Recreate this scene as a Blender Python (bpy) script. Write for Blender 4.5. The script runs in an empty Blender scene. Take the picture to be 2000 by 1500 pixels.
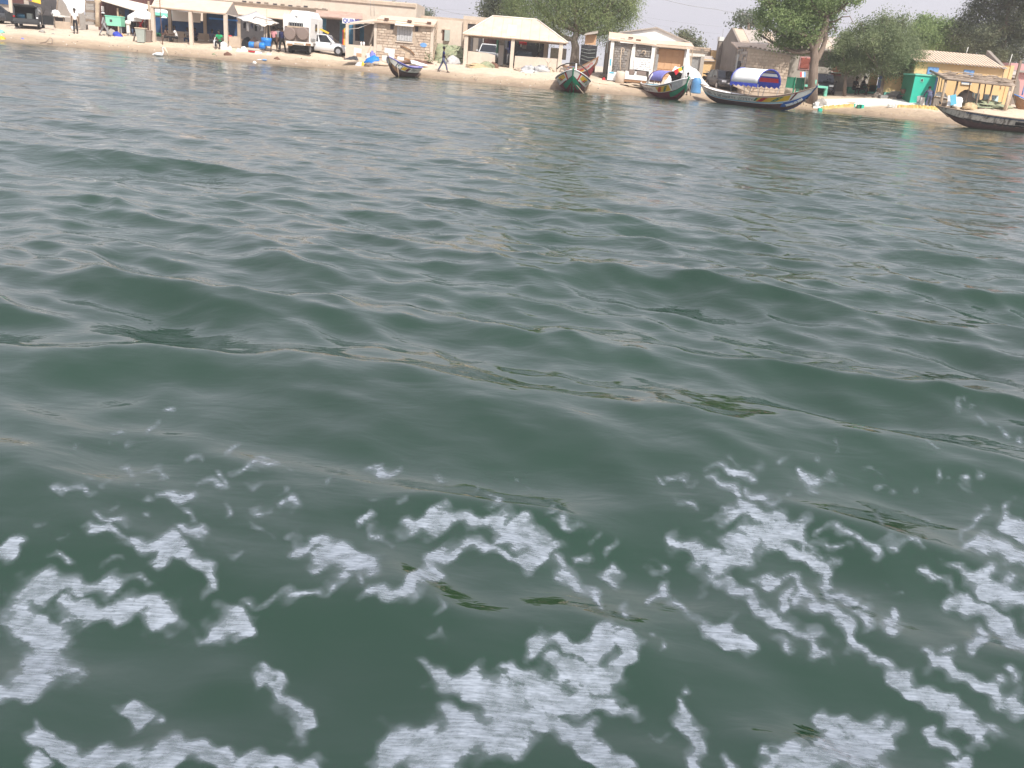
import bpy, bmesh, math, random
import numpy as np
from mathutils import Vector, Matrix, Euler
random.seed(7); rng = np.random.default_rng(7)
D = bpy.data; SC = bpy.context.scene; COL = SC.collection
PI = math.pi; R = math.radians

# ---------------------------------------------------------------- camera
F_PX = 1750.0; EYE = 1.8
TILT = 0.085; ROLL = math.atan(TILT)
PITCH = math.atan((750 - (104 + 135 * TILT)) * math.cos(ROLL) / F_PX)
fwd = Vector((0, math.cos(PITCH), -math.sin(PITCH)))
r0 = Vector((1, 0, 0)); u0 = r0.cross(fwd)
cright = r0 * math.cos(ROLL) + u0 * math.sin(ROLL)
cup = -r0 * math.sin(ROLL) + u0 * math.cos(ROLL)
cam_d = D.cameras.new('camera'); cam = D.objects.new('camera', cam_d); COL.objects.link(cam)
cam.matrix_world = Matrix(((cright.x, cup.x, -fwd.x, 0), (cright.y, cup.y, -fwd.y, 0), (cright.z, cup.z, -fwd.z, EYE), (0, 0, 0, 1)))
cam_d.sensor_width = 36; cam_d.lens = 36 * F_PX / 2000; cam_d.clip_start = 0.05; cam_d.clip_end = 6000
SC.camera = cam

def at(px, py, Y):
    "photo pixel (2000 x 1500) on the upright plane at depth Y -> (X, Z)"
    r = fwd * F_PX + cright * (px - 1000) - cup * (py - 750)
    t = Y / r.y
    return r.x * t, EYE + r.z * t
def xat(px, Y, z=1.5):
    "X of the photo column px at depth Y and height z"
    x, zz = at(px, 100, Y)
    for _ in range(4):
        r = proj(x, Y, z); x += (px - r[0]) / (F_PX / Y) * 1.0
    return x
def proj(X, Y, Z):
    v = Vector((X, Y, Z - EYE)); k = F_PX / v.dot(fwd)
    return 1000 + v.dot(cright) * k, 750 - v.dot(cup) * k

# ---------------------------------------------------------------- world, sun, exposure
SUN_EL, SUN_AZ = R(50), R(152)       # azimuth clockwise from +Y: behind the camera, to the right
w = D.worlds.new('World'); SC.world = w; w.use_nodes = True
nt = w.node_tree; nt.nodes.clear()
sky = nt.nodes.new('ShaderNodeTexSky'); sky.sky_type = 'NISHITA'; sky.sun_disc = False
sky.sun_elevation = SUN_EL; sky.sun_rotation = SUN_AZ; sky.air_density = 1.6; sky.dust_density = 6.0; sky.ozone_density = 1.0
mixn = nt.nodes.new('ShaderNodeMix'); mixn.data_type = 'RGBA'; mixn.inputs[0].default_value = 0.66
mixn.inputs[7].default_value = (6.9, 6.75, 7.7, 1)     # milky harmattan haze over the whole sky
bg = nt.nodes.new('ShaderNodeBackground'); bg.inputs[1].default_value = 0.1
wo = nt.nodes.new('ShaderNodeOutputWorld')
nt.links.new(sky.outputs[0], mixn.inputs[6]); nt.links.new(mixn.outputs[2], bg.inputs[0]); nt.links.new(bg.outputs[0], wo.inputs[0])
sl = D.lights.new('sun', 'SUN'); sl.energy = 3.6; sl.angle = R(1.0); sl.color = (1.0, 0.955, 0.88)
sun = D.objects.new('sun', sl); COL.objects.link(sun)
sd = Vector((math.cos(SUN_EL) * math.sin(SUN_AZ), math.cos(SUN_EL) * math.cos(SUN_AZ), math.sin(SUN_EL)))
sun.rotation_euler = sd.to_track_quat('Z', 'Y').to_euler(); sun.location = (0, 0, 40)
SC.view_settings.view_transform = 'Standard'; SC.view_settings.look = 'None'
SC.view_settings.gamma = 1; SC.view_settings.use_curve_mapping = False
SC.view_settings.exposure = 0.57
SC.render.engine = 'CYCLES'
SC.cycles.max_bounces = 6; SC.cycles.transparent_max_bounces = 8; SC.cycles.use_denoising = True

# ---------------------------------------------------------------- material helpers
MATS = {}
def mat(name, col, rough=0.8, var=0.0, scale=3.0, bump=0.0, bscale=None, metal=0.0, spec=0.4, col2=None, stretch=(1, 1, 1), thresh=None, coat=0.0):
    "a principled material whose colour is broken up by noise; col2 is a second tone (stain, dust) mixed in by noise"
    if name in MATS: return MATS[name]
    m = D.materials.new(name); m.use_nodes = True; n = m.node_tree.nodes; l = m.node_tree.links
    b = n['Principled BSDF']; b.inputs['Roughness'].default_value = rough; b.inputs['Metallic'].default_value = metal
    b.inputs['Specular IOR Level'].default_value = spec; b.inputs['Base Color'].default_value = (*col, 1); b.inputs['Coat Weight'].default_value = coat
    m.diffuse_color = (*col, 1)
    if var or col2 or bump:
        tc = n.new('ShaderNodeTexCoord'); mp = n.new('ShaderNodeMapping'); mp.inputs['Scale'].default_value = stretch
        l.new(tc.outputs['Object'], mp.inputs[0])
        nz = n.new('ShaderNodeTexNoise'); nz.inputs['Scale'].default_value = scale; nz.inputs['Detail'].default_value = 6; nz.inputs['Roughness'].default_value = 0.65
        l.new(mp.outputs[0], nz.inputs['Vector'])
        rp = n.new('ShaderNodeValToRGB'); t = thresh or (0.3, 0.7)
        rp.color_ramp.elements[0].position = t[0]; rp.color_ramp.elements[1].position = t[1]
        c2 = col2 or tuple(min(1, c * (1 + var)) for c in col); c1 = col if col2 else tuple(c * (1 - var) for c in col)
        rp.color_ramp.elements[0].color = (*c1, 1); rp.color_ramp.elements[1].color = (*c2, 1)
        l.new(nz.outputs[0], rp.inputs[0]); src = rp.outputs[0]
        if col2 and var:
            n2 = n.new('ShaderNodeTexNoise'); n2.inputs['Scale'].default_value = scale * 5; n2.inputs['Detail'].default_value = 4
            l.new(mp.outputs[0], n2.inputs['Vector'])
            mr = n.new('ShaderNodeMapRange'); mr.inputs[3].default_value = 1 - var; mr.inputs[4].default_value = 1 + var
            l.new(n2.outputs[0], mr.inputs[0])
            mx = n.new('ShaderNodeVectorMath'); mx.operation = 'SCALE'; l.new(src, mx.inputs[0]); l.new(mr.outputs[0], mx.inputs[3]); src = mx.outputs[0]
        l.new(src, b.inputs['Base Color'])
        if bump:
            nb = n.new('ShaderNodeTexNoise'); nb.inputs['Scale'].default_value = bscale or scale * 4; nb.inputs['Detail'].default_value = 5
            l.new(mp.outputs[0], nb.inputs['Vector'])
            bp = n.new('ShaderNodeBump'); bp.inputs['Strength'].default_value = 1; bp.inputs['Distance'].default_value = bump
            l.new(nb.outputs[0], bp.inputs['Height']); l.new(bp.outputs[0], b.inputs['Normal'])
    MATS[name] = m
    return m

def np_mesh(name, co, faces, smooth=True):
    me = D.meshes.new(name); n = len(co); nf = len(faces); k = faces.shape[1]
    me.vertices.add(n); me.vertices.foreach_set('co', np.asarray(co, np.float32).ravel())
    me.loops.add(nf * k); me.loops.foreach_set('vertex_index', faces.astype(np.int32).ravel())
    me.polygons.add(nf); me.polygons.foreach_set('loop_start', np.arange(0, nf * k, k, dtype=np.int32)); me.polygons.foreach_set('loop_total', np.full(nf, k, np.int32))
    me.polygons.foreach_set('use_smooth', np.full(nf, smooth)); me.update(calc_edges=True)
    return me
def struct(name, me, m):
    o = D.objects.new(name, me); COL.objects.link(o); me.materials.append(m); o['kind'] = 'structure'; return o

# ---------------------------------------------------------------- water
# shoreline: depth of the water's edge against X
SHORE_PX = [(0, 81), (250, 101), (450, 119), (660, 135), (880, 157), (1080, 175), (1253, 188), (1400, 199), (1600, 216), (1826, 239), (2000, 256)]
SX, SY = [-600, -60], [66, 69]
for a_, b_ in SHORE_PX:
    r_ = fwd * F_PX + cright * (a_ - 1000) - cup * (b_ - 750); t_ = -EYE / r_.z; SX.append(r_.x * t_); SY.append(r_.y * t_)
SX += [50, 600]; SY += [60, 56]
def shore(x): return np.interp(x, SX, SY)
PS = [-40, -3, 0, 1, 3, 5, 8, 12, 25, 60, 5000]
PZ = [-3, -0.35, 0, 0.24, 0.58, 0.86, 1.1, 1.22, 1.34, 1.5, 1.5]
def ground(x, y): return float(np.interp(y - shore(x), PS, PZ) * (np.interp(x, [-10, 5, 15, 26], [1, 1, 1.06, 1.25]) if y > shore(x) else 1))

WAVES = []
def add_waves(n, l0, l1, amp, mean, spread):
    for i in range(n):
        L = l0 * (l1 / l0) ** rng.random(); th = mean + spread * rng.normal()
        a = amp * L * (0.5 + rng.random())
        WAVES.append((2 * PI / L, th, a, rng.random() * 2 * PI))
add_waves(4, 2.6, 4.2, 0.0060, R(-84), R(24))
add_waves(22, 0.8, 2.0, 0.0070, R(-102), R(45))
add_waves(44, 0.35, 0.8, 0.0044, R(-106), R(45))
add_waves(26, 0.22, 0.5, 0.0034, R(-116), R(24))
# swells and wake crests near the boat: (x, y, height, wavelength, heading, half-length, half-width)
PACKETS = [(-2.0, 6.4, .075, 1.7, R(-96), 1.5, 1.3), (-2.6, 4.75, .045, 1.3, R(-80), 1.0, .8), (2.3, 4.5, .045, 1.3, R(-104), .9, .6), (.1, 3.45, .042, 1.1, R(-92), 1.0, .45), (1.5, 3.5, .036, 1.1, R(-110), .8, .4),
           (1.3, 8.2, .07, 1.8, R(-100), 1.3, 1.3), (-1.0, 9.2, .06, 1.6, R(-110), 1.2, 1.2), (-5.5, 13, .08, 2.2, R(-95), 1.8, 1.6), (5.0, 10.5, .07, 1.9, R(-100), 1.3, 1.2), (.4, 2.6, .022, 1.0, R(-85), .8, .4)]
add_waves(44, 0.13, 0.4, 0.0017, R(-100), R(50))

def water_displace(x, y, spacing, calm):
    z = np.zeros_like(x); dx = np.zeros_like(x); dy = np.zeros_like(x)
    for k, th, a, ph in WAVES:
        L = 2 * PI / k
        att = np.clip((L / spacing - 2.2) / 2.5, 0, 1)
        c, s = math.cos(th), math.sin(th)
        p = k * (x * c + y * s) + ph
        aa = a * att; sp = np.sin(p)
        z += aa * np.cos(p); dx -= 0.75 * aa * c * sp; dy -= 0.75 * aa * s * sp
    dx *= calm; dy *= calm; z *= calm
    for cx, cy, a, L, th, hl, hw in PACKETS:
        c, s = math.cos(th), math.sin(th); u = (x - cx) * c + (y - cy) * s; v = -(x - cx) * s + (y - cy) * c; k = 2 * PI / L
        g = a * np.exp(-(u / hw) ** 2 - (v / hl) ** 2); p = k * u + .25 * np.sin(v * 2.3); z += g * np.cos(p); dx -= .8 * g * c * np.sin(p); dy -= .8 * g * s * np.sin(p)
    return dx, dy, z

FOAM = [  # strokes of foam left by the passing boat: photo pixel points with radius
 'L 100,800,60 250,790,60 400,790,40 560,770,14', 'L 100,900,90 150,1000,100 200,1080,110 130,1150,70 40,1210,40 0,1240,30',
 'L 300,900,60 450,880,50 550,870,40 650,900,80 650,960,50', 'L 780,990,30 820,975,50 920,930,60 960,990,40',
 'L 480,610,30 600,630,30 700,640,50 650,670,35', 'L 700,650,30 780,720,35 820,780,35 830,820,18', 'L 700,568,16 760,560,35 800,590,25',
 'L 1150,635,30 1250,640,30 1350,650,60 1400,690,70 1280,690,50', 'L 1330,760,20 1250,800,15 1100,840,18 960,855,18',
 'L 1470,580,20 1500,600,20 1515,620,18', 'L 1415,535,24', 'L 1580,600,20 1650,540,40 1750,500,30', 'L 1700,540,45 1850,530,35 1950,530,40 2000,600,30',
 'L 1460,820,40 1600,800,35 1700,740,50 1700,680,50 1800,640,30 1950,640,25 2000,670,20',
 'L 1010,1140,35 1060,1150,25 1120,1230,35 1160,1300,45 1190,1370,35', 'L 530,1310,50 510,1280,40', 'L 600,1340,14',
 'L 170,1340,35 190,1400,60 250,1460,50 350,1480,60 500,1470,60 650,1440,60 780,1430,55 900,1480,50 1050,1490,40 1200,1490,40', 'L 130,1500,50',
 'L 1660,1110,25 1720,1170,50 1850,1180,80 1950,1250,110', 'L 1750,1310,60 1850,1380,110 1990,1350,100', 'L 1850,1380,100 1600,1420,100 1500,1450,70', 'L 1700,1480,100', 'L 1980,1110,30',
 'L 75,640,30 0,655,26', 'L 230,670,22', 'L 140,540,18', 'L 240,435,12 300,410,20 340,400,8', 'L 390,380,14', 'L 700,320,8 750,308,12 780,305,8', 'L 540,338,8 590,330,16 640,340,6',
 'L 950,328,8 1010,332,18 1080,318,12', 'L 1460,325,14 1520,335,22 1600,340,8', 'L 1935,460,32', 'L 1130,475,18 1170,478,20', 'L 1010,495,22 1060,482,12', 'L 1020,558,22', 'L 590,530,18',
 'L 380,520,14 450,522,12 510,525,10', 'L 720,495,20', 'L 640,430,10 700,428,24 770,432,18', 'L 810,403,10 870,398,12', 'L 1530,435,12 1570,425,12', 'L 370,570,16 440,570,26', 'L 880,510,15',
 'L 870,262,9 900,262,8', 'L 440,190,16', 'L 525,220,12', 'L 645,108,11', 'L 600,185,10', 'L 425,252,8', 'L 280,240,8', 'L 500,362,12', 'L 520,410,8', 'L 450,465,12', 'L 590,460,12', 'L 410,692,12 470,700,10', 'L 1110,590,12', 'L 1730,970,16', 'L 1705,880,12', 'L 980,385,10', 'L 1100,425,16', 'L 890,362,12', 'L 270,580,10', 'L 1290,378,10', 'L 1450,466,10', 'L 1700,382,14', 'L 1880,395,12', 'L 905,660,10', 'L 1400,780,16',
 'R 0,560,50 80,600,60 130,640,40 30,690,40', 'R 150,700,25 220,750,20 280,820,25 340,880,10', 'R 215,515,20 250,545,20', 'R 160,480,12', 'R 50,380,12', 'R 140,450,15', 'R 270,680,25 310,690,12', 'R 380,750,30 405,718,18',
 'R 390,635,17', 'R 535,740,18', 'R 565,708,12', 'R 600,815,32 570,860,18', 'R 640,870,14 700,930,14 740,930,25', 'R 740,940,30 850,960,45 900,1010,40 850,1000,35 780,980,20', 'R 440,860,20 480,885,20',
 'R 650,620,30 720,680,50 800,720,60 900,660,70', 'R 830,620,50 1000,600,80 1100,570,60 1050,520,30 950,510,40 800,518,18', 'R 770,380,14 850,430,20 920,480,30 960,520,40', 'R 800,335,14 870,350,30 930,352,14',
 'R 910,408,12 970,450,28 1040,440,22', 'R 1120,325,12 1170,390,28 1240,365,24', 'R 1170,390,22 1180,440,14', 'R 1050,640,40 1150,670,50 1220,720,25', 'R 1150,600,14 1300,650,6',
 'R 960,760,25 1080,775,22 1150,850,30 1250,900,35 1320,970,35 1350,1030,25 1450,1100,40 1550,1170,50 1650,1240,35 1750,1310,35 1850,1370,40', 'R 850,800,35 920,850,35 980,910,40 1050,920,50 1130,970,30 1200,1030,25 1260,1060,12',
 'R 1040,1010,28 1090,1060,14', 'R 1070,840,34', 'R 1190,740,20 1270,820,35 1330,830,20', 'R 1330,880,25 1400,930,30', 'R 1480,930,30 1520,970,25', 'R 1225,572,18 1330,580,32 1400,650,30 1410,680,20', 'R 1440,605,12 1570,635,20 1620,645,12',
 'R 1920,480,18 1980,550,50 2040,620,40', 'R 1790,630,25 1900,660,55 2020,690,40', 'R 1700,710,20 1800,750,45 1900,800,55 2020,860,50', 'R 1610,745,22 1700,800,14', 'R 1740,860,40 1850,900,50 1950,980,50 2020,1020,40', 'R 1820,1010,42',
 'R 1590,1070,22 1700,1100,50 1800,1160,38 1900,1210,36 2020,1280,36', 'R 1680,1030,26', 'R 1660,1375,48 1700,1400,35', 'R 1800,1410,32', 'R 1740,1480,48', 'R 1950,1150,32',
 'R 1230,1330,35 1350,1340,60 1450,1380,70', 'R 1100,1440,50 1250,1420,80 1400,1450,100', 'R 1020,1490,50 1200,1490,60', 'R 100,1020,40 200,1010,45 300,1050,60 400,980,40', 'R 430,1010,50 430,1100,50 350,1160,90 200,1130,80',
 'R 30,1130,50 100,1200,100 250,1250,60 450,1280,24 500,1290,14', 'R 0,1300,80 150,1330,70 250,1370,60 330,1430,50 400,1500,50', 'R 655,1190,12', 'R 670,1250,22 690,1350,35 700,1430,38 730,1500,34', 'R 530,970,14', 'R 580,1000,10', 'R 585,1372,18', 'R 860,1480,30',
 'R 1180,290,12', 'R 1245,255,8', 'R 1035,325,13', 'R 1400,345,11', 'R 1420,412,12', 'R 1255,328,9', 'R 1490,435,11', 'R 1585,405,13', 'R 1670,372,15', 'R 1725,372,10', 'R 1800,372,15', 'R 1465,525,11', 'R 1825,470,14', 'R 1835,520,16 1780,575,10', 'R 1850,330,10', 'R 1740,103,13', 'R 1760,77,8', 'R 1820,92,9', 'R 1895,190,15', 'R 1965,222,17', 'R 1845,155,8', 'R 1645,238,8', 'R 890,290,9', 'R 940,316,9', 'R 1110,445,8', 'R 650,358,16 700,370,8', 'R 605,385,10', 'R 620,460,10 700,475,10', 'R 1790,418,10', 'R 1600,525,10', 'R 300,600,10', 'R 760,800,10', 'R 1480,820,8', 'R 1380,845,10',
]
def foam_field(px, py):
    "signed foam amount at photo pixels (positive inside a patch)"
    out = np.full(px.shape, -9.0)
    wx = 13 * np.sin(py / 19 + px / 47) + 7 * np.sin(py / 8.3 - px / 15 + 1); wy = 9 * np.sin(px / 23 - py / 31 + 2) + 6 * np.sin(px / 9.7 + py / 13)
    px, py = px + wx, py + wy
    for s in FOAM:
        t = s.split(); ox = 0 if t[0] == 'L' else 1000
        pts = [tuple(float(v) for v in q.split(',')) for q in t[1:]]
        pts = [(ox + a / 2, 750 + b / 2, c / 2) for a, b, c in pts]
        if len(pts) == 1: pts = pts * 2
        for (ax, ay, ar), (bx, by, br) in zip(pts[:-1], pts[1:]):
            m = max(ar, br) + 70
            sel = (px > min(ax, bx) - m) & (px < max(ax, bx) + m) & (py > min(ay, by) - m) & (py < max(ay, by) + m)
            if not sel.any(): continue
            qx, qy = px[sel], py[sel]; ex, ey = bx - ax, by - ay; e2 = ex * ex + ey * ey + 1e-6
            tt = np.clip(((qx - ax) * ex + (qy - ay) * ey) / e2, 0, 1)
            # patches lie on the water, so they look flattened
            d = np.hypot(qx - ax - tt * ex, (qy - ay - tt * ey) * 1.15); r = ar + tt * (br - ar)
            out[sel] = np.maximum(out[sel], (r - d) / np.maximum(14, 0.55 * r))
    return out

def build_water():
    th_in = np.linspace(R(-46), R(46), 680); th_out = np.linspace(R(46), R(314), 122)[1:-1]
    th = np.concatenate([th_in, th_out]); nth = len(th)
    r1 = np.geomspace(0.5, 90, 900); r2 = np.geomspace(90, 2500, 26)[1:]; r = np.concatenate([r1, r2]); nr = len(r)
    TH, RR = np.meshgrid(th, r); x = (RR * np.sin(TH)).ravel(); y = (RR * np.cos(TH)).ravel(); rr = RR.ravel()
    inner = np.tile(np.arange(nth) < 680, nr)
    sp = np.where(inner, rr * 0.0062, rr * 0.05)
    # calm towards the beach
    calm = np.clip((shore(x) - y) / 8, 0.4, 1) * np.interp(rr, [2, 3.4, 4.6, 6.0, 9, 12, 26], [.6, .5, .5, .85, 1.0, 0.70, 0.52])
    dx, dy, z = water_displace(x, y, sp, calm); x2 = x + dx; y2 = y + dy
    co = np.stack([x2, y2, z], 1)
    i = np.arange(nr - 1)[:, None] * nth; j = np.arange(nth)[None, :]; jn = (j + 1) % nth
    f = np.stack([i + j, i + nth + j, i + nth + jn, i + jn], -1).reshape(-1, 4)[:, ::-1]
    # centre cap
    c = len(co); co = np.vstack([co, [[0, 0, 0]]])
    me = np_mesh('water', co, f)
    cap = D.meshes.new('cap'); 
    o = struct('water', me, water_mat())
    # foam: the same surface a few mm up, only where foam lies
    near = (rr < 9) & (rr > 0.7) & (y > 0.4)
    v = np.stack([x2, y2, z - EYE], 1)
    fw = np.array(fwd); k = F_PX / np.maximum(v @ fw, 0.1)
    px = 1000 + (v @ np.array(cright)) * k; py = 750 - (v @ np.array(cup)) * k
    ff = np.full(len(x), -9.0); ff[near] = foam_field(px[near], py[near])
    keep = (ff[f % len(x)] > -1.2).any(1) & near[np.minimum(f, len(x) - 1)].all(1)
    fk = f[keep]; used, inv = np.unique(fk, return_inverse=True)
    co2 = co[used].copy(); co2[:, 2] += 0.003
    me2 = np_mesh('foam', co2, inv.reshape(-1, 4))
    at_ = me2.attributes.new('foam', 'FLOAT', 'POINT'); at_.data.foreach_set('value', np.clip(ff[used], -2, 2).astype(np.float32))
    fo = D.objects.new('foam', me2); COL.objects.link(fo); me2.materials.append(foam_mat()); fo['kind'] = 'stuff'
    fo['label'] = 'white foam patches and bubbles drifting on the near green water'; fo['category'] = 'foam'
    print('water faces', len(f), 'foam faces', len(fk))

def water_mat():
    m = D.materials.new('green_sea_water'); m.use_nodes = True; n = m.node_tree.nodes; l = m.node_tree.links
    b = n['Principled BSDF']; b.inputs['IOR'].default_value = 1.7; b.inputs['Roughness'].default_value = 0.035
    b.inputs['Specular IOR Level'].default_value = 0.5
    tc = n.new('ShaderNodeTexCoord')
    nz = n.new('ShaderNodeTexNoise'); nz.inputs['Scale'].default_value = 0.25; nz.inputs['Detail'].default_value = 4
    l.new(tc.outputs['Object'], nz.inputs['Vector'])
    rp = n.new('ShaderNodeValToRGB'); rp.color_ramp.elements[0].color = (0.0034, 0.0245, 0.0100, 1); rp.color_ramp.elements[1].color = (0.0062, 0.0335, 0.0155, 1)
    rp.color_ramp.elements[0].position = .35; rp.color_ramp.elements[1].position = .7
    l.new(nz.outputs[0], rp.inputs[0]); l.new(rp.outputs[0], b.inputs['Base Color'])
    # wind ripples too small for the mesh
    last = None
    sep = n.new('ShaderNodeSeparateXYZ'); l.new(tc.outputs['Object'], sep.inputs[0])
    for sc_, st, dist, far_ in ((1.0, (0.45, 1.0, 1), 0.002, 0.07), (2.6, (0.6, 1.0, 1), 0.009, 0.046), (7.5, (0.5, 1.0, 1), 0.0034, 0.014), (22.0, (0.55, 1, 1), 0.0008, 0.0022)):
        mp = n.new('ShaderNodeMapping'); mp.inputs['Scale'].default_value = st; mp.inputs['Rotation'].default_value = (0, 0, R(6))
        l.new(tc.outputs['Object'], mp.inputs[0])
        q = n.new('ShaderNodeTexNoise'); q.inputs['Scale'].default_value = sc_; q.inputs['Detail'].default_value = 3; q.inputs['Roughness'].default_value = 0.5
        q.inputs['Distortion'].default_value = 0.6
        l.new(mp.outputs[0], q.inputs['Vector'])
        bp = n.new('ShaderNodeBump'); bp.inputs['Strength'].default_value = 1.0
        mr = n.new('ShaderNodeMapRange'); mr.inputs[1].default_value = 4; mr.inputs[2].default_value = 20; mr.inputs[3].default_value = dist; mr.inputs[4].default_value = far_; l.new(sep.outputs[1], mr.inputs[0]); l.new(mr.outputs[0], bp.inputs['Distance'])
        l.new(q.outputs[0], bp.inputs['Height'])
        if last is not None: l.new(last.outputs[0], bp.inputs['Normal'])
        last = bp
    mr = n.new('ShaderNodeMapRange'); mr.inputs[1].default_value = 5; mr.inputs[2].default_value = 30; mr.inputs[3].default_value = 0.03; mr.inputs[4].default_value = 0.09; l.new(sep.outputs[1], mr.inputs[0]); l.new(mr.outputs[0], b.inputs['Roughness'])
    l.new(last.outputs[0], b.inputs['Normal'])
    return m

def foam_mat():
    m = D.materials.new('sea_foam'); m.use_nodes = True; n = m.node_tree.nodes; l = m.node_tree.links
    b = n['Principled BSDF']; b.inputs['Roughness'].default_value = 0.7; b.inputs['Specular IOR Level'].default_value = 0.3
    a = n.new('ShaderNodeAttribute'); a.attribute_name = 'foam'
    tc = n.new('ShaderNodeTexCoord')
    def noise(s, det=4, st=(1, 1, 1), ro=0.6):
        mp = n.new('ShaderNodeMapping'); mp.inputs['Scale'].default_value = st; l.new(tc.outputs['Object'], mp.inputs[0])
        q = n.new('ShaderNodeTexNoise'); q.inputs['Scale'].default_value = s; q.inputs['Detail'].default_value = det; q.inputs['Roughness'].default_value = ro
        l.new(mp.outputs[0], q.inputs['Vector']); return q.outputs[0]
    def math_(op, x, y=None, clamp=False):
        q = n.new('ShaderNodeMath'); q.operation = op; q.use_clamp = clamp
        for i, v in enumerate((x, y)):
            if v is None: continue
            if isinstance(v, (int, float)): q.inputs[i].default_value = v
            else: l.new(v, q.inputs[i])
        return q.outputs[0]
    # organic warp of the coordinates, then two nets of bubbles that close up towards the middle of a patch
    nw = n.new('ShaderNodeTexNoise'); nw.inputs['Scale'].default_value = 11; nw.inputs['Detail'].default_value = 4; l.new(tc.outputs['Object'], nw.inputs['Vector'])
    sc = n.new('ShaderNodeVectorMath'); sc.operation = 'SCALE'; sc.inputs[3].default_value = 0.09; l.new(nw.outputs['Color'], sc.inputs[0])
    wv = n.new('ShaderNodeVectorMath'); wv.operation = 'ADD'; l.new(tc.outputs['Object'], wv.inputs[0]); l.new(sc.outputs[0], wv.inputs[1])
    def net(s_, st=(0.7, 1, 1)):
        mp = n.new('ShaderNodeMapping'); mp.inputs['Scale'].default_value = st; l.new(wv.outputs[0], mp.inputs[0])
        q = n.new('ShaderNodeTexVoronoi'); q.feature = 'DISTANCE_TO_EDGE'; q.inputs['Scale'].default_value = s_; l.new(mp.outputs[0], q.inputs['Vector']); return q.outputs['Distance']
    n1 = math_('SUBTRACT', noise(7, 5), 0.5); n2 = math_('SUBTRACT', noise(30, 4), 0.5)
    s = math_('ADD', a.outputs['Fac'], math_('MULTIPLY', n1, 2.3)); s = math_('ADD', s, math_('MULTIPLY', n2, 0.7))
    web = math_('ADD', math_('MULTIPLY', s, 1.1), 0.15); web = math_('SUBTRACT', web, math_('MULTIPLY', net(11), 1.35)); web = math_('SUBTRACT', web, math_('MULTIPLY', net(36), 0.8))
    core = n.new('ShaderNodeMapRange'); core.interpolation_type = 'SMOOTHSTEP'; core.inputs[1].default_value = -0.2; core.inputs[2].default_value = 0.75; core.inputs[3].default_value = 0; core.inputs[4].default_value = 0.8; l.new(web, core.inputs[0])
    film = n.new('ShaderNodeMapRange'); film.interpolation_type = 'SMOOTHSTEP'; film.inputs[1].default_value = -0.7; film.inputs[2].default_value = 0.8; film.inputs[3].default_value = 0; film.inputs[4].default_value = 0.22; l.new(s, film.inputs[0])
    big = n.new('ShaderNodeMapRange'); big.inputs[1].default_value = 0.35; big.inputs[2].default_value = 0.62; big.inputs[3].default_value = 0.5; big.inputs[4].default_value = 1.0; l.new(noise(14, 5), big.inputs[0])
    fine = n.new('ShaderNodeMapRange'); fine.inputs[1].default_value = 0.35; fine.inputs[2].default_value = 0.65; fine.inputs[3].default_value = 0.6; fine.inputs[4].default_value = 1.0; l.new(noise(110, 3, (0.12, 1, 1)), fine.inputs[0])
    al = math_('MULTIPLY', core.outputs[0], big.outputs[0]); al = math_('MULTIPLY', al, fine.outputs[0]); al = math_('MAXIMUM', al, film.outputs[0])
    al = math_('MULTIPLY', al, 1.0, True)
    l.new(al, b.inputs['Alpha']); b.inputs['Base Color'].default_value = (0.37, 0.42, 0.49, 1)
    bp = n.new('ShaderNodeBump'); bp.inputs['Distance'].default_value = 0.004; l.new(noise(60, 4), bp.inputs['Height']); l.new(bp.outputs[0], b.inputs['Normal'])
    return m
build_water()

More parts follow.
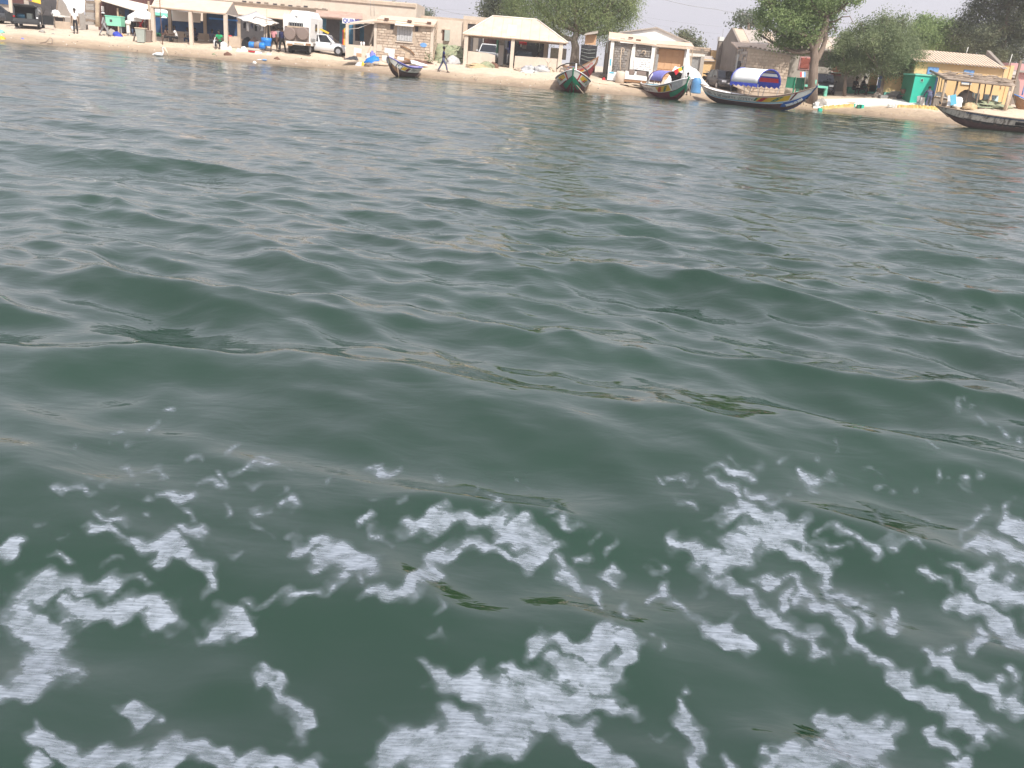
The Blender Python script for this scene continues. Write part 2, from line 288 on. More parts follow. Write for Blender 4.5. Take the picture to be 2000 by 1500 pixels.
# ---------------------------------------------------------------- beach and land
def build_ground():
    xs = np.concatenate([np.linspace(-2500, -70, 20), np.linspace(-68, 62, 460), np.linspace(66, 2500, 20)])
    ss = np.concatenate([np.linspace(-40, -3, 6), np.linspace(-2.5, 16, 120), np.geomspace(16.5, 3000, 40)])
    X, S = np.meshgrid(xs, ss); Y = shore(X) + S; Z = np.interp(S, PS, PZ) * np.where(S > 0, np.interp(X, [-10, 5, 15, 26], [1, 1, 1.06, 1.25]), 1)
    # uneven, trodden sand
    q = np.zeros_like(X)
    for _ in range(26):
        L = 0.7 * 9 ** rng.random(); th = rng.random() * PI; q += 0.0045 * L ** 0.7 * np.cos(2 * PI / L * (X * math.cos(th) + Y * math.sin(th)) + rng.random() * 7)
    Z = Z + q * np.clip((S + 1) / 3, 0.1, 1) * (S < 30)
    n1, n2 = X.shape
    co = np.stack([X.ravel(), Y.ravel(), Z.ravel()], 1)
    i = np.arange(n1 - 1)[:, None] * n2; j = np.arange(n2 - 1)[None, :]
    f = np.stack([i + j, i + j + 1, i + n2 + j + 1, i + n2 + j], -1).reshape(-1, 4)
    me = np_mesh('beach', co, f)
    at_ = me.attributes.new('inland', 'FLOAT', 'POINT'); at_.data.foreach_set('value', S.ravel().astype(np.float32))
    m = D.materials.new('beach_sand'); m.use_nodes = True; n = m.node_tree.nodes; l = m.node_tree.links
    b = n['Principled BSDF']; b.inputs['Roughness'].default_value = 0.9; b.inputs['Specular IOR Level'].default_value = 0.2
    a = n.new('ShaderNodeAttribute'); a.attribute_name = 'inland'; tc = n.new('ShaderNodeTexCoord')
    nz = n.new('ShaderNodeTexNoise'); nz.inputs['Scale'].default_value = 0.8; nz.inputs['Detail'].default_value = 6; l.new(tc.outputs['Object'], nz.inputs['Vector'])
    ad = n.new('ShaderNodeMath'); ad.operation = 'MULTIPLY_ADD'; l.new(nz.outputs[0], ad.inputs[0]); ad.inputs[1].default_value = 1.6; l.new(a.outputs['Fac'], ad.inputs[2])
    rp = n.new('ShaderNodeValToRGB'); e = rp.color_ramp.elements
    mr = n.new('ShaderNodeMapRange'); mr.inputs[1].default_value = 0; mr.inputs[2].default_value = 12; l.new(ad.outputs[0], mr.inputs[0]); l.new(mr.outputs[0], rp.inputs[0])
    e[0].position = 0.09; e[0].color = (0.26, 0.20, 0.145, 1); e[1].position = 0.16; e[1].color = (0.38, 0.295, 0.21, 1)
    for p_, c_ in ((0.26, (0.44, 0.345, 0.255)), (0.34, (0.57, 0.465, 0.355)), (0.6, (0.60, 0.50, 0.395)), (1.0, (0.55, 0.46, 0.37))):
        q = e.new(p_); q.color = (*c_, 1)
    n3 = n.new('ShaderNodeTexNoise'); n3.inputs['Scale'].default_value = 2.2; n3.inputs['Detail'].default_value = 8; n3.inputs['Roughness'].default_value = 0.75; l.new(tc.outputs['Object'], n3.inputs['Vector'])
    r2 = n.new('ShaderNodeMapRange'); r2.inputs[1].default_value = 0.3; r2.inputs[2].default_value = 0.7; r2.inputs[3].default_value = 0.78; r2.inputs[4].default_value = 1.12; l.new(n3.outputs[0], r2.inputs[0])
    vm = n.new('ShaderNodeVectorMath'); vm.operation = 'SCALE'; l.new(rp.outputs[0], vm.inputs[0]); l.new(r2.outputs[0], vm.inputs[3]); l.new(vm.outputs[0], b.inputs['Base Color'])
    bp = n.new('ShaderNodeBump'); bp.inputs['Distance'].default_value = 0.05; n4 = n.new('ShaderNodeTexNoise'); n4.inputs['Scale'].default_value = 5; n4.inputs['Detail'].default_value = 5
    l.new(tc.outputs['Object'], n4.inputs['Vector']); l.new(n4.outputs[0], bp.inputs['Height']); l.new(bp.outputs[0], b.inputs['Normal'])
    struct('beach', me, m)
build_ground()

# ================================================================ building helpers
ORG = {}
class MB:
    "collects simple shapes; build() links them as ONE mesh object"
    def __init__(s): s.v = []; s.f = []; s.m = []; s.sm = []
    def add(s, vs, fs, mi=0, smooth=False):
        o = len(s.v); s.v += [tuple(p) for p in vs]
        for f in fs: s.f.append([i + o for i in f]); s.m.append(mi); s.sm.append(smooth)
        return s
    def box(s, x0, x1, y0, y1, z0, z1, mi=0):
        v = [(x, y, z) for z in (z0, z1) for y in (y0, y1) for x in (x0, x1)]
        return s.add(v, [(0, 2, 3, 1), (4, 5, 7, 6), (0, 1, 5, 4), (2, 6, 7, 3), (0, 4, 6, 2), (1, 3, 7, 5)], mi)
    def obox(s, c, size, rot=(0, 0, 0), mi=0, taper=1.0):
        m = Euler(rot).to_matrix(); c = Vector(c); hx, hy, hz = (q / 2 for q in size); v = []
        for z in (-1, 1):
            t = taper if z > 0 else 1
            for y in (-1, 1):
                for x in (-1, 1): v.append(c + m @ Vector((x * hx * t, y * hy * t, z * hz)))
        return s.add(v, [(0, 2, 3, 1), (4, 5, 7, 6), (0, 1, 5, 4), (2, 6, 7, 3), (0, 4, 6, 2), (1, 3, 7, 5)], mi)
    def prism(s, pts, y0, y1, mi=0):
        "polygon in (x, z) pushed from y0 to y1"
        n = len(pts); a = sum(pts[i][0] * pts[(i + 1) % n][1] - pts[(i + 1) % n][0] * pts[i][1] for i in range(n))
        if a < 0: pts = pts[::-1]
        v = [(x, y0, z) for x, z in pts] + [(x, y1, z) for x, z in pts]
        return s.add(v, [tuple(range(n)), tuple(range(2 * n - 1, n - 1, -1))] + [(i, i + n, (i + 1) % n + n, (i + 1) % n) for i in range(n)], mi)
    def quadslab(s, p, th, mi=0):
        "four corners (counter-clockwise from the outside) thickened inwards by th"
        p = [Vector(q) for q in p]; nrm = (p[1] - p[0]).cross(p[2] - p[0]).normalized() * th
        v = p + [q - nrm for q in p]
        return s.add(v, [(0, 1, 2, 3), (7, 6, 5, 4)] + [(i, i + 4, (i + 1) % 4 + 4, (i + 1) % 4) for i in range(4)], mi)
    def tube(s, path, r, n=7, mi=0, cap=True, smooth=True, flat=None):
        path = [Vector(p) for p in path]; rs = r if isinstance(r, (list, tuple)) else [r] * len(path)
        v = []; prev = None
        for i, p in enumerate(path):
            d = (path[min(i + 1, len(path) - 1)] - path[max(i - 1, 0)]).normalized()
            a = d.orthogonal().normalized() if prev is None else (prev - d * prev.dot(d)).normalized()
            prev = a; b = d.cross(a)
            for k in range(n):
                t = 2 * PI * k / n; v.append(p + (a * math.cos(t) + b * math.sin(t)) * rs[i])
        fs = [(i * n + k, i * n + (k + 1) % n, (i + 1) * n + (k + 1) % n, (i + 1) * n + k) for i in range(len(path) - 1) for k in range(n)]
        if cap: fs += [tuple(range(n))[::-1], tuple((len(path) - 1) * n + k for k in range(n))]
        return s.add(v, fs, mi, smooth)
    def lathe(s, c, prof, n=14, mi=0, axis='Z', smooth=True, sx=1.0, sy=1.0):
        c = Vector(c); v = []
        for r_, h in prof:
            for k in range(n):
                t = 2 * PI * k / n; a, b = r_ * math.cos(t) * sx, r_ * math.sin(t) * sy
                v.append(c + Vector({'Z': (a, b, h), 'Y': (a, h, b), 'X': (h, a, b)}[axis]))
        m = len(prof); fs = [(i * n + k, i * n + (k + 1) % n, (i + 1) * n + (k + 1) % n, (i + 1) * n + k) for i in range(m - 1) for k in range(n)]
        fs += [tuple(range(n))[::-1], tuple((m - 1) * n + k for k in range(n))]
        return s.add(v, fs, mi, smooth)
    def ball(s, c, r, mi=0, n=10, sx=1, sy=1, sz=1):
        prof = [(max(1e-3, math.sin(PI * i / 6)) * r, -math.cos(PI * i / 6) * r * sz) for i in range(7)]
        return s.lathe(c, prof, n, mi, 'Z', True, sx, sy)
    def build(s, name, mats, parent=None, label=None, smooth=None):
        me = D.meshes.new(name); org = ORG.get(parent.name, Vector((0, 0, 0))) if parent else Vector((0, 0, 0))
        me.from_pydata([tuple(Vector(p) - org) for p in s.v], [], s.f)
        for q in (mats if isinstance(mats, (list, tuple)) else [mats]): me.materials.append(q)
        me.polygons.foreach_set('material_index', s.m); me.polygons.foreach_set('use_smooth', s.sm if smooth is None else [smooth] * len(s.f)); me.update()
        bm = bmesh.new(); bm.from_mesh(me); bmesh.ops.recalc_face_normals(bm, faces=bm.faces[:]); bm.to_mesh(me); bm.free()
        o = D.objects.new(name, me); COL.objects.link(o)
        if parent: o.parent = parent; ORG[o.name] = org
        if label: o['label'] = label
        return o

def thing(name, label, cat, loc=(0, 0, 0), rz=0.0, group=None, local=False):
    o = D.objects.new(name, None); COL.objects.link(o); o.location = loc; o.rotation_euler = (0, 0, rz); o.empty_display_size = 0.3
    o['label'] = label; o['category'] = cat
    if group: o['group'] = group
    ORG[o.name] = Vector((0, 0, 0)) if local else Vector(loc)
    return o
def solo(o, label, cat, group=None, kind=None):
    o['label'] = label; o['category'] = cat
    if group: o['group'] = group
    if kind: o['kind'] = kind
    return o
def recentre(o, loc):
    "give a one-mesh thing its origin at loc"
    loc = Vector(loc); o.data.transform(Matrix.Translation(-loc)); o.location = loc; ORG[o.name] = loc; return o
def copy_thing(src, loc, rz, label, group=None):
    r = src.copy(); COL.objects.link(r); r.location = loc; r.rotation_euler = (0, 0, rz); r['label'] = label
    if group: r['group'] = group
    def rec(a, b):
        for ch in [q for q in D.objects if q.parent == a]:
            c = ch.copy(); COL.objects.link(c); c.parent = b; rec(ch, c)
    rec(src, r); return r

def rect(px0, py0, px1, py1, Y):
    "photo rectangle (left, top, right, bottom) at depth Y -> x0, x1, z0, z1"
    cx, cy = (px0 + px1) / 2, (py0 + py1) / 2
    return at(px0, cy - (cx - px0) * TILT, Y)[0], at(px1, cy + (px1 - cx) * TILT, Y)[0], at(cx, py1, Y)[1], at(cx, py0, Y)[1]
def prect(mb, px0, py0, px1, py1, Y, depth, mi=0):
    x0, x1, z0, z1 = rect(px0, py0, px1, py1, Y); return mb.box(x0, x1, Y, Y + depth, z0, z1, mi)
def ppoly(pts, Y): return [at(a, b, Y) for a, b in pts]
def P3(px, py, Y):
    x, z = at(px, py, Y); return Vector((x, Y, z))
def G3(px, Y, py=None):
    "ground point under the photo column px at depth Y"
    z = 1.0; x = 0
    for _ in range(5):
        pyg = proj(x, Y, z)[1]; x = at(px, pyg, Y)[0]; z = ground(x, Y)
    return Vector((x, Y, z))

# ---------------------------------------------------------------- palette
M = {
 'plaster': mat('sandy_plaster', (0.54, 0.455, 0.375), 0.9, 0.14, 0.9, 0.01, col2=(0.62, 0.54, 0.455)),
 'plaster_old': mat('worn_beige_plaster', (0.40, 0.32, 0.25), 0.92, 0.15, 0.9, 0.015, col2=(0.56, 0.46, 0.36)),
 'grey_plaster': mat('grey_cement_render', (0.40, 0.36, 0.32), 0.92, 0.1, 0.9, 0.01, col2=(0.48, 0.43, 0.38)),
 'brown_plaster': mat('brown_grey_render', (0.22, 0.19, 0.165), 0.92, 0.1, 0.8, 0.01, col2=(0.29, 0.25, 0.215)),
 'brown_awning': mat('dusty_brown_awning', (0.34, 0.23, 0.19), 0.85, 0.15, 2, col2=(0.46, 0.34, 0.28)),
 'mortar': mat('pale_mortar', (0.45, 0.365, 0.285), 0.95, 0.15, 4, 0.01),
 'block1': mat('cement_block_light', (0.56, 0.45, 0.35), 0.95, 0.1, 3, 0.012, col2=(0.48, 0.38, 0.30)),
 'block2': mat('cement_block_tan', (0.47, 0.38, 0.30), 0.95, 0.1, 3, 0.012, col2=(0.42, 0.33, 0.26)),
 'block3': mat('cement_block_dusty', (0.62, 0.52, 0.42), 0.95, 0.1, 3, 0.012, col2=(0.52, 0.43, 0.34)),
 'stone1': mat('grey_stone', (0.20, 0.18, 0.17), 0.9, 0.2, 5, 0.02, col2=(0.30, 0.27, 0.25)),
 'stone2': mat('pale_stone', (0.38, 0.35, 0.32), 0.9, 0.2, 5, 0.02, col2=(0.27, 0.25, 0.23)),
 'roof_sand': mat('sandy_roof_sheet', (0.56, 0.43, 0.33), 0.75, 0.08, 1.5, 0.005, col2=(0.66, 0.53, 0.42)),
 'roof_grey': mat('grey_fibre_cement_sheet', (0.36, 0.32, 0.29), 0.85, 0.12, 1.5, 0.01, col2=(0.46, 0.40, 0.35)),
 'roof_pale': mat('pale_cream_sheet', (0.72, 0.66, 0.58), 0.8, 0.05, 2),
 'white': mat('white_paint', (0.80, 0.80, 0.79), 0.5, 0.05, 4),
 'white_dirty': mat('dirty_white_paint', (0.78, 0.76, 0.72), 0.6, 0.08, 3, col2=(0.55, 0.52, 0.47), thresh=(0.45, 0.8)),
 'white_cloth': mat('white_tarpaulin', (0.78, 0.78, 0.78), 0.75, 0.05, 4, 0.02, 6),
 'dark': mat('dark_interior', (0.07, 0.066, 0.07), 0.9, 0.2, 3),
 'brownwall': mat('dark_red_brown_boards', (0.10, 0.045, 0.04), 0.8, 0.25, 4, stretch=(6, 1, 0.5)),
 'navy': mat('deep_blue_paint', (0.015, 0.06, 0.16), 0.7, 0.25, 2),
 'teal': mat('blue_door_paint', (0.04, 0.15, 0.24), 0.6, 0.2, 3),
 'blue': mat('bright_blue_plastic', (0.02, 0.20, 0.62), 0.45, 0.1, 4),
 'royal': mat('royal_blue_cloth', (0.035, 0.06, 0.40), 0.7, 0.15, 4, 0.01),
 'lilac': mat('faded_blue_cloth', (0.20, 0.20, 0.52), 0.7, 0.15, 4, 0.01),
 'skyblue': mat('sky_blue_paint', (0.16, 0.33, 0.62), 0.6, 0.1, 3),
 'bowblue': mat('marine_blue_paint', (0.01, 0.11, 0.42), 0.5, 0.1, 3),
 'green': mat('flag_green_paint', (0.01, 0.22, 0.12), 0.5, 0.1, 3),
 'green_dark': mat('dark_green_sheet', (0.02, 0.17, 0.10), 0.5, 0.15, 3),
 'turq': mat('turquoise_paint', (0.03, 0.47, 0.34), 0.6, 0.08, 2),
 'turq_pale': mat('pale_turquoise_paint', (0.20, 0.58, 0.45), 0.6, 0.08, 2),
 'mint': mat('mint_green_enamel', (0.25, 0.62, 0.44), 0.45, 0.06, 3),
 'red': mat('red_paint', (0.50, 0.02, 0.03), 0.5, 0.1, 3),
 'maroon': mat('maroon_paint', (0.15, 0.012, 0.025), 0.5, 0.15, 3),
 'hullbrown': mat('brown_antifouling', (0.075, 0.035, 0.035), 0.75, 0.2, 5, 0.004, col2=(0.11, 0.06, 0.055)),
 'yellow': mat('yellow_paint', (0.72, 0.45, 0.03), 0.5, 0.1, 3),
 'yellow_kerb': mat('yellow_kerb_paint', (0.75, 0.52, 0.10), 0.8, 0.1, 6, col2=(0.70, 0.60, 0.38)),
 'ochre': mat('yellow_ochre_render', (0.72, 0.50, 0.26), 0.85, 0.06, 0.7, 0.008, col2=(0.68, 0.46, 0.23)),
 'orange': mat('orange_panel', (0.58, 0.36, 0.21), 0.7, 0.08, 2),
 'pink': mat('pink_render', (0.55, 0.30, 0.30), 0.8, 0.1, 2),
 'black': mat('black_plastic', (0.018, 0.018, 0.02), 0.5),
 'rubber': mat('tyre_rubber', (0.03, 0.028, 0.027), 0.85, 0.15, 8),
 'glass': mat('dark_car_glass', (0.012, 0.015, 0.02), 0.08, spec=0.6),
 'carblack': mat('black_car_paint', (0.012, 0.013, 0.02), 0.25, coat=0.6),
 'carbrown': mat('dusty_brown_car_paint', (0.055, 0.045, 0.042), 0.4, 0.15, 2, coat=0.3),
 'cargrey': mat('dark_grey_car_paint', (0.045, 0.048, 0.052), 0.4, 0.15, 2, coat=0.3),
 'carwhite': mat('silver_white_car_paint', (0.62, 0.63, 0.65), 0.35, 0.05, 2, coat=0.4),
 'chrome': mat('dull_metal', (0.55, 0.55, 0.56), 0.35, metal=0.8),
 'lamp': mat('headlamp_lens', (0.75, 0.77, 0.8), 0.15),
 'redlamp': mat('tail_lamp', (0.45, 0.02, 0.02), 0.25),
 'plate': mat('blue_number_plate', (0.05, 0.10, 0.35), 0.5),
 'steel': mat('grey_steel', (0.28, 0.28, 0.28), 0.6, 0.15, 5),
 'rust': mat('rusty_iron', (0.16, 0.085, 0.06), 0.85, 0.3, 9),
 'wood': mat('weathered_grey_wood', (0.24, 0.19, 0.15), 0.9, 0.25, 3, 0.01, stretch=(1, 1, 0.2)),
 'wood_pale': mat('pale_driftwood', (0.48, 0.38, 0.28), 0.9, 0.2, 4, 0.01),
 'wood_brown': mat('brown_wood', (0.27, 0.15, 0.08), 0.85, 0.2, 4),
 'bark': mat('tree_bark', (0.17, 0.125, 0.10), 0.95, 0.3, 5, 0.04, 9, stretch=(1, 1, 0.3), col2=(0.27, 0.21, 0.17)),
 'bark_pale': mat('pale_grey_bark', (0.36, 0.31, 0.27), 0.95, 0.25, 4, 0.03, 8, stretch=(1, 1, 0.3), col2=(0.22, 0.18, 0.15)),
 'greyplastic': mat('grey_green_plastic', (0.36, 0.40, 0.37), 0.6, 0.1, 4),
 'brownplastic': mat('brown_grey_plastic', (0.22, 0.17, 0.15), 0.6, 0.1, 4),
 'net': mat('heaped_green_net', (0.20, 0.27, 0.17), 0.95, 0.4, 7, 0.05, 12, col2=(0.38, 0.36, 0.24)),
 'netblack': mat('black_shade_netting', (0.03, 0.03, 0.035), 0.9, 0.3, 6, 0.03, 5, col2=(0.10, 0.10, 0.11), thresh=(0.5, 0.62), stretch=(0.6, 1, 4)),
 'straw': mat('dry_straw', (0.50, 0.37, 0.22), 0.95, 0.3, 8, 0.03),
 'thatch': mat('bleached_sticks', (0.36, 0.29, 0.23), 0.95, 0.3, 6, 0.02),
 'tarpgrey': mat('pale_grey_tarp', (0.55, 0.55, 0.56), 0.8, 0.2, 5, 0.04, 5, col2=(0.36, 0.36, 0.36)),
 'stonewhite': mat('white_concrete', (0.66, 0.66, 0.62), 0.85, 0.06, 1.2),
 'cyan': mat('faded_cyan_paint', (0.12, 0.42, 0.58), 0.7, 0.1, 3),
 'skin': mat('dark_brown_skin', (0.09, 0.05, 0.033), 0.6), 'hair': mat('black_hair', (0.01, 0.009, 0.009), 0.9),
 'cloth_black': mat('black_cloth', (0.015, 0.015, 0.018), 0.9), 'cloth_white': mat('white_cloth', (0.72, 0.72, 0.72), 0.85),
 'cloth_green': mat('green_cloth', (0.02, 0.33, 0.13), 0.85), 'cloth_navy': mat('navy_cloth', (0.02, 0.025, 0.09), 0.85),
 'cloth_grey': mat('grey_camouflage_cloth', (0.20, 0.20, 0.21), 0.9, 0.3, 12, col2=(0.34, 0.34, 0.35)), 'cloth_yellow': mat('mustard_cloth', (0.42, 0.27, 0.06), 0.85),
 'cloth_red': mat('red_cloth', (0.55, 0.06, 0.07), 0.85), 'cloth_pink': mat('pink_cloth', (0.55, 0.25, 0.27), 0.85), 'cloth_blue': mat('blue_grey_cloth', (0.09, 0.10, 0.17), 0.9, 0.2, 6),
 'jeans': mat('blue_jeans', (0.06, 0.09, 0.17), 0.9, 0.2, 8), 'cloth_brown': mat('brown_cloth', (0.14, 0.09, 0.07), 0.9), 'shoe': mat('dark_shoe', (0.03, 0.025, 0.022), 0.8),
}

# ---------------------------------------------------------------- people
def skin_mesh(name, pts, edges, radii, root, m, parent, sub=1):
    me = D.meshes.new(name); me.from_pydata(pts, edges, []); me.materials.append(m)
    o = D.objects.new(name, me); COL.objects.link(o); o.parent = parent; ORG[o.name] = Vector((0, 0, 0))
    sk = o.modifiers.new('skin', 'SKIN'); sk.use_smooth_shade = True
    lay = me.skin_vertices[0].data if me.skin_vertices else None
    if lay is None:
        bm = bmesh.new(); bm.from_mesh(me); bm.verts.layers.skin.verify(); bm.to_mesh(me); bm.free(); lay = me.skin_vertices[0].data
    for i, r_ in enumerate(radii): lay[i].radius = r_ if isinstance(r_, tuple) else (r_, r_)
    lay[root].use_root = True
    ss = o.modifiers.new('sub', 'SUBSURF'); ss.levels = sub; ss.render_levels = sub
    return o

def person(label, px, Y, rz, pose='stand', shirt='cloth_white', trousers='cloth_black', h=1.75, z=None, sleeves=0.6, legs=1.0, hat=None, group=None, hold=None, bend=0.0):
    """a whole figure facing local -Y. pose: stand, walk, sit, bend."""
    g = G3(px, Y); zz = g.z if z is None else z
    t = thing('person', label, 'person', (g.x, Y, zz), rz, group, True)
    k = h / 1.75
    J = {}
    hipz = 0.92; lean = 0.0
    if pose == 'sit': hipz = 0.48
    if pose == 'bend': lean = bend or 0.9
    J['pel'] = Vector((0, 0, hipz))
    up = Vector((0, -math.sin(lean), math.cos(lean)))
    fw_ = Vector((0, -math.cos(lean), -math.sin(lean)))
    if pose == 'sit': up = Vector((0, -0.22, 0.975)).normalized(); fw_ = Vector((0, -0.975, -0.22))
    J['waist'] = J['pel'] + up * 0.18; J['chest'] = J['pel'] + up * 0.38; J['neck'] = J['pel'] + up * 0.53; J['nk2'] = J['neck'] + up * 0.07 + fw_ * 0.01
    hu = up if pose != 'bend' else (up + Vector((0, 0, 0.35))).normalized()
    J['head0'] = J['nk2'] + hu * 0.06; J['head1'] = J['head0'] + hu * 0.12; J['head2'] = J['head1'] + hu * 0.06
    for s, n in ((-1, 'l'), (1, 'r')):
        J['sh' + n] = J['chest'] + up * 0.11 + Vector((s * 0.19, 0, 0)); J['hp' + n] = J['pel'] + Vector((s * 0.10, 0, -0.04))
        sw = s * (0.22 if pose == 'walk' else 0.0)
        if pose in ('stand', 'walk'):
            J['kn' + n] = Vector((s * 0.11, sw * 0.9 - 0.03, 0.49)); J['an' + n] = Vector((s * 0.12, sw * 1.5 + (0.05 if sw > 0 else 0), 0.09)); J['to' + n] = J['an' + n] + Vector((s * 0.02, -0.17, -0.05))
            J['el' + n] = J['sh' + n] + Vector((s * 0.06, -sw * 0.5, -0.29)); J['wr' + n] = J['el' + n] + Vector((s * 0.01, -0.05 - sw * 0.5, -0.25))
            if hold == 'phone' and s < 0: J['el' + n] = J['sh' + n] + Vector((0, -0.08, -0.27)); J['wr' + n] = J['el' + n] + Vector((0.05, -0.25, 0.04))
        elif pose == 'sit':
            J['kn' + n] = Vector((s * 0.17, -0.44, 0.50)); J['an' + n] = Vector((s * 0.15, -0.42, 0.09)); J['to' + n] = J['an' + n] + Vector((s * 0.02, -0.17, -0.05))
            J['el' + n] = J['sh' + n] + Vector((s * 0.07, -0.10, -0.27)); J['wr' + n] = J['el' + n] + Vector((-s * 0.10, -0.24, -0.03))
        else:
            J['kn' + n] = Vector((s * 0.12, -0.06, 0.49)); J['an' + n] = Vector((s * 0.15, 0.05, 0.09)); J['to' + n] = J['an' + n] + Vector((s * 0.02, -0.17, -0.05))
            J['el' + n] = J['sh' + n] + Vector((s * 0.10, -0.08, -0.26)); J['wr' + n] = J['el' + n] + Vector((s * 0.02, -0.10, -0.22))
        hd = (J['wr' + n] - J['el' + n]).normalized(); J['pm' + n] = J['wr' + n] + hd * 0.08
        side = Vector((s, 0, 0)) if abs(hd.x) < 0.8 else Vector((0, 0, 1)); ax = hd.cross(side).normalized()
        for q in range(4):
            a = J['pm' + n] + ax * (0.026 * (q - 1.5)) + hd * 0.015; ln = (0.036, 0.046, 0.044, 0.034)[q]
            J[f'f{q}a' + n] = a + hd * ln; J[f'f{q}b' + n] = J[f'f{q}a' + n] + hd * ln * 0.7 - side * 0.016
        J['ta' + n] = J['wr' + n] + hd * 0.04 + ax * 0.045; J['tb' + n] = J['ta' + n] + hd * 0.035 + ax * 0.012
    J['nose'] = J['head1'] + fw_ * 0.118 - hu * 0.02
    rad = {'pel': (0.145, 0.11), 'waist': (0.125, 0.095), 'chest': (0.155, 0.11), 'neck': 0.065, 'nk2': 0.055, 'head0': 0.075, 'head1': 0.10, 'head2': 0.075, 'nose': 0.014}
    for n in 'lr':
        rad.update({'sh' + n: 0.06, 'el' + n: 0.042, 'wr' + n: 0.029, 'pm' + n: (0.042, 0.018), 'hp' + n: 0.085, 'kn' + n: 0.056, 'an' + n: 0.038, 'to' + n: 0.034, 'ta' + n: 0.012, 'tb' + n: 0.010})
        for q in range(4): rad[f'f{q}a' + n] = 0.0095; rad[f'f{q}b' + n] = 0.008
    E = [('pel', 'waist'), ('waist', 'chest'), ('chest', 'neck'), ('neck', 'nk2'), ('nk2', 'head0'), ('head0', 'head1'), ('head1', 'head2'), ('head1', 'nose')]
    for n in 'lr':
        E += [('chest', 'sh' + n), ('sh' + n, 'el' + n), ('el' + n, 'wr' + n), ('wr' + n, 'pm' + n), ('pel', 'hp' + n), ('hp' + n, 'kn' + n), ('kn' + n, 'an' + n), ('an' + n, 'to' + n), ('wr' + n, 'ta' + n), ('ta' + n, 'tb' + n)]
        for q in range(4): E += [('pm' + n, f'f{q}a' + n), (f'f{q}a' + n, f'f{q}b' + n)]
    def sub(names, edges, name, m, grow, root, over={}):
        names = list(names); ix = {q: i for i, q in enumerate(names)}
        pts = [tuple(J[q] * k) for q in names]
        rr = []
        for q in names:
            b = over.get(q, rad.get(q, 0.05)); b = b if isinstance(b, tuple) else (b, b)
            rr.append(((b[0] + grow) * k, (b[1] + grow) * k))
        return skin_mesh(name, pts, [(ix[a], ix[b]) for a, b in edges if a in ix and b in ix], rr, ix[root], m, t)
    sub(rad.keys(), E, 'body', M['skin'], 0.0, 'pel')
    J['cl'] = J['shl'].lerp(J['ell'], sleeves); J['cr'] = J['shr'].lerp(J['elr'], sleeves); rad['cl'] = rad['cr'] = 0.055
    if sleeves > 1:
        J['cl'] = J['ell'].lerp(J['wrl'], sleeves - 1); J['cr'] = J['elr'].lerp(J['wrr'], sleeves - 1); rad['cl'] = rad['cr'] = 0.036
        sub(['pel', 'waist', 'chest', 'neck', 'shl', 'shr', 'ell', 'elr', 'cl', 'cr'], [('pel', 'waist'), ('waist', 'chest'), ('chest', 'neck'), ('chest', 'shl'), ('chest', 'shr'), ('shl', 'ell'), ('shr', 'elr'), ('ell', 'cl'), ('elr', 'cr')], 'shirt', M[shirt], 0.02, 'pel')
    else:
        sub(['pel', 'waist', 'chest', 'neck', 'shl', 'shr', 'cl', 'cr'], [('pel', 'waist'), ('waist', 'chest'), ('chest', 'neck'), ('chest', 'shl'), ('chest', 'shr'), ('shl', 'cl'), ('shr', 'cr')], 'shirt', M[shirt], 0.022, 'pel')
    for n in 'lr': J['tk' + n] = J['kn' + n].lerp(J['an' + n], 0.88 if legs >= 1 else 0.05); rad['tk' + n] = 0.055
    sub(['waist', 'pel', 'hpl', 'hpr', 'knl', 'knr', 'tkl', 'tkr'], [('waist', 'pel'), ('pel', 'hpl'), ('pel', 'hpr'), ('hpl', 'knl'), ('hpr', 'knr'), ('knl', 'tkl'), ('knr', 'tkr')], 'trousers', M[trousers], 0.016, 'pel', {'waist': (0.118, 0.09)})
    hb = MB(); c = (J['head1'] + hu * 0.02 - fw_ * 0.018) * k
    hb.ball(c, 0.112 * k, sz=1.05); hb.build('hair', M['hair'], t)
    if hat:
        q = MB(); c2 = (J['head2'] + hu * 0.03) * k; q.lathe(c2, [(0.17, 0), (0.17, 0.012), (0.11, 0.02), (0.10, 0.08), (0.05, 0.10)], 12); q.build('hat', M[hat], t)
    for s in (-1, 1):
        fb = MB(); fb.ball((J['head1'] + fw_ * 0.096 + Vector((s * 0.034, 0, 0)) + hu * 0.008) * k, 0.008 * k, n=6)
        fb.build('eye', M['cloth_white'], t)
    for n in 'lr':
        sh_ = MB(); a = J['an' + n] * k; sh_.obox((a.x, a.y - 0.06 * k, a.z - 0.055 * k), (0.09 * k, 0.25 * k, 0.07 * k), taper=0.8); sh_.build('shoe', M['shoe'], t)
    return t

# ---------------------------------------------------------------- vehicles (front = local +X)
def wheel(t, x, y, r, wd=0.2, rim=M['chrome']):
    q = MB(); s = 1 if y > 0 else -1
    q.lathe((x, y, r), [(r * 0.6, -wd / 2), (r * 0.94, -wd / 2), (r, -wd * 0.3), (r, wd * 0.3), (r * 0.94, wd / 2), (r * 0.6, wd / 2)], 20, axis='Y', smooth=False)
    w_ = q.build('wheel', M['rubber'], t)
    q = MB(); yy = y + s * (wd / 2 + 0.004)
    q.lathe((x, yy, r), [(r * 0.62, -0.01), (r * 0.62, 0.006), (r * 0.5, -0.004)], 18, axis='Y', smooth=False)
    for k in range(5):
        a = 2 * PI * k / 5; q.obox((x + math.cos(a) * r * 0.33, yy + s * 0.008, r + math.sin(a) * r * 0.33), (r * 0.5, 0.012, r * 0.13), (0, -a, 0))
    q.build('rim', rim, w_)

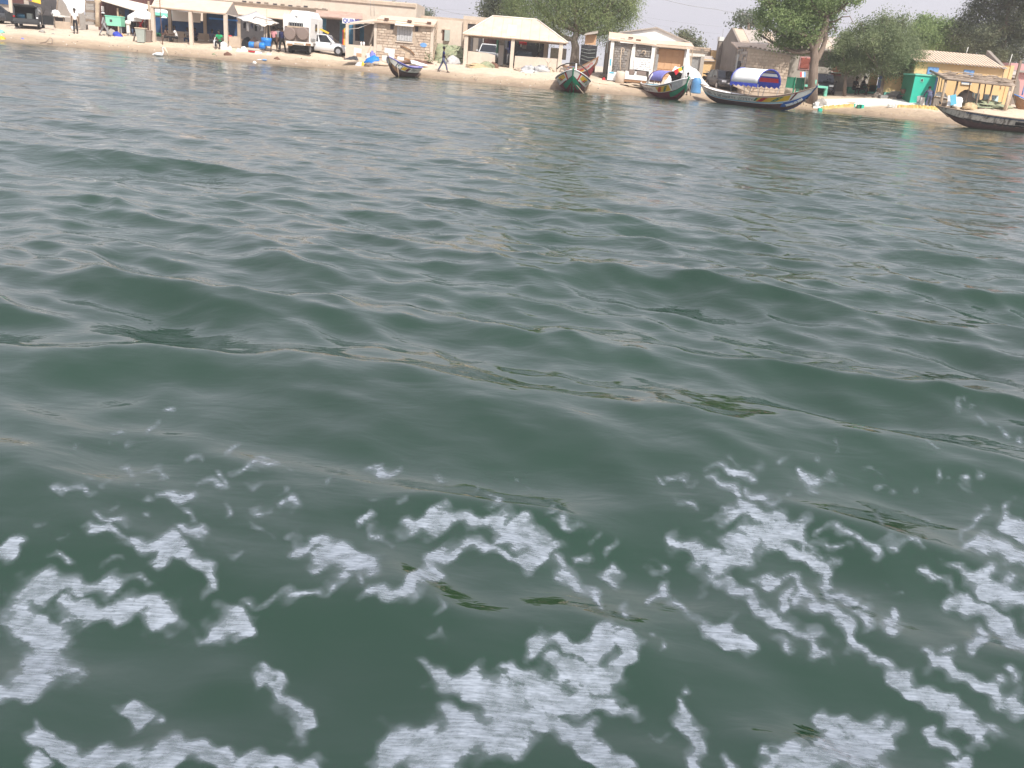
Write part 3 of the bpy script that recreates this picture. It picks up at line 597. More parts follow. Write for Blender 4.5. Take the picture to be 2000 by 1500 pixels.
def car(label, loc, rz, L=4.0, W=1.75, H=1.5, paint='carblack', group=None, rear_plate=None, front_plate='plate', rack=False, tilt=0):
    t = thing('parked_car', label, 'car', loc, rz, group, True)
    if tilt: t.rotation_euler = (0, tilt, rz)
    hw = W / 2; zb = 0.22
    st = [(-0.50, 0.34, 0.60, 0.80), (-0.485, 0.24, 0.80, 0.93), (-0.42, 0.22, 0.92, 1), (-0.2, 0.22, 0.93, 1), (0.05, 0.22, 0.91, 1), (0.2, 0.22, 0.88, 1), (0.33, 0.22, 0.80, 0.99), (0.44, 0.22, 0.70, 0.94), (0.485, 0.24, 0.58, 0.84), (0.50, 0.32, 0.48, 0.74)]
    q = MB(); v = []
    for fx, z0, z1, wf in st:
        z1 = z1 * H / 1.5
        for y, z in ((-.86, z0), (-1, z0 + .12), (-1, (z0 + z1) / 2), (-.95, z1 - 0.05), (-.80, z1), (.80, z1), (.95, z1 - 0.05), (1, (z0 + z1) / 2), (1, z0 + .12), (.86, z0)): v.append((fx * L, y * hw * wf, z))
    n = 10; fs = [(i * n + k, i * n + (k + 1) % n, (i + 1) * n + (k + 1) % n, (i + 1) * n + k) for i in range(len(st) - 1) for k in range(n)] + [tuple(range(n)), tuple((len(st) - 1) * n + k for k in range(n))]
    q.add(v, fs, 0, True)
    # greenhouse
    gb = 0.90 * H / 1.5; B_ = [(-0.475 * L, gb - 0.05), (0.245 * L, gb - 0.03)]; T_ = [(-0.36 * L, H * 0.97), (-0.2 * L, H), (-0.02 * L, H), (0.055 * L, H * 0.965)]
    wb, wt = hw * 0.92, hw * 0.74
    g = []
    for y in (-1, 1):
        g += [(B_[0][0], y * wb, B_[0][1]), (B_[1][0], y * wb, B_[1][1])] + [(a, y * wt, b) for a, b in T_[::-1]]
    q.add(g, [(0, 1, 2, 3, 4, 5), (11, 10, 9, 8, 7, 6), (5, 4, 10, 11), (4, 3, 9, 10), (3, 2, 8, 9), (1, 7, 8, 2), (0, 5, 11, 6)], 0, False)
    q.build('body', M[paint], t)
    def pane(name, c, m, off=0.006):
        q = MB(); q.quadslab([Vector(p) for p in c], off); return q.build(name, m, t)
    def lerp(a, b, f): return tuple(a[i] + (b[i] - a[i]) * f for i in range(3))
    def inset(a, b, c_, d, i, o):
        cen = [sum(p[k] for p in (a, b, c_, d)) / 4 for k in range(3)]; r_ = [Vector(lerp(p, cen, i)) for p in (a, b, c_, d)]
        nn = (r_[1] - r_[0]).cross(r_[2] - r_[0]).normalized()
        if nn.dot(Vector(cen) - Vector((-0.1 * L, 0, gb * 0.9))) < 0: nn = -nn; r_ = r_[::-1]
        return [p + nn * o for p in r_]
    pane('windscreen', inset(g[1], g[7], g[8], g[2], 0.1, 0.012), M['glass'])
    pane('rear_window', inset(g[0], g[6], g[11], g[5], 0.12, 0.012), M['glass'])
    for y in (0, 6):
        b0, b1, t1, t0 = g[y], g[y + 1], g[y + 2], g[y + 5]
        for f0, f1 in ((0.14, 0.50), (0.53, 0.90)):
            a, b = lerp(b0, b1, f0 + (0.04 if f0 < .3 else 0)), lerp(b0, b1, f1); c_, d = lerp(t0, t1, min(1, f1 * 1.08)), lerp(t0, t1, max(0.02, f0 * 1.05 - 0.06))
            pane('side_window', inset(a, b, c_, d, 0.11, 0.012), M['glass'])
    for s in (-1, 1):
        q = MB(); q.obox((0.475 * L, s * hw * 0.62, 0.66 * H / 1.5), (0.10, 0.34, 0.15), (0, 0, s * 0.35)); q.build('headlight', M['lamp'], t)
        q = MB(); q.obox((-0.487 * L, s * hw * 0.78, 0.86 * H / 1.5), (0.06, 0.16, 0.26)); q.build('tail_light', M['redlamp'], t)
        q = MB(); q.obox((0.17 * L, s * (hw + 0.08), 0.98 * H / 1.5), (0.09, 0.16, 0.12)); q.build('wing_mirror', M[paint], t)
        for fx in (-0.30, 0.31):
            a = MB(); a.lathe((fx * L, s * (hw * 0.985), 0.33), [(0.37, -0.02), (0.37, 0.022)], 20, axis='Y', smooth=False); a.build('wheel_arch', M['black'], t)
            wheel(t, fx * L, s * (hw - 0.075), 0.31)
    q = MB(); q.obox((0.497 * L, 0, 0.42), (0.03, W * 0.55, 0.14)); q.build('grille', M['black'], t)
    q = MB(); q.obox((0.507 * L, 0, 0.52), (0.02, 0.5, 0.11)); q.build('number_plate', M[front_plate], t)
    q = MB(); q.obox((-0.503 * L, 0, 0.62), (0.02, 0.5, 0.11)); q.build('number_plate', M[rear_plate or front_plate], t)
    if rack:
        q = MB()
        for s in (-1, 1): q.tube([(-0.3 * L, s * wt * 0.9, H + 0.06), (0.0, s * wt * 0.9, H + 0.06)], 0.02, 6)
        q.build('roof_rail', M['black'], t)
    return t

# ---------------------------------------------------------------- pirogues (bow = local +X)
class Hull:
    def __init__(s, L, B, D_, rb, rs, full=2.4, over=0.16, bowpow=2.2): s.L, s.B, s.D, s.rb, s.rs, s.full, s.over, s.bp = L, B, D_, rb, rs, full, over, bowpow
    def pt(s, u, v, side, off=0.0):
        c = 2 * u - 1; w = s.B / 2 * max(0.0, 1 - abs(c) ** s.full) ** 0.85 + 0.035
        zt = s.D + (s.rb * max(0, c) ** s.bp + s.rs * max(0, -c) ** s.bp)
        zk = (s.rb * 0.55 + s.D * 0.55) * max(0, c) ** 5 + (s.rs * 0.5 + s.D * 0.5) * max(0, -c) ** 5
        x = s.L / 2 * c * (1 - s.over + s.over * v)
        lat = w * (0.10 + 0.90 * v ** 0.62)
        z = zk + (zt - zk) * v
        return Vector((x, side * (lat + off), z))
    def patch(s, mb, u0, u1, v0, v1, side, off=0.012, nu=12, nv=2, slant=0.0, mi=0):
        vs = []
        for i in range(nu + 1):
            for j in range(nv + 1):
                fv = j / nv; v = v0 + (v1 - v0) * fv; u = u0 + (u1 - u0) * i / nu + slant * (fv - 0.5); vs.append(s.pt(u, v, side, off))
        fs = [(i * (nv + 1) + j, (i + 1) * (nv + 1) + j, (i + 1) * (nv + 1) + j + 1, i * (nv + 1) + j + 1) for i in range(nu) for j in range(nv)]
        return mb.add(vs, fs, mi, True)

def pirogue(label, stern, bow, B, D_, rb, rs, zbase, cols, group='wooden pirogues along the beach', bands=None, full=2.4, roll=0.0, pitch=0.0, over=0.16, plates=True, thwarts=4, script=True, bowpow=2.2):
    """cols: bottom, stripe, band, gunwale, inside, stem"""
    st, bo = Vector((stern[0], stern[1], 0)), Vector((bow[0], bow[1], 0)); d = bo - st; L = d.length; c = (st + bo) / 2
    t = thing('pirogue', label, 'boat', (c.x, c.y, zbase), math.atan2(d.y, d.x), group, True)
    t.rotation_euler = (roll, pitch, math.atan2(d.y, d.x))
    H = Hull(L, B, D_, rb, rs, full, over, bowpow)
    NU = 30; V = [0, 0.12, 0.28, 0.42, 0.5, 0.62, 0.78, 0.93, 1.0]
    q = MB(); vs = []; ms = []
    for side in (1, -1):
        for i in range(NU + 1):
            for v in V: vs.append(H.pt(i / NU, v, side))
    nv = len(V); off = (NU + 1) * nv
    for sd in (0, 1):
        for i in range(NU):
            for j in range(nv - 1):
                a = sd * off + i * nv + j; f = (a, a + nv, a + nv + 1, a + 1); f = f[::-1] if sd else f
                q.add([], [], 0); q.f.append(list(f)); q.m.append(0 if V[j + 1] <= 0.42 else 1 if V[j + 1] <= 0.5 else 2); q.sm.append(True)
    q.v = [tuple(p) for p in vs]
    for i in range(NU): q.f.append([i * nv, off + i * nv, off + (i + 1) * nv, (i + 1) * nv]); q.m.append(0); q.sm.append(False)
    for i in (0, NU):
        for j in range(nv - 1): q.f.append([i * nv + j, i * nv + j + 1, off + i * nv + j + 1, off + i * nv + j]); q.m.append(2); q.sm.append(False)
    hull = q.build('hull', [M[cols['bottom']], M[cols['stripe']], M[cols['band']]], t)
    # inner planking and floor
    q = MB(); vs = []
    def ipt(u, v, side):
        p = H.pt(u, v, side); return Vector((p.x, side * max(0.02, abs(p.y) - 0.045), p.z + 0.02 * (1 - v)))
    IV = [0.25, 0.6, 1.0]
    for side in (1, -1):
        base = len(q.v)
        for i in range(NU + 1):
            for v in IV: q.v.append(tuple(ipt(0.03 + 0.94 * i / NU, v, side)))
        for i in range(NU):
            for j in range(2): q.f.append([base + i * 3 + j, base + i * 3 + j + 1, base + (i + 1) * 3 + j + 1, base + (i + 1) * 3 + j]); q.m.append(0); q.sm.append(True)
    for i in range(NU): q.f.append([i * 3, (i + 1) * 3, (NU + 1) * 3 + (i + 1) * 3, (NU + 1) * 3 + i * 3]); q.m.append(0); q.sm.append(False)
    q.build('inner_planking', M[cols['inside']], t)
    for side in (1, -1):
        q = MB(); q.tube([H.pt(i / 24, 1.0, side) + Vector((0, 0, 0.012)) for i in range(25)], 0.036, 6); q.build('gunwale', M[cols['gunwale']], t)
    for i in range(thwarts):
        u = 0.2 + 0.6 * i / max(1, thwarts - 1); a = H.pt(u, 0.82, 1); q = MB(); q.box(a.x - 0.11, a.x + 0.11, -abs(a.y) + 0.05, abs(a.y) - 0.05, a.z - 0.02, a.z + 0.02); q.build('thwart', M[cols.get('thwart', cols['gunwale'])], t)
    q = MB(); pth = [H.pt(1.0, v, 1) * 1.0 for v in (0.0, 0.3, 0.6, 1.0)]; pth = [Vector((p.x + 0.02, 0, p.z)) for p in pth]; pth.append(pth[-1] + Vector((0.06, 0, 0.10)))
    q.tube(pth, 0.05, 6); q.build('stem_post', M[cols['stem']], t)
    if 'foredeck' in cols:
        q = MB(); vs = []
        for i in range(9):
            u = 0.80 + 0.2 * i / 8
            for s_ in (1, -1): p = H.pt(u, 1.0, s_); vs.append((p.x, p.y, p.z + 0.03))
        q.add(vs, [(2 * i, 2 * i + 2, 2 * i + 3, 2 * i + 1) for i in range(8)]); q.build('foredeck', M[cols['foredeck']], t)
    for item in (bands or []):
        nm, mt, u0, u1, v0, v1, sl_ = item[:7]
        for side in (1, -1):
            q = MB(); H.patch(q, u0, u1, v0, v1, side, item[7] if len(item) > 7 else 0.010, max(2, int((u1 - u0) * 40)), 2, sl_); q.build(nm, M[mt], t)
    if script:
        # brush lettering, too small to read: loops and strokes along the band
        for side in (1, -1):
            q = MB(); u = script[0]
            while u < script[1]:
                w_ = 0.010 + 0.012 * random.random(); k = random.random()
                if k < 0.8:
                    va, vb = 0.60 + 0.06 * random.random(), 0.80 + 0.05 * random.random()
                    H.patch(q, u, u + w_ * 0.35, va, vb, side, 0.016, 1, 1, 0.01 * (random.random() - .5))
                    H.patch(q, u, u + w_, va if k < .4 else vb - 0.05, (va if k < .4 else vb - 0.05) + 0.05, side, 0.016, 1, 1)
                    if k < .3: H.patch(q, u + w_ * 0.6, u + w_, 0.64, 0.78, side, 0.016, 1, 1)
                u += w_ * 1.25
            q.build('brush_lettering', M[script[2]], t)
    return t, H

# ---------------------------------------------------------------- trees
def leaf_mat(name, c1, c2):
    m = D.materials.new(name); m.use_nodes = True; n = m.node_tree.nodes; l = m.node_tree.links
    b = n['Principled BSDF']; b.inputs['Roughness'].default_value = 0.65; b.inputs['Specular IOR Level'].default_value = 0.25
    tc = n.new('ShaderNodeTexCoord'); z = n.new('ShaderNodeTexNoise'); z.inputs['Scale'].default_value = 0.9; z.inputs['Detail'].default_value = 5; l.new(tc.outputs['Object'], z.inputs['Vector'])
    rp = n.new('ShaderNodeValToRGB'); rp.color_ramp.elements[0].position = 0.36; rp.color_ramp.elements[1].position = 0.66
    rp.color_ramp.elements[0].color = (*c1, 1); rp.color_ramp.elements[1].color = (*c2, 1); l.new(z.outputs[0], rp.inputs[0]); l.new(rp.outputs[0], b.inputs['Base Color'])
    tr = n.new('ShaderNodeBsdfTranslucent'); l.new(rp.outputs[0], tr.inputs[0]); mx = n.new('ShaderNodeMixShader'); mx.inputs[0].default_value = 0.42
    out = n['Material Output']; l.new(b.outputs[0], mx.inputs[1]); l.new(tr.outputs[0], mx.inputs[2]); l.new(mx.outputs[0], out.inputs[0]); MATS[name] = m; return m
LEAF = {'willow': leaf_mat('grey_green_leaves', (0.15, 0.21, 0.095), (0.34, 0.40, 0.18)), 'neem': leaf_mat('bright_green_leaves', (0.15, 0.22, 0.09), (0.34, 0.43, 0.19)),
        'dull': leaf_mat('dull_olive_leaves', (0.15, 0.195, 0.105), (0.30, 0.35, 0.19)), 'dark': leaf_mat('dark_needles', (0.10, 0.12, 0.085), (0.23, 0.25, 0.15)), 'far': leaf_mat('hazy_green_leaves', (0.10, 0.13, 0.09), (0.17, 0.20, 0.14)),
        'dry': leaf_mat('dry_yellow_leaves', (0.20, 0.17, 0.09), (0.30, 0.24, 0.14))}
def crown_mesh(lobes, n, size, droop=0.0, clump=0.3, per=14, aspect=0.5):
    "leaves in clumps spread through the lobes (centre, radii)"
    vol = np.array([r.x * r.z for c, r in lobes]); share = vol / vol.sum(); out = []
    for (c, r), sh in zip(lobes, share):
        m_ = max(3, int(n * sh / per)); d = rng.normal(size=(m_, 3)); d /= np.linalg.norm(d, axis=1)[:, None]; rad = 0.45 + 0.58 * rng.random(m_) ** 0.6
        cc = np.array(c) + d * np.array(r) * rad[:, None]
        cs = clump * (0.6 + 0.9 * rng.random(m_))
        for ce, s_ in zip(cc, cs):
            k = rng.integers(int(per * .5), int(per * 1.6)); p = ce + rng.normal(size=(k, 3)) * s_ * np.array([1, 1, 0.75 + droop]) ; out.append(p)
    P = np.concatenate(out); k = len(P)
    a = rng.normal(size=(k, 3)); a[:, 2] = a[:, 2] * (1 - droop) - droop * 2.2; a /= np.linalg.norm(a, axis=1)[:, None]
    b = np.cross(a, rng.normal(size=(k, 3))); b /= np.linalg.norm(b, axis=1)[:, None]
    ln = size * (0.7 + 0.7 * rng.random(k))[:, None]; wd = ln * aspect
    co = np.stack([P - a * ln, P + b * wd, P + a * ln, P - b * wd], 1).reshape(-1, 3)
    return co, np.arange(4 * k).reshape(-1, 4)
def tree(name, label, px, Y, py_base, trunk, lobes, n=9000, size=0.09, leaf='neem', r=0.25, bark='bark', droop=0.0, clump=0.3, depth=0.8, group=None, twigs=2, z=None, cat='tree', per=14, aspect=0.5):
    """trunk: photo pixels up the stem; lobes: (px, py, rx, ry) in photo pixels"""
    g = G3(px, Y); S = Y / F_PX * 0.96
    t = thing(name, label, cat, (g.x, Y, g.z if z is None else z), 0, group)
    L3 = []
    for i, (a, b, rx, ry) in enumerate(lobes):
        dy = (rng.random() - 0.5) * depth * 4; p = P3(a, b, Y); p = p + Vector((0, dy, 0)); L3.append((p, Vector((rx * S, max(rx * S * depth, 0.4), ry * S))))
    q = MB(); tp = [Vector((g.x, Y, g.z - 0.3))] + [P3(a, b, Y) for a, b in trunk]; k = len(tp)
    q.tube(tp, [r * (1.25 if i == 0 else 1 - 0.45 * i / k) for i in range(k)], 10)
    q.build('trunk', M[bark], t)
    for p, rr in L3:
        # a limb from the nearest point of the upper stem into the lobe
        s_ = min(tp[max(1, k // 2):], key=lambda a: (a - p).length); mid = s_.lerp(p, 0.5) + Vector((0, 0, -0.12 * (p - s_).length))
        q = MB(); q.tube([s_, mid, p, p + Vector((0, 0, rr.z * 0.5))], [r * 0.42, r * 0.3, r * 0.16, 0.02], 6)
        for _ in range(twigs):
            e = p + Vector((random.uniform(-1, 1) * rr.x * .8, random.uniform(-1, 1) * rr.y * .6, random.uniform(-.6, .9) * rr.z)); q.tube([mid, mid.lerp(e, .6) + Vector((0, 0, -.1)), e], [r * 0.2, r * 0.1, 0.015], 5)
        q.build('limb', M[bark], t)
    co, f = crown_mesh(L3, n, size, droop, clump, per, aspect); org = np.array(t.location)
    me = np_mesh('crown', co - org, f, False); me.materials.append(LEAF[leaf]); o = D.objects.new('crown', me); COL.objects.link(o); o.parent = t
    return t

# ================================================================ THE WATERFRONT, left to right
def vblocks(parent, x0, x1, z0, z1, Y, bw, bh, mats, holes=(), name='block', limit=295, side=None):
    "laid blocks standing 3 cm proud of the mortar; side=(X,) lays them on a wall facing +-X (then x0,x1 are depths)"
    protos = []
    for m in mats:
        q = MB(); q.obox((0, 0, 0), (1, 1, 1), taper=0.97); me = q.build('proto', m).data; protos.append(me)
    for o in [o for o in D.objects if o.name.startswith('proto')]: D.objects.remove(o)
    rows = max(1, round((z1 - z0) / bh)); bh = (z1 - z0) / rows; cnt = 0; org = ORG[parent.name]; cells = []
    for i in range(rows):
        x = x0 - (bw / 2 if i % 2 else 0)
        while x < x1 - 0.03:
            w_ = bw * random.uniform(0.85, 1.15); a, b = max(x, x0), min(x + w_, x1)
            if b - a > bw * 0.25 and not any(a < h[1] and b > h[0] and z0 + i * bh < h[3] and z0 + (i + 1) * bh > h[2] for h in holes): cells.append((a, b, z0 + i * bh))
            x += w_
    if len(cells) > limit: cells = random.sample(cells, limit)
    for a, b, z in cells:
        o = D.objects.new(name, random.choice(protos)); COL.objects.link(o); o.parent = parent
        pr = random.uniform(0.0, 0.012); c = Vector(((a + b) / 2, Y - pr, z + bh / 2)); sc_ = (b - a - 0.028, 0.05, bh - random.uniform(0.022, 0.04))
        if side: c = Vector((side[0] + (0.012 + pr) * side[1], (a + b) / 2, z + bh / 2)); o.scale = (sc_[1], sc_[0], sc_[2])
        else: o.scale = sc_
        o.location = c - org; o.rotation_euler = (random.uniform(-.01, .01), random.uniform(-.012, .012), 0)

def bld(name, label, cat, px, Y, group=None):
    g = G3(px, Y); return thing(name, label, cat, (g.x, Y, g.z), 0, group)
def pbox(name, parent, m, px0, py0, px1, py1, Y, depth, label=None, ground_=False):
    q = MB(); x0, x1, z0, z1 = rect(px0, py0, px1, py1, Y)
    if ground_: z0 = min(ground(x0, Y), ground(x1, Y)) - 0.15
    q.box(x0, x1, Y, Y + depth, z0, z1); return q.build(name, M[m], parent, label)
def post(name, parent, m, px, py0, Y, w_=0.2, py1=None, px1=None, round_=False):
    a = P3(px, py0, Y); x = a.x; z0 = ground(x, Y) - 0.15 if py1 is None else at(px1 or px, py1, Y)[1]; xb = x if px1 is None else at(px1, py1 or py0, Y)[0]
    q = MB()
    if round_: q.tube([(xb, Y, z0), ((x + xb) / 2 + 0.02, Y, (z0 + a.z) / 2), (x, Y, a.z)], w_ / 2, 7)
    else:
        h = w_ / 2; q.add([(xb - h, Y - h, z0), (xb + h, Y - h, z0), (xb + h, Y + h, z0), (xb - h, Y + h, z0), (x - h, Y - h, a.z), (x + h, Y - h, a.z), (x + h, Y + h, a.z), (x - h, Y + h, a.z)],
                          [(3, 2, 1, 0), (4, 5, 6, 7), (0, 1, 5, 4), (1, 2, 6, 5), (2, 3, 7, 6), (3, 0, 4, 7)])
    return q.build(name, M[m], parent)
def slab4(name, parent, m, c, th=0.06, label=None):
    "roof or cloth sheet through four (px, py, Y) corners"
    q = MB(); p = [P3(*k) for k in c]; q.quadslab(p, th); return q.build(name, M[m], parent, label)
def cloth(name, m, c, sag=0.2, n=10, wav=0.04, parent=None, th=0.012):
    "sagging cloth through four corners a b c d (world vectors)"
    q = MB(); a, b, c_, d = [Vector(k) for k in c]; vs = []
    for i in range(n + 1):
        for j in range(n + 1):
            u, v = i / n, j / n; p = a.lerp(b, u).lerp(d.lerp(c_, u), v)
            p.z -= sag * 4 * u * (1 - u) * v * (1 - v) * 1.2; p += Vector((rng.normal(), rng.normal(), rng.normal())) * wav * (0.5 if i in (0, n) or j in (0, n) else 1); vs.append(p)
    q.add(vs, [(i * (n + 1) + j, (i + 1) * (n + 1) + j, (i + 1) * (n + 1) + j + 1, i * (n + 1) + j + 1) for i in range(n) for j in range(n)], 0, True)
    o = q.build(name, M[m], parent); s_ = o.modifiers.new('th', 'SOLIDIFY'); s_.thickness = th; return o
def heap(name, m, px, Y, w_, h_, d_=None, label='', cat='heap', parent=None, lump=0.25, seed=0, dz=0.0, group=None):
    "a soft uneven pile resting on the ground"
    g = G3(px, Y); q = MB(); n, k = 16, 7; vs = []; d_ = d_ or w_ * 0.7; rr = random.Random(seed + int(px))
    for i in range(k):
        for j in range(n):
            a = 2 * PI * j / n; e = i / (k - 1) * PI / 2; f = 1 + lump * (rr.random() - .5) * 2
            vs.append((g.x + w_ / 2 * math.cos(e) * math.cos(a) * f, Y + d_ / 2 * math.cos(e) * math.sin(a) * f, g.z - 0.08 + dz + (h_ + 0.08) * math.sin(e) * (1 + lump * (rr.random() - .5))))
    q.add(vs, [(i * n + j, i * n + (j + 1) % n, (i + 1) * n + (j + 1) % n, (i + 1) * n + j) for i in range(k - 1) for j in range(n)] + [tuple((k - 1) * n + j for j in range(n))], 0, True)
    o = q.build(name, M[m], parent)
    if parent is None: recentre(o, (g.x, Y, g.z + dz)); solo(o, label, cat, group)
    return o

# ---- far left: shop block, dark car, minivan
t = bld('shop_building', 'dark shop front at the far left with a yellow and purple awning', 'building', 55, 86)
pbox('wall', t, 'grey_plaster', -40, -40, 112, 60, 86.3, 5, ground_=True)
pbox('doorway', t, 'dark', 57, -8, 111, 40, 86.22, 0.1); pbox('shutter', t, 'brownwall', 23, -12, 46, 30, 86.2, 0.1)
pbox('door_frame', t, 'plaster', 17, -14, 24, 40, 86.1, 0.2); pbox('sign_panel', t, 'navy', -6, -8, 16, 8, 86.1, 0.2)
q = MB(); p = [P3(46, -2, 84.5), P3(80, 7, 84.5), P3(79, 0, 85.6), P3(46, -8, 85.6)]; q.quadslab(p, 0.05); q.build('awning', M['yellow'], t)
q = MB(); p = [P3(40, -3, 84.4), P3(62, 0, 84.4), P3(62, -5, 85.6), P3(40, -8, 85.6)]; q.quadslab(p, 0.05); q.build('awning', M['lilac'], t, 'purple end of the awning')
pbox('crate', t, 'dark', 84, 12, 100, 30, 86.0, 0.2)
g = G3(-2, 80)
car('dark grey car cut off by the left edge, behind the open minivan', (g.x - 0.6, 80.5, g.z), R(70), 4.0, 1.7, 1.45, 'cargrey', 'parked cars along the waterfront', rear_plate='white_dirty')

def minivan():
    g = G3(64, 77.5); t = thing('minivan', 'dark minivan seen from behind with its tailgate raised and side door open', 'car', (g.x - 0.2, 77.5, g.z), R(111), 'parked cars along the waterfront', True)
    L, hw, H_ = 4.1, 0.9, 1.62; pm = M['cargrey']
    for s in (-1, 1):
        q = MB(); prof = [(-2.02, 0.3), (-2.05, 0.75), (-1.98, 1.05), (-1.78, H_ - 0.06), (0.3, H_ - 0.02), (1.0, 1.12), (1.9, 0.92), (2.05, 0.6), (2.0, 0.3)]
        q.prism(prof, s * hw - (0.0 if s > 0 else -0.07) - (0.07 if s > 0 else 0.0), s * hw); q.build('side_panel', pm, t)
        q = MB(); q.prism([(-1.80, 1.1), (-1.66, H_ - 0.18), (-0.9, H_ - 0.16), (-0.9, 1.08)], s * hw - 0.01 * s, s * (hw + 0.008)); q.prism([(-0.8, 1.08), (-0.8, H_ - 0.16), (0.2, H_ - 0.18), (0.8, 1.12)], s * hw - 0.01 * s, s * (hw + 0.008)); q.build('side_window', M['glass'], t)
        q = MB(); q.obox((-2.0, s * (hw - 0.10), 1.15), (0.12, 0.16, 0.62), (0, 0.2, 0)); q.build('rear_pillar', pm, t)
        q = MB(); q.obox((-2.07, s * (hw - 0.08), 0.82), (0.06, 0.14, 0.16)); q.build('tail_light', M['lamp' if s < 0 else 'redlamp'], t)
        for x in (-1.3, 1.25): wheel(t, x, s * (hw - 0.08), 0.33)
    q = MB(); q.box(-1.8, 0.4, -hw + 0.02, hw - 0.02, H_ - 0.06, H_); q.add([(0.35, -hw + .02, H_ - .02), (0.35, hw - .02, H_ - .02), (1.02, hw - .02, 1.13), (1.02, -hw + .02, 1.13), (1.95, -hw + .03, 0.93), (1.95, hw - .03, 0.93)], [(0, 1, 2, 3), (3, 2, 5, 4)]); q.build('roof', pm, t)
    q = MB(); q.box(-2.0, 2.0, -hw + 0.02, hw - 0.02, 0.28, 0.62); q.build('floor_pan', M['dark'], t)
    q = MB(); q.box(-1.0, -0.9, -hw + 0.08, hw - 0.08, 0.6, 1.12); q.build('rear_seat', M['dark'], t)
    q = MB(); q.obox((-2.1, 0, 0.55), (0.20, 1.84, 0.28), taper=0.94); q.obox((-2.08, 0, 0.34), (0.16, 1.7, 0.12)); q.build('rear_bumper', M['cargrey'], t)
    q = MB(); q.quadslab([Vector((-1.80, -0.80, H_ + 0.01)), Vector((-1.80, 0.80, H_ + 0.01)), Vector((-2.75, 0.74, H_ + 0.12)), Vector((-2.75, -0.74, H_ + 0.12))], 0.05); tg = q.build('tailgate', pm, t)
    q = MB(); q.quadslab([Vector((-1.95, -0.62, H_ + 0.03)), Vector((-1.95, 0.62, H_ + 0.03)), Vector((-2.5, 0.6, H_ + 0.10)), Vector((-2.5, -0.6, H_ + 0.10))], 0.012); q.build('rear_window', M['glass'], tg)
    q = MB(); q.add([(0.2, -hw - 0.02, 0.35), (-0.35, -hw - 0.85, 0.35), (-0.35, -hw - 0.85, 1.0), (0.2, -hw - 0.02, 1.05), (0.2, -hw - 0.08, 0.35), (-0.31, -hw - 0.9, 0.35), (-0.31, -hw - 0.9, 1.0), (0.2, -hw - 0.08, 1.05)], [(0, 1, 2, 3), (7, 6, 5, 4), (0, 4, 5, 1), (1, 5, 6, 2), (2, 6, 7, 3), (3, 7, 4, 0)]); dr = q.build('open_door', pm, t)
    q = MB(); q.tube([(0.2, -hw - .05, 1.05), (-0.02, -hw - .35, 1.6), (-0.3, -hw - .8, 1.5), (-0.33, -hw - .87, 1.0)], 0.025, 5); q.build('window_frame', pm, dr)
    q = MB(); q.add([(0.2, hw + 0.02, 0.4), (-0.2, hw + 0.8, 0.4), (-0.2, hw + 0.8, 1.0), (0.2, hw + 0.02, 1.05), (0.24, hw + 0.02, 0.4), (-0.16, hw + 0.84, 0.4), (-0.16, hw + 0.84, 1.0), (0.24, hw + 0.02, 1.05)], [(0, 1, 2, 3), (7, 6, 5, 4), (0, 4, 5, 1), (1, 5, 6, 2), (2, 6, 7, 3), (3, 7, 4, 0)]); q.build('open_door', pm, t)
    m_ = Matrix.Translation((g.x - 0.2, 77.5, g.z)) @ Matrix.Rotation(R(111), 4, 'Z')
    q = MB(); q.lathe(m_ @ Vector((-1.72, 0.38, 0.83)), [(0.05, -0.34), (0.17, -0.27), (0.19, 0), (0.17, 0.27), (0.05, 0.34)], 12, axis='X'); b_ = q.build('duffel_bag', M['teal']); recentre(b_, m_ @ Vector((-1.72, 0.38, 0.66))); solo(b_, 'turquoise duffel bag lying in the open boot of the minivan', 'bag')
    MATS['grey_green_plastic']; c_ = m_ @ Vector((-1.68, -0.28, 0.86)); q = MB(); q.obox(c_, (0.42, 0.3, 0.46), taper=0.92); b_ = q.build('jerrycan', M['greyplastic']); recentre(b_, c_ - Vector((0, 0, .23))); solo(b_, 'grey plastic jerrycan standing in the open boot of the minivan', 'jerrycan')
minivan()
# things between the minivan and the sheds
t = bld('market_table', 'low white table with a dark box under it, right of the minivan', 'table', 114, 81)
pbox('table_top', t, 'white_dirty', 103, 29.5, 127, 32.5, 80.6, 0.9)
for a in (106, 124): post('leg', t, 'wood', a, 32, 80.8, 0.06)
pbox('crate', t, 'dark', 107, 34, 121, 41, 80.9, 0.5)
q = MB(); g = P3(109, 29, 81); q.lathe(g, [(0.05, -.02), (0.34, 0), (0.36, 0.14), (0.22, 0.34), (0.04, 0.40)], 12); o = q.build('sack', M['white_cloth']); recentre(o, g); solo(o, 'bulging white sack on the low white table', 'sack')
o = cloth('hanging_sheet', 'white_cloth', [P3(114, -14, 82.5), P3(166, -10, 82.5), P3(165, 27, 82.2), P3(138, 29, 82.2)], 0.0, 9, 0.05); solo(o, 'large white sheet hanging between poles above the standing man', 'sheet')
t = bld('timber_frame', 'leaning wooden poles that hold up the white sheet', 'frame', 125, 82.8)
for a, b in ((115, 105), (137, 146), (166, 168)):
    q = MB(); x, z = at(a, -16, 82.8); x2 = at(b, 45, 82.8)[0]; q.tube([(x2, 82.8, ground(x2, 82.8) - .1), (x, 82.8, z)], 0.06, 6); q.build('pole', M['wood'], t)
t = bld('stone_pier', 'stack of grey weathered planks and stones standing behind the man in white', 'pier', 178, 81)
for i in range(8):
    q = MB(); x0, x1, z0, z1 = rect(167, 1 + i * 6, 183, 6.6 + i * 6, 81); q.obox(((x0 + x1) / 2 + random.uniform(-.04, .04), 81.3, (z0 + z1) / 2), (x1 - x0, 0.5, z1 - z0), (0, random.uniform(-.04, .04), 0)); q.build('stone', M['stone2' if i % 3 else 'wood'], t)
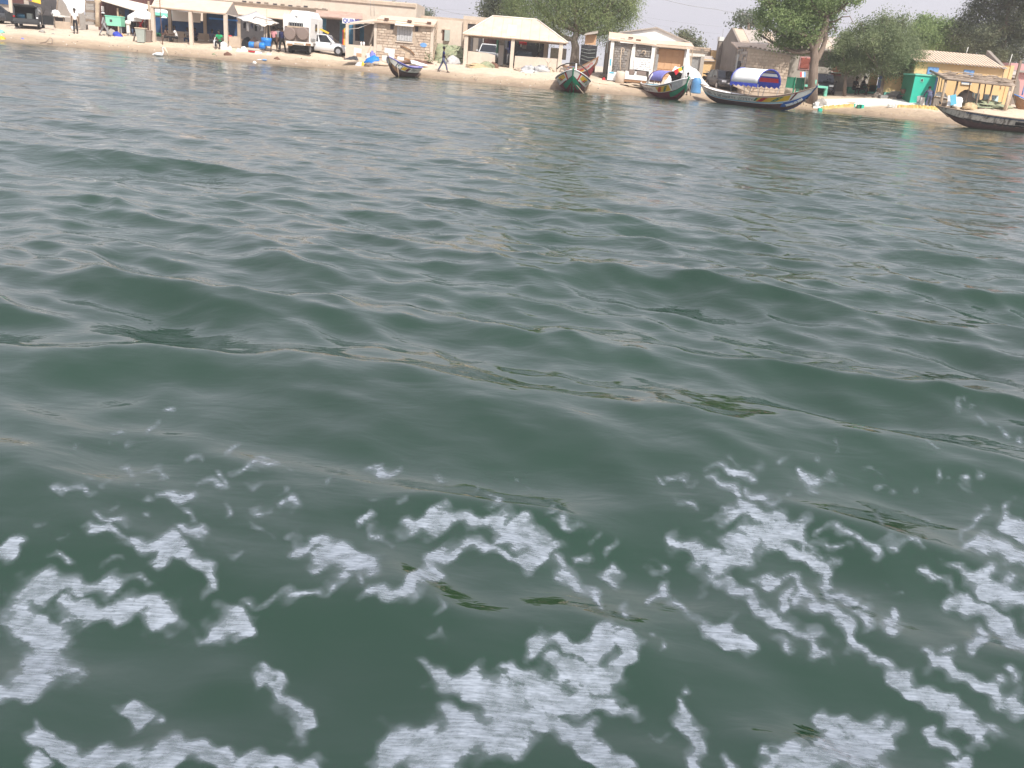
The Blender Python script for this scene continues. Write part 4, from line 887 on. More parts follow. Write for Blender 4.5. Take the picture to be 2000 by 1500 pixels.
t = bld('tree_stump_post', 'thick tan tree trunk used as a post beside the brown shop', 'post', 190, 80.5)
q = MB(); q.tube([P3(191, 52, 80.5), P3(190, 30, 80.5), P3(190, 8, 80.5), P3(188, -12, 80.5)], [0.2, 0.17, 0.2, 0.24], 9); q.build('stem', M['wood_pale'], t)
q = MB(); q.tube([P3(190, 12, 80.5), P3(195, 3, 80.5), P3(197, -10, 80.5)], [0.13, 0.1, 0.08], 7); q.build('branch', M['wood_pale'], t)
t = bld('low_wall', 'low tan wall with concrete blocks behind the standing man', 'wall', 160, 81.6)
pbox('wall', t, 'plaster_old', 108, 42, 137, 56, 80.5, 0.3, ground_=True); pbox('block', t, 'stone2', 156, 28, 167, 57, 82, 0.4); pbox('block', t, 'block2', 137, 29, 155, 50, 82.1, 0.3)
person('man in a white T-shirt and dark trousers standing alone on the sand', 148.5, 76.5, R(10), 'stand', 'cloth_white', 'cloth_black', 1.82)
t = bld('bucket', 'white plastic bucket on the sand behind the man in the white shirt', 'bucket', 143, 78.5)
q = MB(); g = G3(143, 78.5); q.lathe(g, [(0.13, 0), (0.17, 0.36), (0.155, 0.36), (0.12, 0.03)], 14); q.build('tub', M['white'], t); q = MB(); q.tube([g + Vector((-.17, 0, .34)), g + Vector((0, -.1, .22)), g + Vector((.17, 0, .34))], 0.01, 5); q.build('handle', M['steel'], t)
person('person in grey camouflage clothes stooping beside the mint green box', 204, 77, R(118), 'walk', 'cloth_grey', 'cloth_grey', 1.66, sleeves=1.8, hat='cloth_white')

# ---- brown shop with pale awning
t = bld('brown_shop', 'dark red brown boarded shop under a pale sloping awning', 'building', 240, 85)
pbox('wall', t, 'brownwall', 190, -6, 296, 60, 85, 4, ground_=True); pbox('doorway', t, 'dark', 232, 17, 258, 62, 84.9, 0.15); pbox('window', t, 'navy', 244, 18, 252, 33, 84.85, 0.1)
q = MB(); c = [P3(197, 0, 82.2), P3(278, 24, 82.2), P3(297, 10, 85.2), P3(200, -12, 85.2)]; q.quadslab(c, 0.07); q.build('awning', M['roof_pale'], t)
pbox('fascia_board', t, 'roof_sand', 196, -8, 290, 6, 85.3, 0.15); post('post', t, 'wood_pale', 229.5, 16, 82.6, 0.12); post('post', t, 'wood_pale', 290, 2, 82.6, 0.12)
pbox('poster', t, 'white', 198, 12, 203, 22, 84.8, 0.04)
for i in range(6): pbox('plank', t, 'brownwall', 198 + 5 * i, 6 + i * .5, 202 + 5 * i, 55, 84.92, 0.05)
def chest(px0, py0, px1, py1, Y, m, label):
    g = G3((px0 + px1) / 2, Y); t = thing('green_box', label, 'box', g); x0, x1, z0, z1 = rect(px0, py0, px1, py1, Y)
    q = MB(); q.box(x0, x1, Y, Y + 0.8, z0, z1); q.build('case', M[m], t); q = MB(); q.box(x0 - .03, x1 + .03, Y - .03, Y + .83, z1 + 0.002, z1 + 0.09); q.build('lid', M['turq_pale'], t)
    q = MB(); q.box(x0 + (x1 - x0) * .28, x0 + (x1 - x0) * .44, Y - 0.015, Y - 0.002, z0 + (z1 - z0) * .42, z0 + (z1 - z0) * .7); q.build('hatch', M['dark'], t)
    for s in (x0 + .08, x1 - .08):
        q = MB(); q.box(s - .04, s + .04, Y + .1, Y + .2, g.z - .1, z0 - 0.003); q.build('leg', M['steel'], t)
chest(206, 33, 236, 50.5, 79, 'mint', 'mint green box on short legs in front of the brown shop')
person('man in a mustard yellow shirt seen from behind under the awning', 238, 80, R(185), 'stand', 'cloth_yellow', 'cloth_blue', 1.72)
def outboard(px, Y, m, label, rz=0, s_=1.0):
    g = G3(px, Y); t = thing('outboard_motor', label, 'outboard motor', g, rz, local=True)
    q = MB(); q.lathe((0, 0, 0.86 * s_), [(0.12, 0), (0.23, 0.05), (0.25, 0.2), (0.2, 0.3), (0.06, 0.34)], 12, sx=1.0, sy=0.8); q.build('cowling', M['white'], t)
    q = MB(); q.obox((0, 0, 0.55 * s_), (0.22, 0.2, 0.6 * s_)); q.add([(-.1, -.04, .05), (.1, -.04, .05), (.07, .04, .05), (-.07, .04, .05), (-.14, -.06, .4), (.14, -.06, .4), (.1, .06, .4), (-.1, .06, .4)], [(3, 2, 1, 0), (4, 5, 6, 7), (0, 1, 5, 4), (1, 2, 6, 5), (2, 3, 7, 6), (3, 0, 4, 7)]); q.build('leg', M[m], t)
    q = MB(); q.lathe((0, -0.1, 0.14), [(0.04, -0.12), (0.05, 0.1)], 8, axis='Y')
    for k in range(3): a = 2 * PI * k / 3; q.obox((math.cos(a) * .09, -0.2, .14 + math.sin(a) * .09), (0.12, 0.015, 0.06), (0.4, -a, 0))
    q.build('propeller', M['steel'], t)
outboard(251.5, 79, 'white_dirty', 'white outboard motor standing on the sand in front of the brown shop')
q = MB(); g = G3(258, 79); t = thing('red_stand', 'crossed red folding frame among the goods under the white parasol', 'stand', G3(274, 80)); 
for a, b in (((269, 36), (278, 56)), ((281, 37), (270, 57))):
    q = MB(); q.tube([P3(a[0], a[1], 80), P3(b[0], b[1], 80)], 0.05, 6); q.build('leg', M['red'], t)
person('person in dark clothes sitting behind the outboard motor', 262, 80.5, R(30), 'sit', 'cloth_black', 'jeans', 1.7)
person('person in brown clothes sitting under the white parasol beside the red frame', 285, 80.8, R(-20), 'sit', 'cloth_brown', 'cloth_navy', 1.7)
for px_, m_, lb in ((275, 'straw', 'heap of straw coloured goods under the white parasol'), (268, 'cloth_blue', 'small dark blue heap beside the outboard motor')): heap('goods_heap', m_, px_, 79.6, 0.6, 0.35, label=lb, cat='goods')
def parasol(px, Y, top, r_, m, label, fringe=None, drop=0.5):
    g = G3(px, Y); z = P3(px, top, Y).z; t = thing('parasol', label, 'parasol', g)
    q = MB(); q.tube([g, (g.x, Y, z)], 0.025, 6); q.build('pole', M['steel'], t)
    q = MB(); vs = [(g.x, Y, z)]; n = 10
    for k in range(n): a = 2 * PI * k / n; vs.append((g.x + math.cos(a) * r_, Y + math.sin(a) * r_, z - drop + random.uniform(-.05, .05)))
    for k in range(n): a = 2 * PI * k / n; vs.append((g.x + math.cos(a) * r_ * 1.02, Y + math.sin(a) * r_ * 1.02, z - drop - 0.28 + random.uniform(-.08, .05)))
    q.add(vs, [(0, 1 + k, 1 + (k + 1) % n) for k in range(n)], 0); q.add(vs, [(1 + k, 1 + n + k, 1 + n + (k + 1) % n, 1 + (k + 1) % n) for k in range(n)], 1 if fringe else 0)
    c = q.build('canopy', [M[m], M[fringe or m]], t); c.modifiers.new('th', 'SOLIDIFY').thickness = 0.01
parasol(268, 80.3, 21, 0.7, 'white_cloth', 'white market parasol over the goods, left of the pavilion post'); parasol(284, 79.6, 17, 0.85, 'white_cloth', 'larger white market parasol touching the pavilion post')
parasol(316, 83.5, 13, 0.95, 'white_cloth', 'white parasol with a turquoise edge seen through the pavilion', 'turq_pale'); parasol(322, 82.6, 30, 0.7, 'white_cloth', 'low white parasol with a red edge seen through the pavilion', 'red')
heap('goods_heap', 'green_dark', 306, 82.5, 0.7, 0.9, label='tall green bundle behind the antenna pole', cat='goods')
def bin_(px, Y, m, label, h_=1.05, w_=0.58):
    g = G3(px, Y); t = thing('wheelie_bin', label, 'bin', g, R(8), 'wheelie bins beside the pavilion', True)
    q = MB(); a, b, c, d = w_ * .36, w_ * .5, w_ * .40, w_ * .55
    q.add([(-a, -c, .08), (a, -c, .08), (a, c, .08), (-a, c, .08), (-b, -d, h_), (b, -d, h_), (b, d, h_), (-b, d, h_)], [(3, 2, 1, 0), (4, 5, 6, 7), (0, 1, 5, 4), (1, 2, 6, 5), (2, 3, 7, 6), (3, 0, 4, 7)]); q.build('tub', M[m], t)
    q = MB(); q.obox((0, 0, h_ + .045), (w_ * 1.12, w_ * 1.2, 0.08), taper=.92); q.build('lid', M['wood_pale' if m == 'greyplastic' else m], t)
    for s in (-1, 1):
        q = MB(); q.lathe((s * w_ * .4, w_ * .42, .1), [(.1, -.03), (.1, .03)], 12, axis='X'); q.build('wheel', M['black'], t)
bin_(277, 75.2, 'greyplastic', 'grey green wheelie bin with a tan lid', 1.08, 0.72); bin_(291, 75.6, 'brownplastic', 'smaller brown bin squeezed against the pavilion post', 0.9, 0.5)
q = MB(); a = G3(259, 75.5); b = P3(266, 64, 75.8); q.obox((a + b) / 2, ((b - a).length, 0.2, 0.05), (0, -math.atan2(b.z - a.z, b.x - a.x), 0)); o = q.build('plank', M['wood']); recentre(o, a); solo(o, 'loose grey plank leaning left of the wheelie bins', 'plank')

# ---- open pavilion with blue back wall
t = bld('open_pavilion', 'long open pavilion with square concrete posts and a blue back wall', 'pavilion', 380, 77)
YF, YB = 76.0, 81.0
gl = G3(300, YF); gr_ = G3(446, YF); zf = min(gl.z, gr_.z) + 0.06
q = MB(); q.box(gl.x, gr_.x, YF - 0.15, YB + 0.2, zf - 0.7, zf); q.build('floor_slab', M['plaster'], t)
for px_ in (297.5, 372, 440.5): post('post', t, 'plaster', px_, {297.5: 12, 372: 22.5, 440.5: 27.5}[px_], YF, 0.27)
for px_ in (331, 400, 467): post('post', t, 'plaster_old', px_, {331: 18, 400: 26, 467: 46}[px_], YB, 0.25)
pbox('back_wall', t, 'navy', 300, 40, 462, 70, YB + 0.15, 0.2, ground_=False)
pbox('side_wall', t, 'navy', 404, 24, 462, 74, YB + 0.05, 0.12, 'blue painted wall in shade'); pbox('shelf', t, 'blue', 408, 36, 462, 39.5, YB - 0.1, 0.3, 'bright blue shelf along the wall')
pbox('low_wall', t, 'plaster_old', 325, 65, 465, 78, YB - 0.1, 0.2); pbox('low_wall', t, 'plaster_old', 447, 72, 469.5, 93, 75.9, 0.25, 'block parapet at the right end')
x0, z0 = at(446, 72, 76); 
slab4('awning_flap', t, 'roof_pale', [(336, 40, 80.6), (391, 44, 80.6), (392, 26, 80.9), (336, 20, 80.9)], 0.05, 'pale sheet hanging inside the pavilion')
slab4('roof', t, 'roof_sand', [(295, 12, YF - 0.2), (440, 26.5, YF - 0.2), (455, 4.5, 78.5), (306, -9, 78.5)], 0.10)
slab4('roof', t, 'roof_grey', [(306, -9, 78.5), (455, 4.5, 78.5), (466, 30, 81.5), (330, 16, 81.5)], 0.10, 'rear slope of the pavilion roof')
q = MB(); q.add([P3(441, 27, YF - .15), P3(455, 5.5, 78.5), P3(467, 31.5, 81.4), P3(459, 33, 79)], [(0, 1, 2, 3)]); o = q.build('gable_sheet', M['roof_grey'], t); o.modifiers.new('th', 'SOLIDIFY').thickness = 0.04
pbox('beam', t, 'wood', 298, 20, 442, 22.8, YF - 0.1, 0.18)
# antenna pole
t = bld('antenna_pole', 'thin rusty pole with a television antenna in front of the pavilion', 'pole', 316, 75.2)
q = MB(); q.tube([G3(318, 75.2) - Vector((0, 0, .1)), P3(313.5, 30, 75.2), P3(311.5, -6, 75.2)], 0.035, 6); q.build('pole', M['rust'], t)
for i, a in enumerate((0, 3, 7)):
    q = MB(); c = P3(311, a, 75.2); q.tube([c + Vector((-.28, 0, .0)), c + Vector((.28, 0, -.03))], 0.012, 5); q.build('antenna_rod', M['steel'], t)
# people in the pavilion
person('person in dark clothes sitting hunched left of the first post', 322, 77.2, R(100), 'sit', 'cloth_brown', 'cloth_black', 1.72, z=zf, sleeves=1.8)
person('person in a white and mustard shirt sitting bent over in the pavilion', 346, 77.2, R(-80), 'sit', 'cloth_white', 'cloth_black', 1.75, z=zf)
person('person in dark clothes standing far back by the blue wall', 383, 80.0, R(0), 'sit', 'cloth_navy', 'cloth_black', 1.72, z=zf)
person('person in grey clothes half hidden behind the middle post', 368, 79.0, R(0), 'sit', 'cloth_grey', 'jeans', 1.7, z=zf)
person('person in a blue shirt sitting sideways against the blue wall', 412, 79.2, R(60), 'sit', 'cloth_blue', 'cloth_grey', 1.72, z=zf)
person('man in a green shirt sitting on the pavilion edge facing the water', 430, 75.15, R(-5), 'sit', 'cloth_green', 'cloth_black', 1.8, z=zf - 0.08)
person('person in a red shirt sitting behind the right end post', 447, 77.5, R(20), 'sit', 'cloth_red', 'cloth_black', 1.7, z=zf)
for i, (a, lb) in enumerate(((334, 'low wooden stool under the person in the mustard shirt'), (320, 'low wooden stool under the hunched person'))):
    pt = G3(a + (8 if i == 0 else 2), 77.45); t = thing('stool', lb, 'stool', (pt.x, 77.45, zf)); q = MB(); q.box(pt.x - .2, pt.x + .2, 77.25, 77.62, zf + .36, zf + .40); q.build('seat', M['wood'], t)
    for sx in (-.16, .16):
        for sy in (-.13, .13): q = MB(); q.box(pt.x + sx - .02, pt.x + sx + .02, 77.43 + sy - .02, 77.43 + sy + .02, zf + .001, zf + .358); q.build('leg', M['wood'], t)
q = MB(); g = G3(421, 75.3); q.lathe((g.x, 75.3, g.z), [(0.10, 0), (0.15, .1), (0.14, .55), (0.05, .62), (0.07, .72), (0.02, .8)], 12); o = q.build('white_canister', M['white']); recentre(o, g); solo(o, 'tall white canister on the pavilion edge left of the man in green', 'canister')
heap('white_sack', 'white_cloth', 437, 74.9, 0.8, 0.5, label='full white sack leaning on the corner post', cat='sack'); heap('white_sack', 'white_cloth', 449, 74.6, 0.3, 0.28, label='small white bag right of the corner post', cat='sack')

# ---- ragged awning stall, goods, people
t = bld('market_stall', 'stall under a ragged patched awning on crooked poles', 'stall', 505, 78)
a = cloth('awning', 'tarpgrey', [P3(462, 34, 77), P3(505, 50, 75.8), P3(545, 46, 76), P3(500, 22, 79)], 0.15, 9, 0.05, t)
a = cloth('awning', 'roof_pale', [P3(476, 38, 76.4), P3(516, 52, 75.4), P3(543, 44, 75.6), P3(512, 36, 77.4)], 0.1, 8, 0.05, t)
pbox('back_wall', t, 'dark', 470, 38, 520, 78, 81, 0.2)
for a_, b_, c_ in ((519, 49, 521), (526, 48, 530), (517, 49, 514), (521, 18, 521)):
    post('pole', t, 'wood_pale', a_, b_, 75.9, 0.07, 98, c_, True)
q = MB(); q.tube([P3(494, 37, 75.7), P3(500, 33, 75.7), P3(510, 36, 75.7), P3(522, 39, 75.6), P3(535, 41, 75.6), P3(544, 46, 75.6), P3(530, 50, 75.5)], 0.03, 6); q.build('bent_rod', M['wood'], t)
for i, (a, m_) in enumerate(((478, 'cloth_black'), (484, 'white_cloth'), (492, 'cloth_blue'), (500, 'cloth_black'), (508, 'cloth_grey'), (512, 'white_cloth'))):
    o = cloth('hanging_garment', m_, [P3(a - 2.5, 44 + i * .8, 77), P3(a + 2, 44 + i * .8, 77), P3(a + 2, 56 + 5 * (i % 2), 77), P3(a - 2.5, 55 + 5 * (i % 2), 77)], 0, 3, 0.03); solo(o, ('leftmost dark garment hanging under the ragged awning', 'white garment, second from the left under the ragged awning', 'blue grey garment, third from the left under the ragged awning', 'black garment, fourth from the left under the ragged awning', 'grey garment hanging just left of the stall poles', 'white garment hanging against the stall poles')[i], 'garment', 'garments hanging in the stall')
def roll(px, py, Y, L_, r_, ms, label, rz=0.1):
    c = P3(px, py, Y); t = thing('cloth_bundle', label, 'bundle', (c.x, Y, c.z - r_)); a = c.x - L_ / 2; w_ = L_ / len(ms)
    for i, m_ in enumerate(ms):
        q = MB(); q.lathe((a + w_ * i, Y, c.z), [(r_ * .85, 0), (r_, w_ * .15), (r_ * (1.0 - .05 * (i % 2)), w_ * .9), (r_ * .85, w_ - .004)], 14, axis='X'); q.build('roll_end' if i in (0, len(ms) - 1) else 'roll_middle', M[m_], t)
roll(502, 88.5, 74.8, 1.25, 0.24, ['blue', 'brownplastic', 'blue'], 'bright blue rolled bundle with a grey middle lying on the sand')
t = bld('blue_drum', 'short blue drum standing behind the rolled bundle', 'drum', 520, 76); q = MB(); g = P3(521, 90, 76); q.lathe((g.x, 76, g.z), [(0.42, 0), (0.44, .05), (0.42, .3), (0.44, .33), (.43, .62), (.38, .62)], 18); q.build('shell', M['blue'], t)
heap('goods_heap', 'brownplastic', 497, 77.2, 1.0, 0.75, label='dark heap of goods in the shade of the stall', cat='goods'); heap('goods_heap', 'cloth_black', 483, 77.5, 1.0, 0.7, label='black heap of goods at the left of the stall', cat='goods'); heap('goods_heap', 'tarpgrey', 508, 76.6, 0.9, 0.6, label='grey bundle between the blue bundle and the drum', cat='goods')
heap('white_sack', 'white_cloth', 476, 74.6, 0.65, 0.3, label='flat white sack left of the blue bundle', cat='sack'); heap('white_sack', 'white_dirty', 466, 74.2, 0.4, 0.2, label='dirty white box shaped bag nearest the pavilion parapet', cat='sack')
pl = MB(); g = G3(495, 74.4); pl.obox((g.x, 74.4, g.z + .05), (0.7, .4, .08)); o = pl.build('red_mat', M['red']); recentre(o, g); solo(o, 'folded red mat under the blue bundle', 'mat')
for a, b in ((505, 'flat white tray on the sand below the drum'), (526, 'white plastic tub at the foot of the stall poles')):
    q = MB(); g = G3(a, 74.2); q.obox((g.x, 74.2, g.z + .07), (0.5 if a == 505 else .3, .35, .14), taper=.85); o = q.build('tray', M['white']); recentre(o, g); solo(o, b, 'tray')
person('person in a pink shirt and black shorts seen from behind by the stall', 535, 76, R(172), 'walk', 'cloth_pink', 'cloth_black', 1.8, legs=0.3)
person('person in a pale shirt standing between the pink and the navy shirts', 544, 76.8, R(190), 'stand', 'cloth_grey', 'cloth_brown', 1.8); person('person in a long navy garment beside the camper truck', 551, 76.3, R(170), 'walk', 'cloth_navy', 'cloth_black', 1.82, sleeves=1.7)

# ---- camper truck
def camper():
    Y = 76.0; g = G3(588, Y); t = thing('camper_truck', 'white camper truck seen from behind with two covered spare wheels', 'camper truck', (g.x, Y + 2.6, g.z), 0); gz = g.z
    x0, x1, z0, z1 = rect(553, 29, 606, 82, Y)
    q = MB(); q.prism([(x0 + .12, z0), (x1 - .06, z0), (x1 + .0, z0 + 1.0), (x1 + .02, z1 - .12), (x1 - .1, z1), (x0 + .08, z1), (x0, z1 - .12), (x0 + .02, z0 + 1.0)], Y, Y + 4.2); q.build('box_body', M['white'], t)
    a0, a1, b0, b1 = rect(566, 21.5, 618, 31, Y + 1.0); q = MB(); q.prism([(a0 + .1, z1 + .003), (a1 - .3, z1 + .003), (a1 - .5, b1), (a0 + .35, b1)], Y + .6, Y + 3.8); q.build('roof_hatch', M['white'], t)
    q = MB(); q.box(x0 + .3, x1 - .3, Y + 4.21, Y + 5.6, gz + .7, gz + 2.3); q.build('cab', M['white_dirty'], t)
    q = MB(); q.box(x0 + .45, x1 - .45, Y - .05, Y + 5.2, gz + .55, z0 - 0.003); q.build('chassis', M['black'], t)
    a0, a1, b0, b1 = rect(564, 44.5, 592, 51, Y); q = MB(); q.box(a0, a1, Y - .06, Y - .002, b0, b1); w_ = q.build('rear_window', M['glass'], t)
    q = MB()
    for k in range(6): xx = a0 + (a1 - a0) * (k + .5) / 6; q.box(xx - .02, xx + .02, Y - .1, Y - .062, b0 - .05, b1 + .05)
    q.build('bar', M['steel'], w_)
    q = MB(); q.box(a0 - .1, a1 + .1, Y - .12, Y - .004, b0 - .12, b0 - .01); q.build('window_shelf', M['wood_pale'], t)
    pbox('rack_plate', t, 'brownplastic', 556, 52, 603, 81, Y - .10, 0.097)
    for c in ((567, 66, 11.2), (592.5, 66, 11.2)):
        p = P3(c[0], c[1], Y - .1); q = MB(); q.lathe((p.x, Y - .1, p.z), [(0.44, 0), (.48, -.05), (.48, -.24), (.43, -.29), (.02, -.30)], 24, axis='Y', smooth=False); q.build('wheel_cover', M['brownplastic'], t)
    pbox('bumper', t, 'white_dirty', 559, 81.5, 609, 88, Y - .35, 0.5)
    for a in (566, 602): pbox('tail_light', t, 'wood_brown', a - 5, 85, a + 5, 89, Y - .38, .029)
    pbox('number_plate', t, 'wood_pale', 575, 84.2, 593, 86.6, Y - .38, .029); pbox('mud_guard', t, 'black', 569, 88, 603, 99, Y + .3, 0.05)
    for s, xx in ((-1, x0 + .40), (1, x1 - .40)):
        for yy in (Y + 1.0, Y + 4.3):
            q = MB(); q.lathe((xx, yy, gz + .48), [(0.2, -.16), (.46, -.16), (.5, -.1), (.5, .1), (.46, .16), (.2, .16)], 20, axis='X', smooth=False); w_ = q.build('wheel', M['rubber'], t)
            q = MB(); q.lathe((xx + s * .165, yy, gz + .48), [(.26, -.005), (.2, .01)], 16, axis='X'); q.build('rim', M['steel'], w_)
    yy = Y + 1.6; q = MB(); q.box(x1 + .012, x1 + .04, yy, yy + .6, z1 - 1.1, z1 - .55); q.build('side_window', M['glass'], t)
    q = MB(); q.box(x1 + .008, x1 + .03, Y + 2.6, Y + 3.3, z0 + .05, z1 - .35); q.build('side_door', M['white_dirty'], t)
    for k in range(3): q = MB(); q.box(x1 + .008, x1 + .028, Y + .3 + k * .5, Y + .6 + k * .5, z0 + .1, z0 + .35); q.build('vent', M['steel'], t)
    q = MB(); q.tube([(x1 + .05, Y + 3.9, z1 - .6), (x1 + .3, Y + 4.1, z1 - .6), (x1 + .3, Y + 4.1, z1 - 1.0)], .02, 5); q.box(x1 + .22, x1 + .4, Y + 4.05, Y + 4.12, z1 - 1.4, z1 - .9); q.build('wing_mirror', M['black'], t)
    p = P3(579, 32, Y); q = MB(); q.obox((p.x, Y - .02, p.z), (.18, .03, .1), (0, .6, 0)); q.build('lamp', M['steel'], t)
camper()
g = G3(642, 78.6); car('silver white hatchback parked side on behind the camper truck', (g.x - .25, 79, g.z), R(-4), 3.9, 1.7, 1.55, 'carwhite', 'parked cars along the waterfront')
q = MB(); p = P3(634, 61.0, 78.9); q.obox(p, (0.75, 0.3, 0.12), (0, 0.35, 0)); o = q.build('roof_sign', M['yellow']); recentre(o, p); solo(o, 'small yellow board lying on the roof of the silver hatchback', 'board')

# ---- long building with pierced parapet
t = bld('long_shop_building', 'long beige building with a pierced parapet and blue doorways', 'building', 620, 86)
YL = 86.0
pbox('wall', t, 'plaster', 375, -14 + 2, 812, 90, YL, 6, ground_=True)
pbox('parapet_cap', t, 'plaster_old', 375, 4 - 14, 812, 8 - 14 + 2, YL - 0.12, 0.3)
pbox('gutter', t, 'wood', 380, 15.5 - 8, 640, 18 - 8, YL - .16, 0.15)
for i, (a, b) in enumerate(((477, 2.5), (490, 4.2), (505, 4.8), (520, 5.8), (537, 8), (552, 9), (567, 11), (583, 12.5), (597, 12.5), (618, 17), (633, 18))): pbox('vent_hole', t, 'dark' if i % 2 == 0 else 'wood', a - 4, b - 1.3, a + 4, b + 1.4, YL - .03, .05)
slab4('awning', t, 'roof_sand', [(455, 26.5, 83.2), (566, 38, 83.2), (566, 21, YL - .02), (455, 10, YL - .02)], 0.07, 'pale sloping sheet roof above the stall')
slab4('awning', t, 'brown_awning', [(617, 31, 84), (708, 37.5, 84), (708, 26, YL - .02), (617, 18.5, YL - .02)], 0.08, 'brown dusty sheet awning above the dark doorway'); 
MATS['weathered_grey_wood']
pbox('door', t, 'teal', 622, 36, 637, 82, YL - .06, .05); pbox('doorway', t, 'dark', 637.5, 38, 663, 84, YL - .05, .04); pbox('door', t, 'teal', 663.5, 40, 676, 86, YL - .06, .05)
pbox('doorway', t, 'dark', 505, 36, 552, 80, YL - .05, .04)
s_ = bld('shop_sign', 'white shop sign with blue capitals QUINC under the brown awning', 'sign', 680, 83.6); x0, x1, z0, z1 = rect(668.5, 35.5, 693, 46.5, 83.6)
q = MB(); q.box(x0, x1, 83.6, 83.66, z0, z1); bd = q.build('board', M['white'], s_)
def text(body, parent, loc, size, m, rot=(PI / 2, 0, 0), name='lettering', ext=0.004, sp=1.0, bold=0.0, align='LEFT', shear=0):
    c = D.curves.new(name, 'FONT'); c.body = body; c.size = size; c.extrude = ext; c.space_character = sp; c.offset = bold; c.align_x = align; c.materials.append(M[m]); c.resolution_u = 3; c.shear = shear
    o = D.objects.new(name, c); COL.objects.link(o); o.parent = parent; o.location = Vector(loc) - (ORG[parent.name] if parent.name in ORG else Vector()); o.rotation_euler = rot
    bpy.context.view_layer.update(); me = D.meshes.new_from_object(o.evaluated_get(bpy.context.evaluated_depsgraph_get())); n = D.objects.new(name, me); COL.objects.link(n); n.parent = parent; n.location = o.location; n.rotation_euler = rot; D.objects.remove(o); D.curves.remove(c)
    return n
text('QUINC', s_, (x0 + .06, 83.59, z0 + .1), 0.44, 'royal', bold=0.012)
o = heap('roof_bundle', 'wood_pale', 609, 86.6, 0.6, 0.7, label='tan bundle standing on the roof edge of the long building', cat='bundle', seed=3); o.location.z = P3(609, 17, 86.6).z
for k, (a, b) in enumerate(((602, 610), (614, 624))):
    q = MB(); q.tube([P3(a, 17, 86.4), P3((a + b) / 2, 4, 86.4), P3(b, 20, 86.4)], .02, 5); o = q.build('wire_loop', M['rust']); recentre(o, P3(a, 17, 86.4)); solo(o, ('bent rusty wire on the roof edge left of the tan bundle', 'bent rusty wire on the roof edge right of the tan bundle')[k], 'wire')
t = bld('colourful_boards', 'bundle of red and yellow boards standing beside the shop door', 'boards', 672, 84.5)
for i, m_ in enumerate(('red', 'yellow', 'wood_pale', 'orange')): pbox('board', t, m_, 669 + i * 2.2, 58 - i * 3, 671 + i * 2.2, 90, 84.5 + i * .02, .04)

# ---- porch left of the block house
t = bld('porch', 'open porch with a flat concrete roof and a low wall', 'porch', 705, 78)
slab4('roof', t, 'plaster', [(675, 46, 77), (732, 40.5, 77), (733, 36.5, 80.5), (691, 42, 80.5)], 0.12)
post('post', t, 'plaster', 678.5, 47, 77.1, 0.22); post('post', t, 'plaster', 692, 48, 80, 0.14)
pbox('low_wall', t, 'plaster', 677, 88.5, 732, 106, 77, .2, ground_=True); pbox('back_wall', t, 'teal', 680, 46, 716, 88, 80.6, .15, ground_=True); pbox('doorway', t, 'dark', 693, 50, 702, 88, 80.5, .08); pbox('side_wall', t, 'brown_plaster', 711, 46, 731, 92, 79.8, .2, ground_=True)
q = MB(); q.tube([P3(680, 57, 77.2), P3(700, 55, 77.2), P3(724, 46, 77.2)], .02, 5); q.build('cable', M['white_dirty'], t)
heap('yellow_sack', 'yellow', 697, 79.3, .8, .5, label='yellow sack on a ledge inside the porch', cat='sack', dz=0.55)
pbox('ledge', t, 'grey_plaster', 690, 80, 708, 90, 79.0, .6)
for a, lb in ((705.5, 'left'), (710.5, 'right')):
    q = MB(); g = P3(a, 90, 77.1); q.lathe(g, [(.08, 0), (.08, .28), (.03, .33)], 10); o = q.build('white_bottle', M['white']); recentre(o, g); solo(o, 'white bottle on the porch wall, the %s of two' % lb, 'bottle')

# ---- block house
t = bld('block_house', 'low house of bare cement blocks with a shuttered window', 'house', 790, 77)
YH = 77.0; x0, x1, z0, z1 = rect(731, 41, 846, 108, YH); zg = ground(x1, YH) - .2; zt = z1
q = MB(); q.box(x0, x1, YH + 0.03, YH + 6.3, zg, zt); q.build('wall', M['mortar'], t)
for a, b in ((x0 - .02, x0 + .2), (x1 - .22, x1 + .02)): q = MB(); q.box(a, b, YH - .03, YH + .2, zg, zt); q.build('corner_pillar', M['plaster'], t)
hs = [rect(775, 50, 806, 81, YH), rect(762.5, 47.5, 769, 57, YH), rect(811, 52, 817, 61.5, YH)]
vblocks(t, x0 + .22, x1 - .24, zg + .25, zt - .02, YH + .01, .40, .21, [M['block1'], M['block2'], M['block3']], [(h[0] - .06, h[1] + .06, h[2] - .06, h[3] + .06) for h in hs], limit=150)
vblocks(t, YH + .25, YH + 6.2, zg + .25, zt - .05, 0, .42, .22, [M['block1'], M['block2']], side=(x1, 1), limit=60)
h = hs[0]; q = MB(); q.box(h[0] + .02, h[1] - .02, YH - .01, YH + .05, h[2], h[3]); w_ = q.build('window_shutter', M['steel'], t)
for k in range(6): q = MB(); a = h[0] + (h[1] - h[0]) * (k + .08) / 6; q.box(a, a + (h[1] - h[0]) / 6 * .86, YH - .03, YH - .012, h[2] + .05, h[3] - .05); q.build('panel', M['tarpgrey'], w_)
q = MB(); q.quadslab([Vector((h[0] - .1, YH - .55, h[3] - .02)), Vector((h[1] + .12, YH - .55, h[3] - .02)), Vector((h[1] + .12, YH - .01, h[3] + .26)), Vector((h[0] - .1, YH - .01, h[3] + .26))], .05); q.build('window_awning', M['roof_pale'], t)
q = MB(); q.box(h[0] - .08, h[1] + .08, YH - .1, YH + .05, h[2] - .1, h[2] - .003); q.build('window_sill', M['plaster'], t)
for h in hs[1:]: q = MB(); q.box(h[0], h[1], YH - .015, YH + .029, h[2], h[3]); q.build('vent_opening', M['dark'], t)
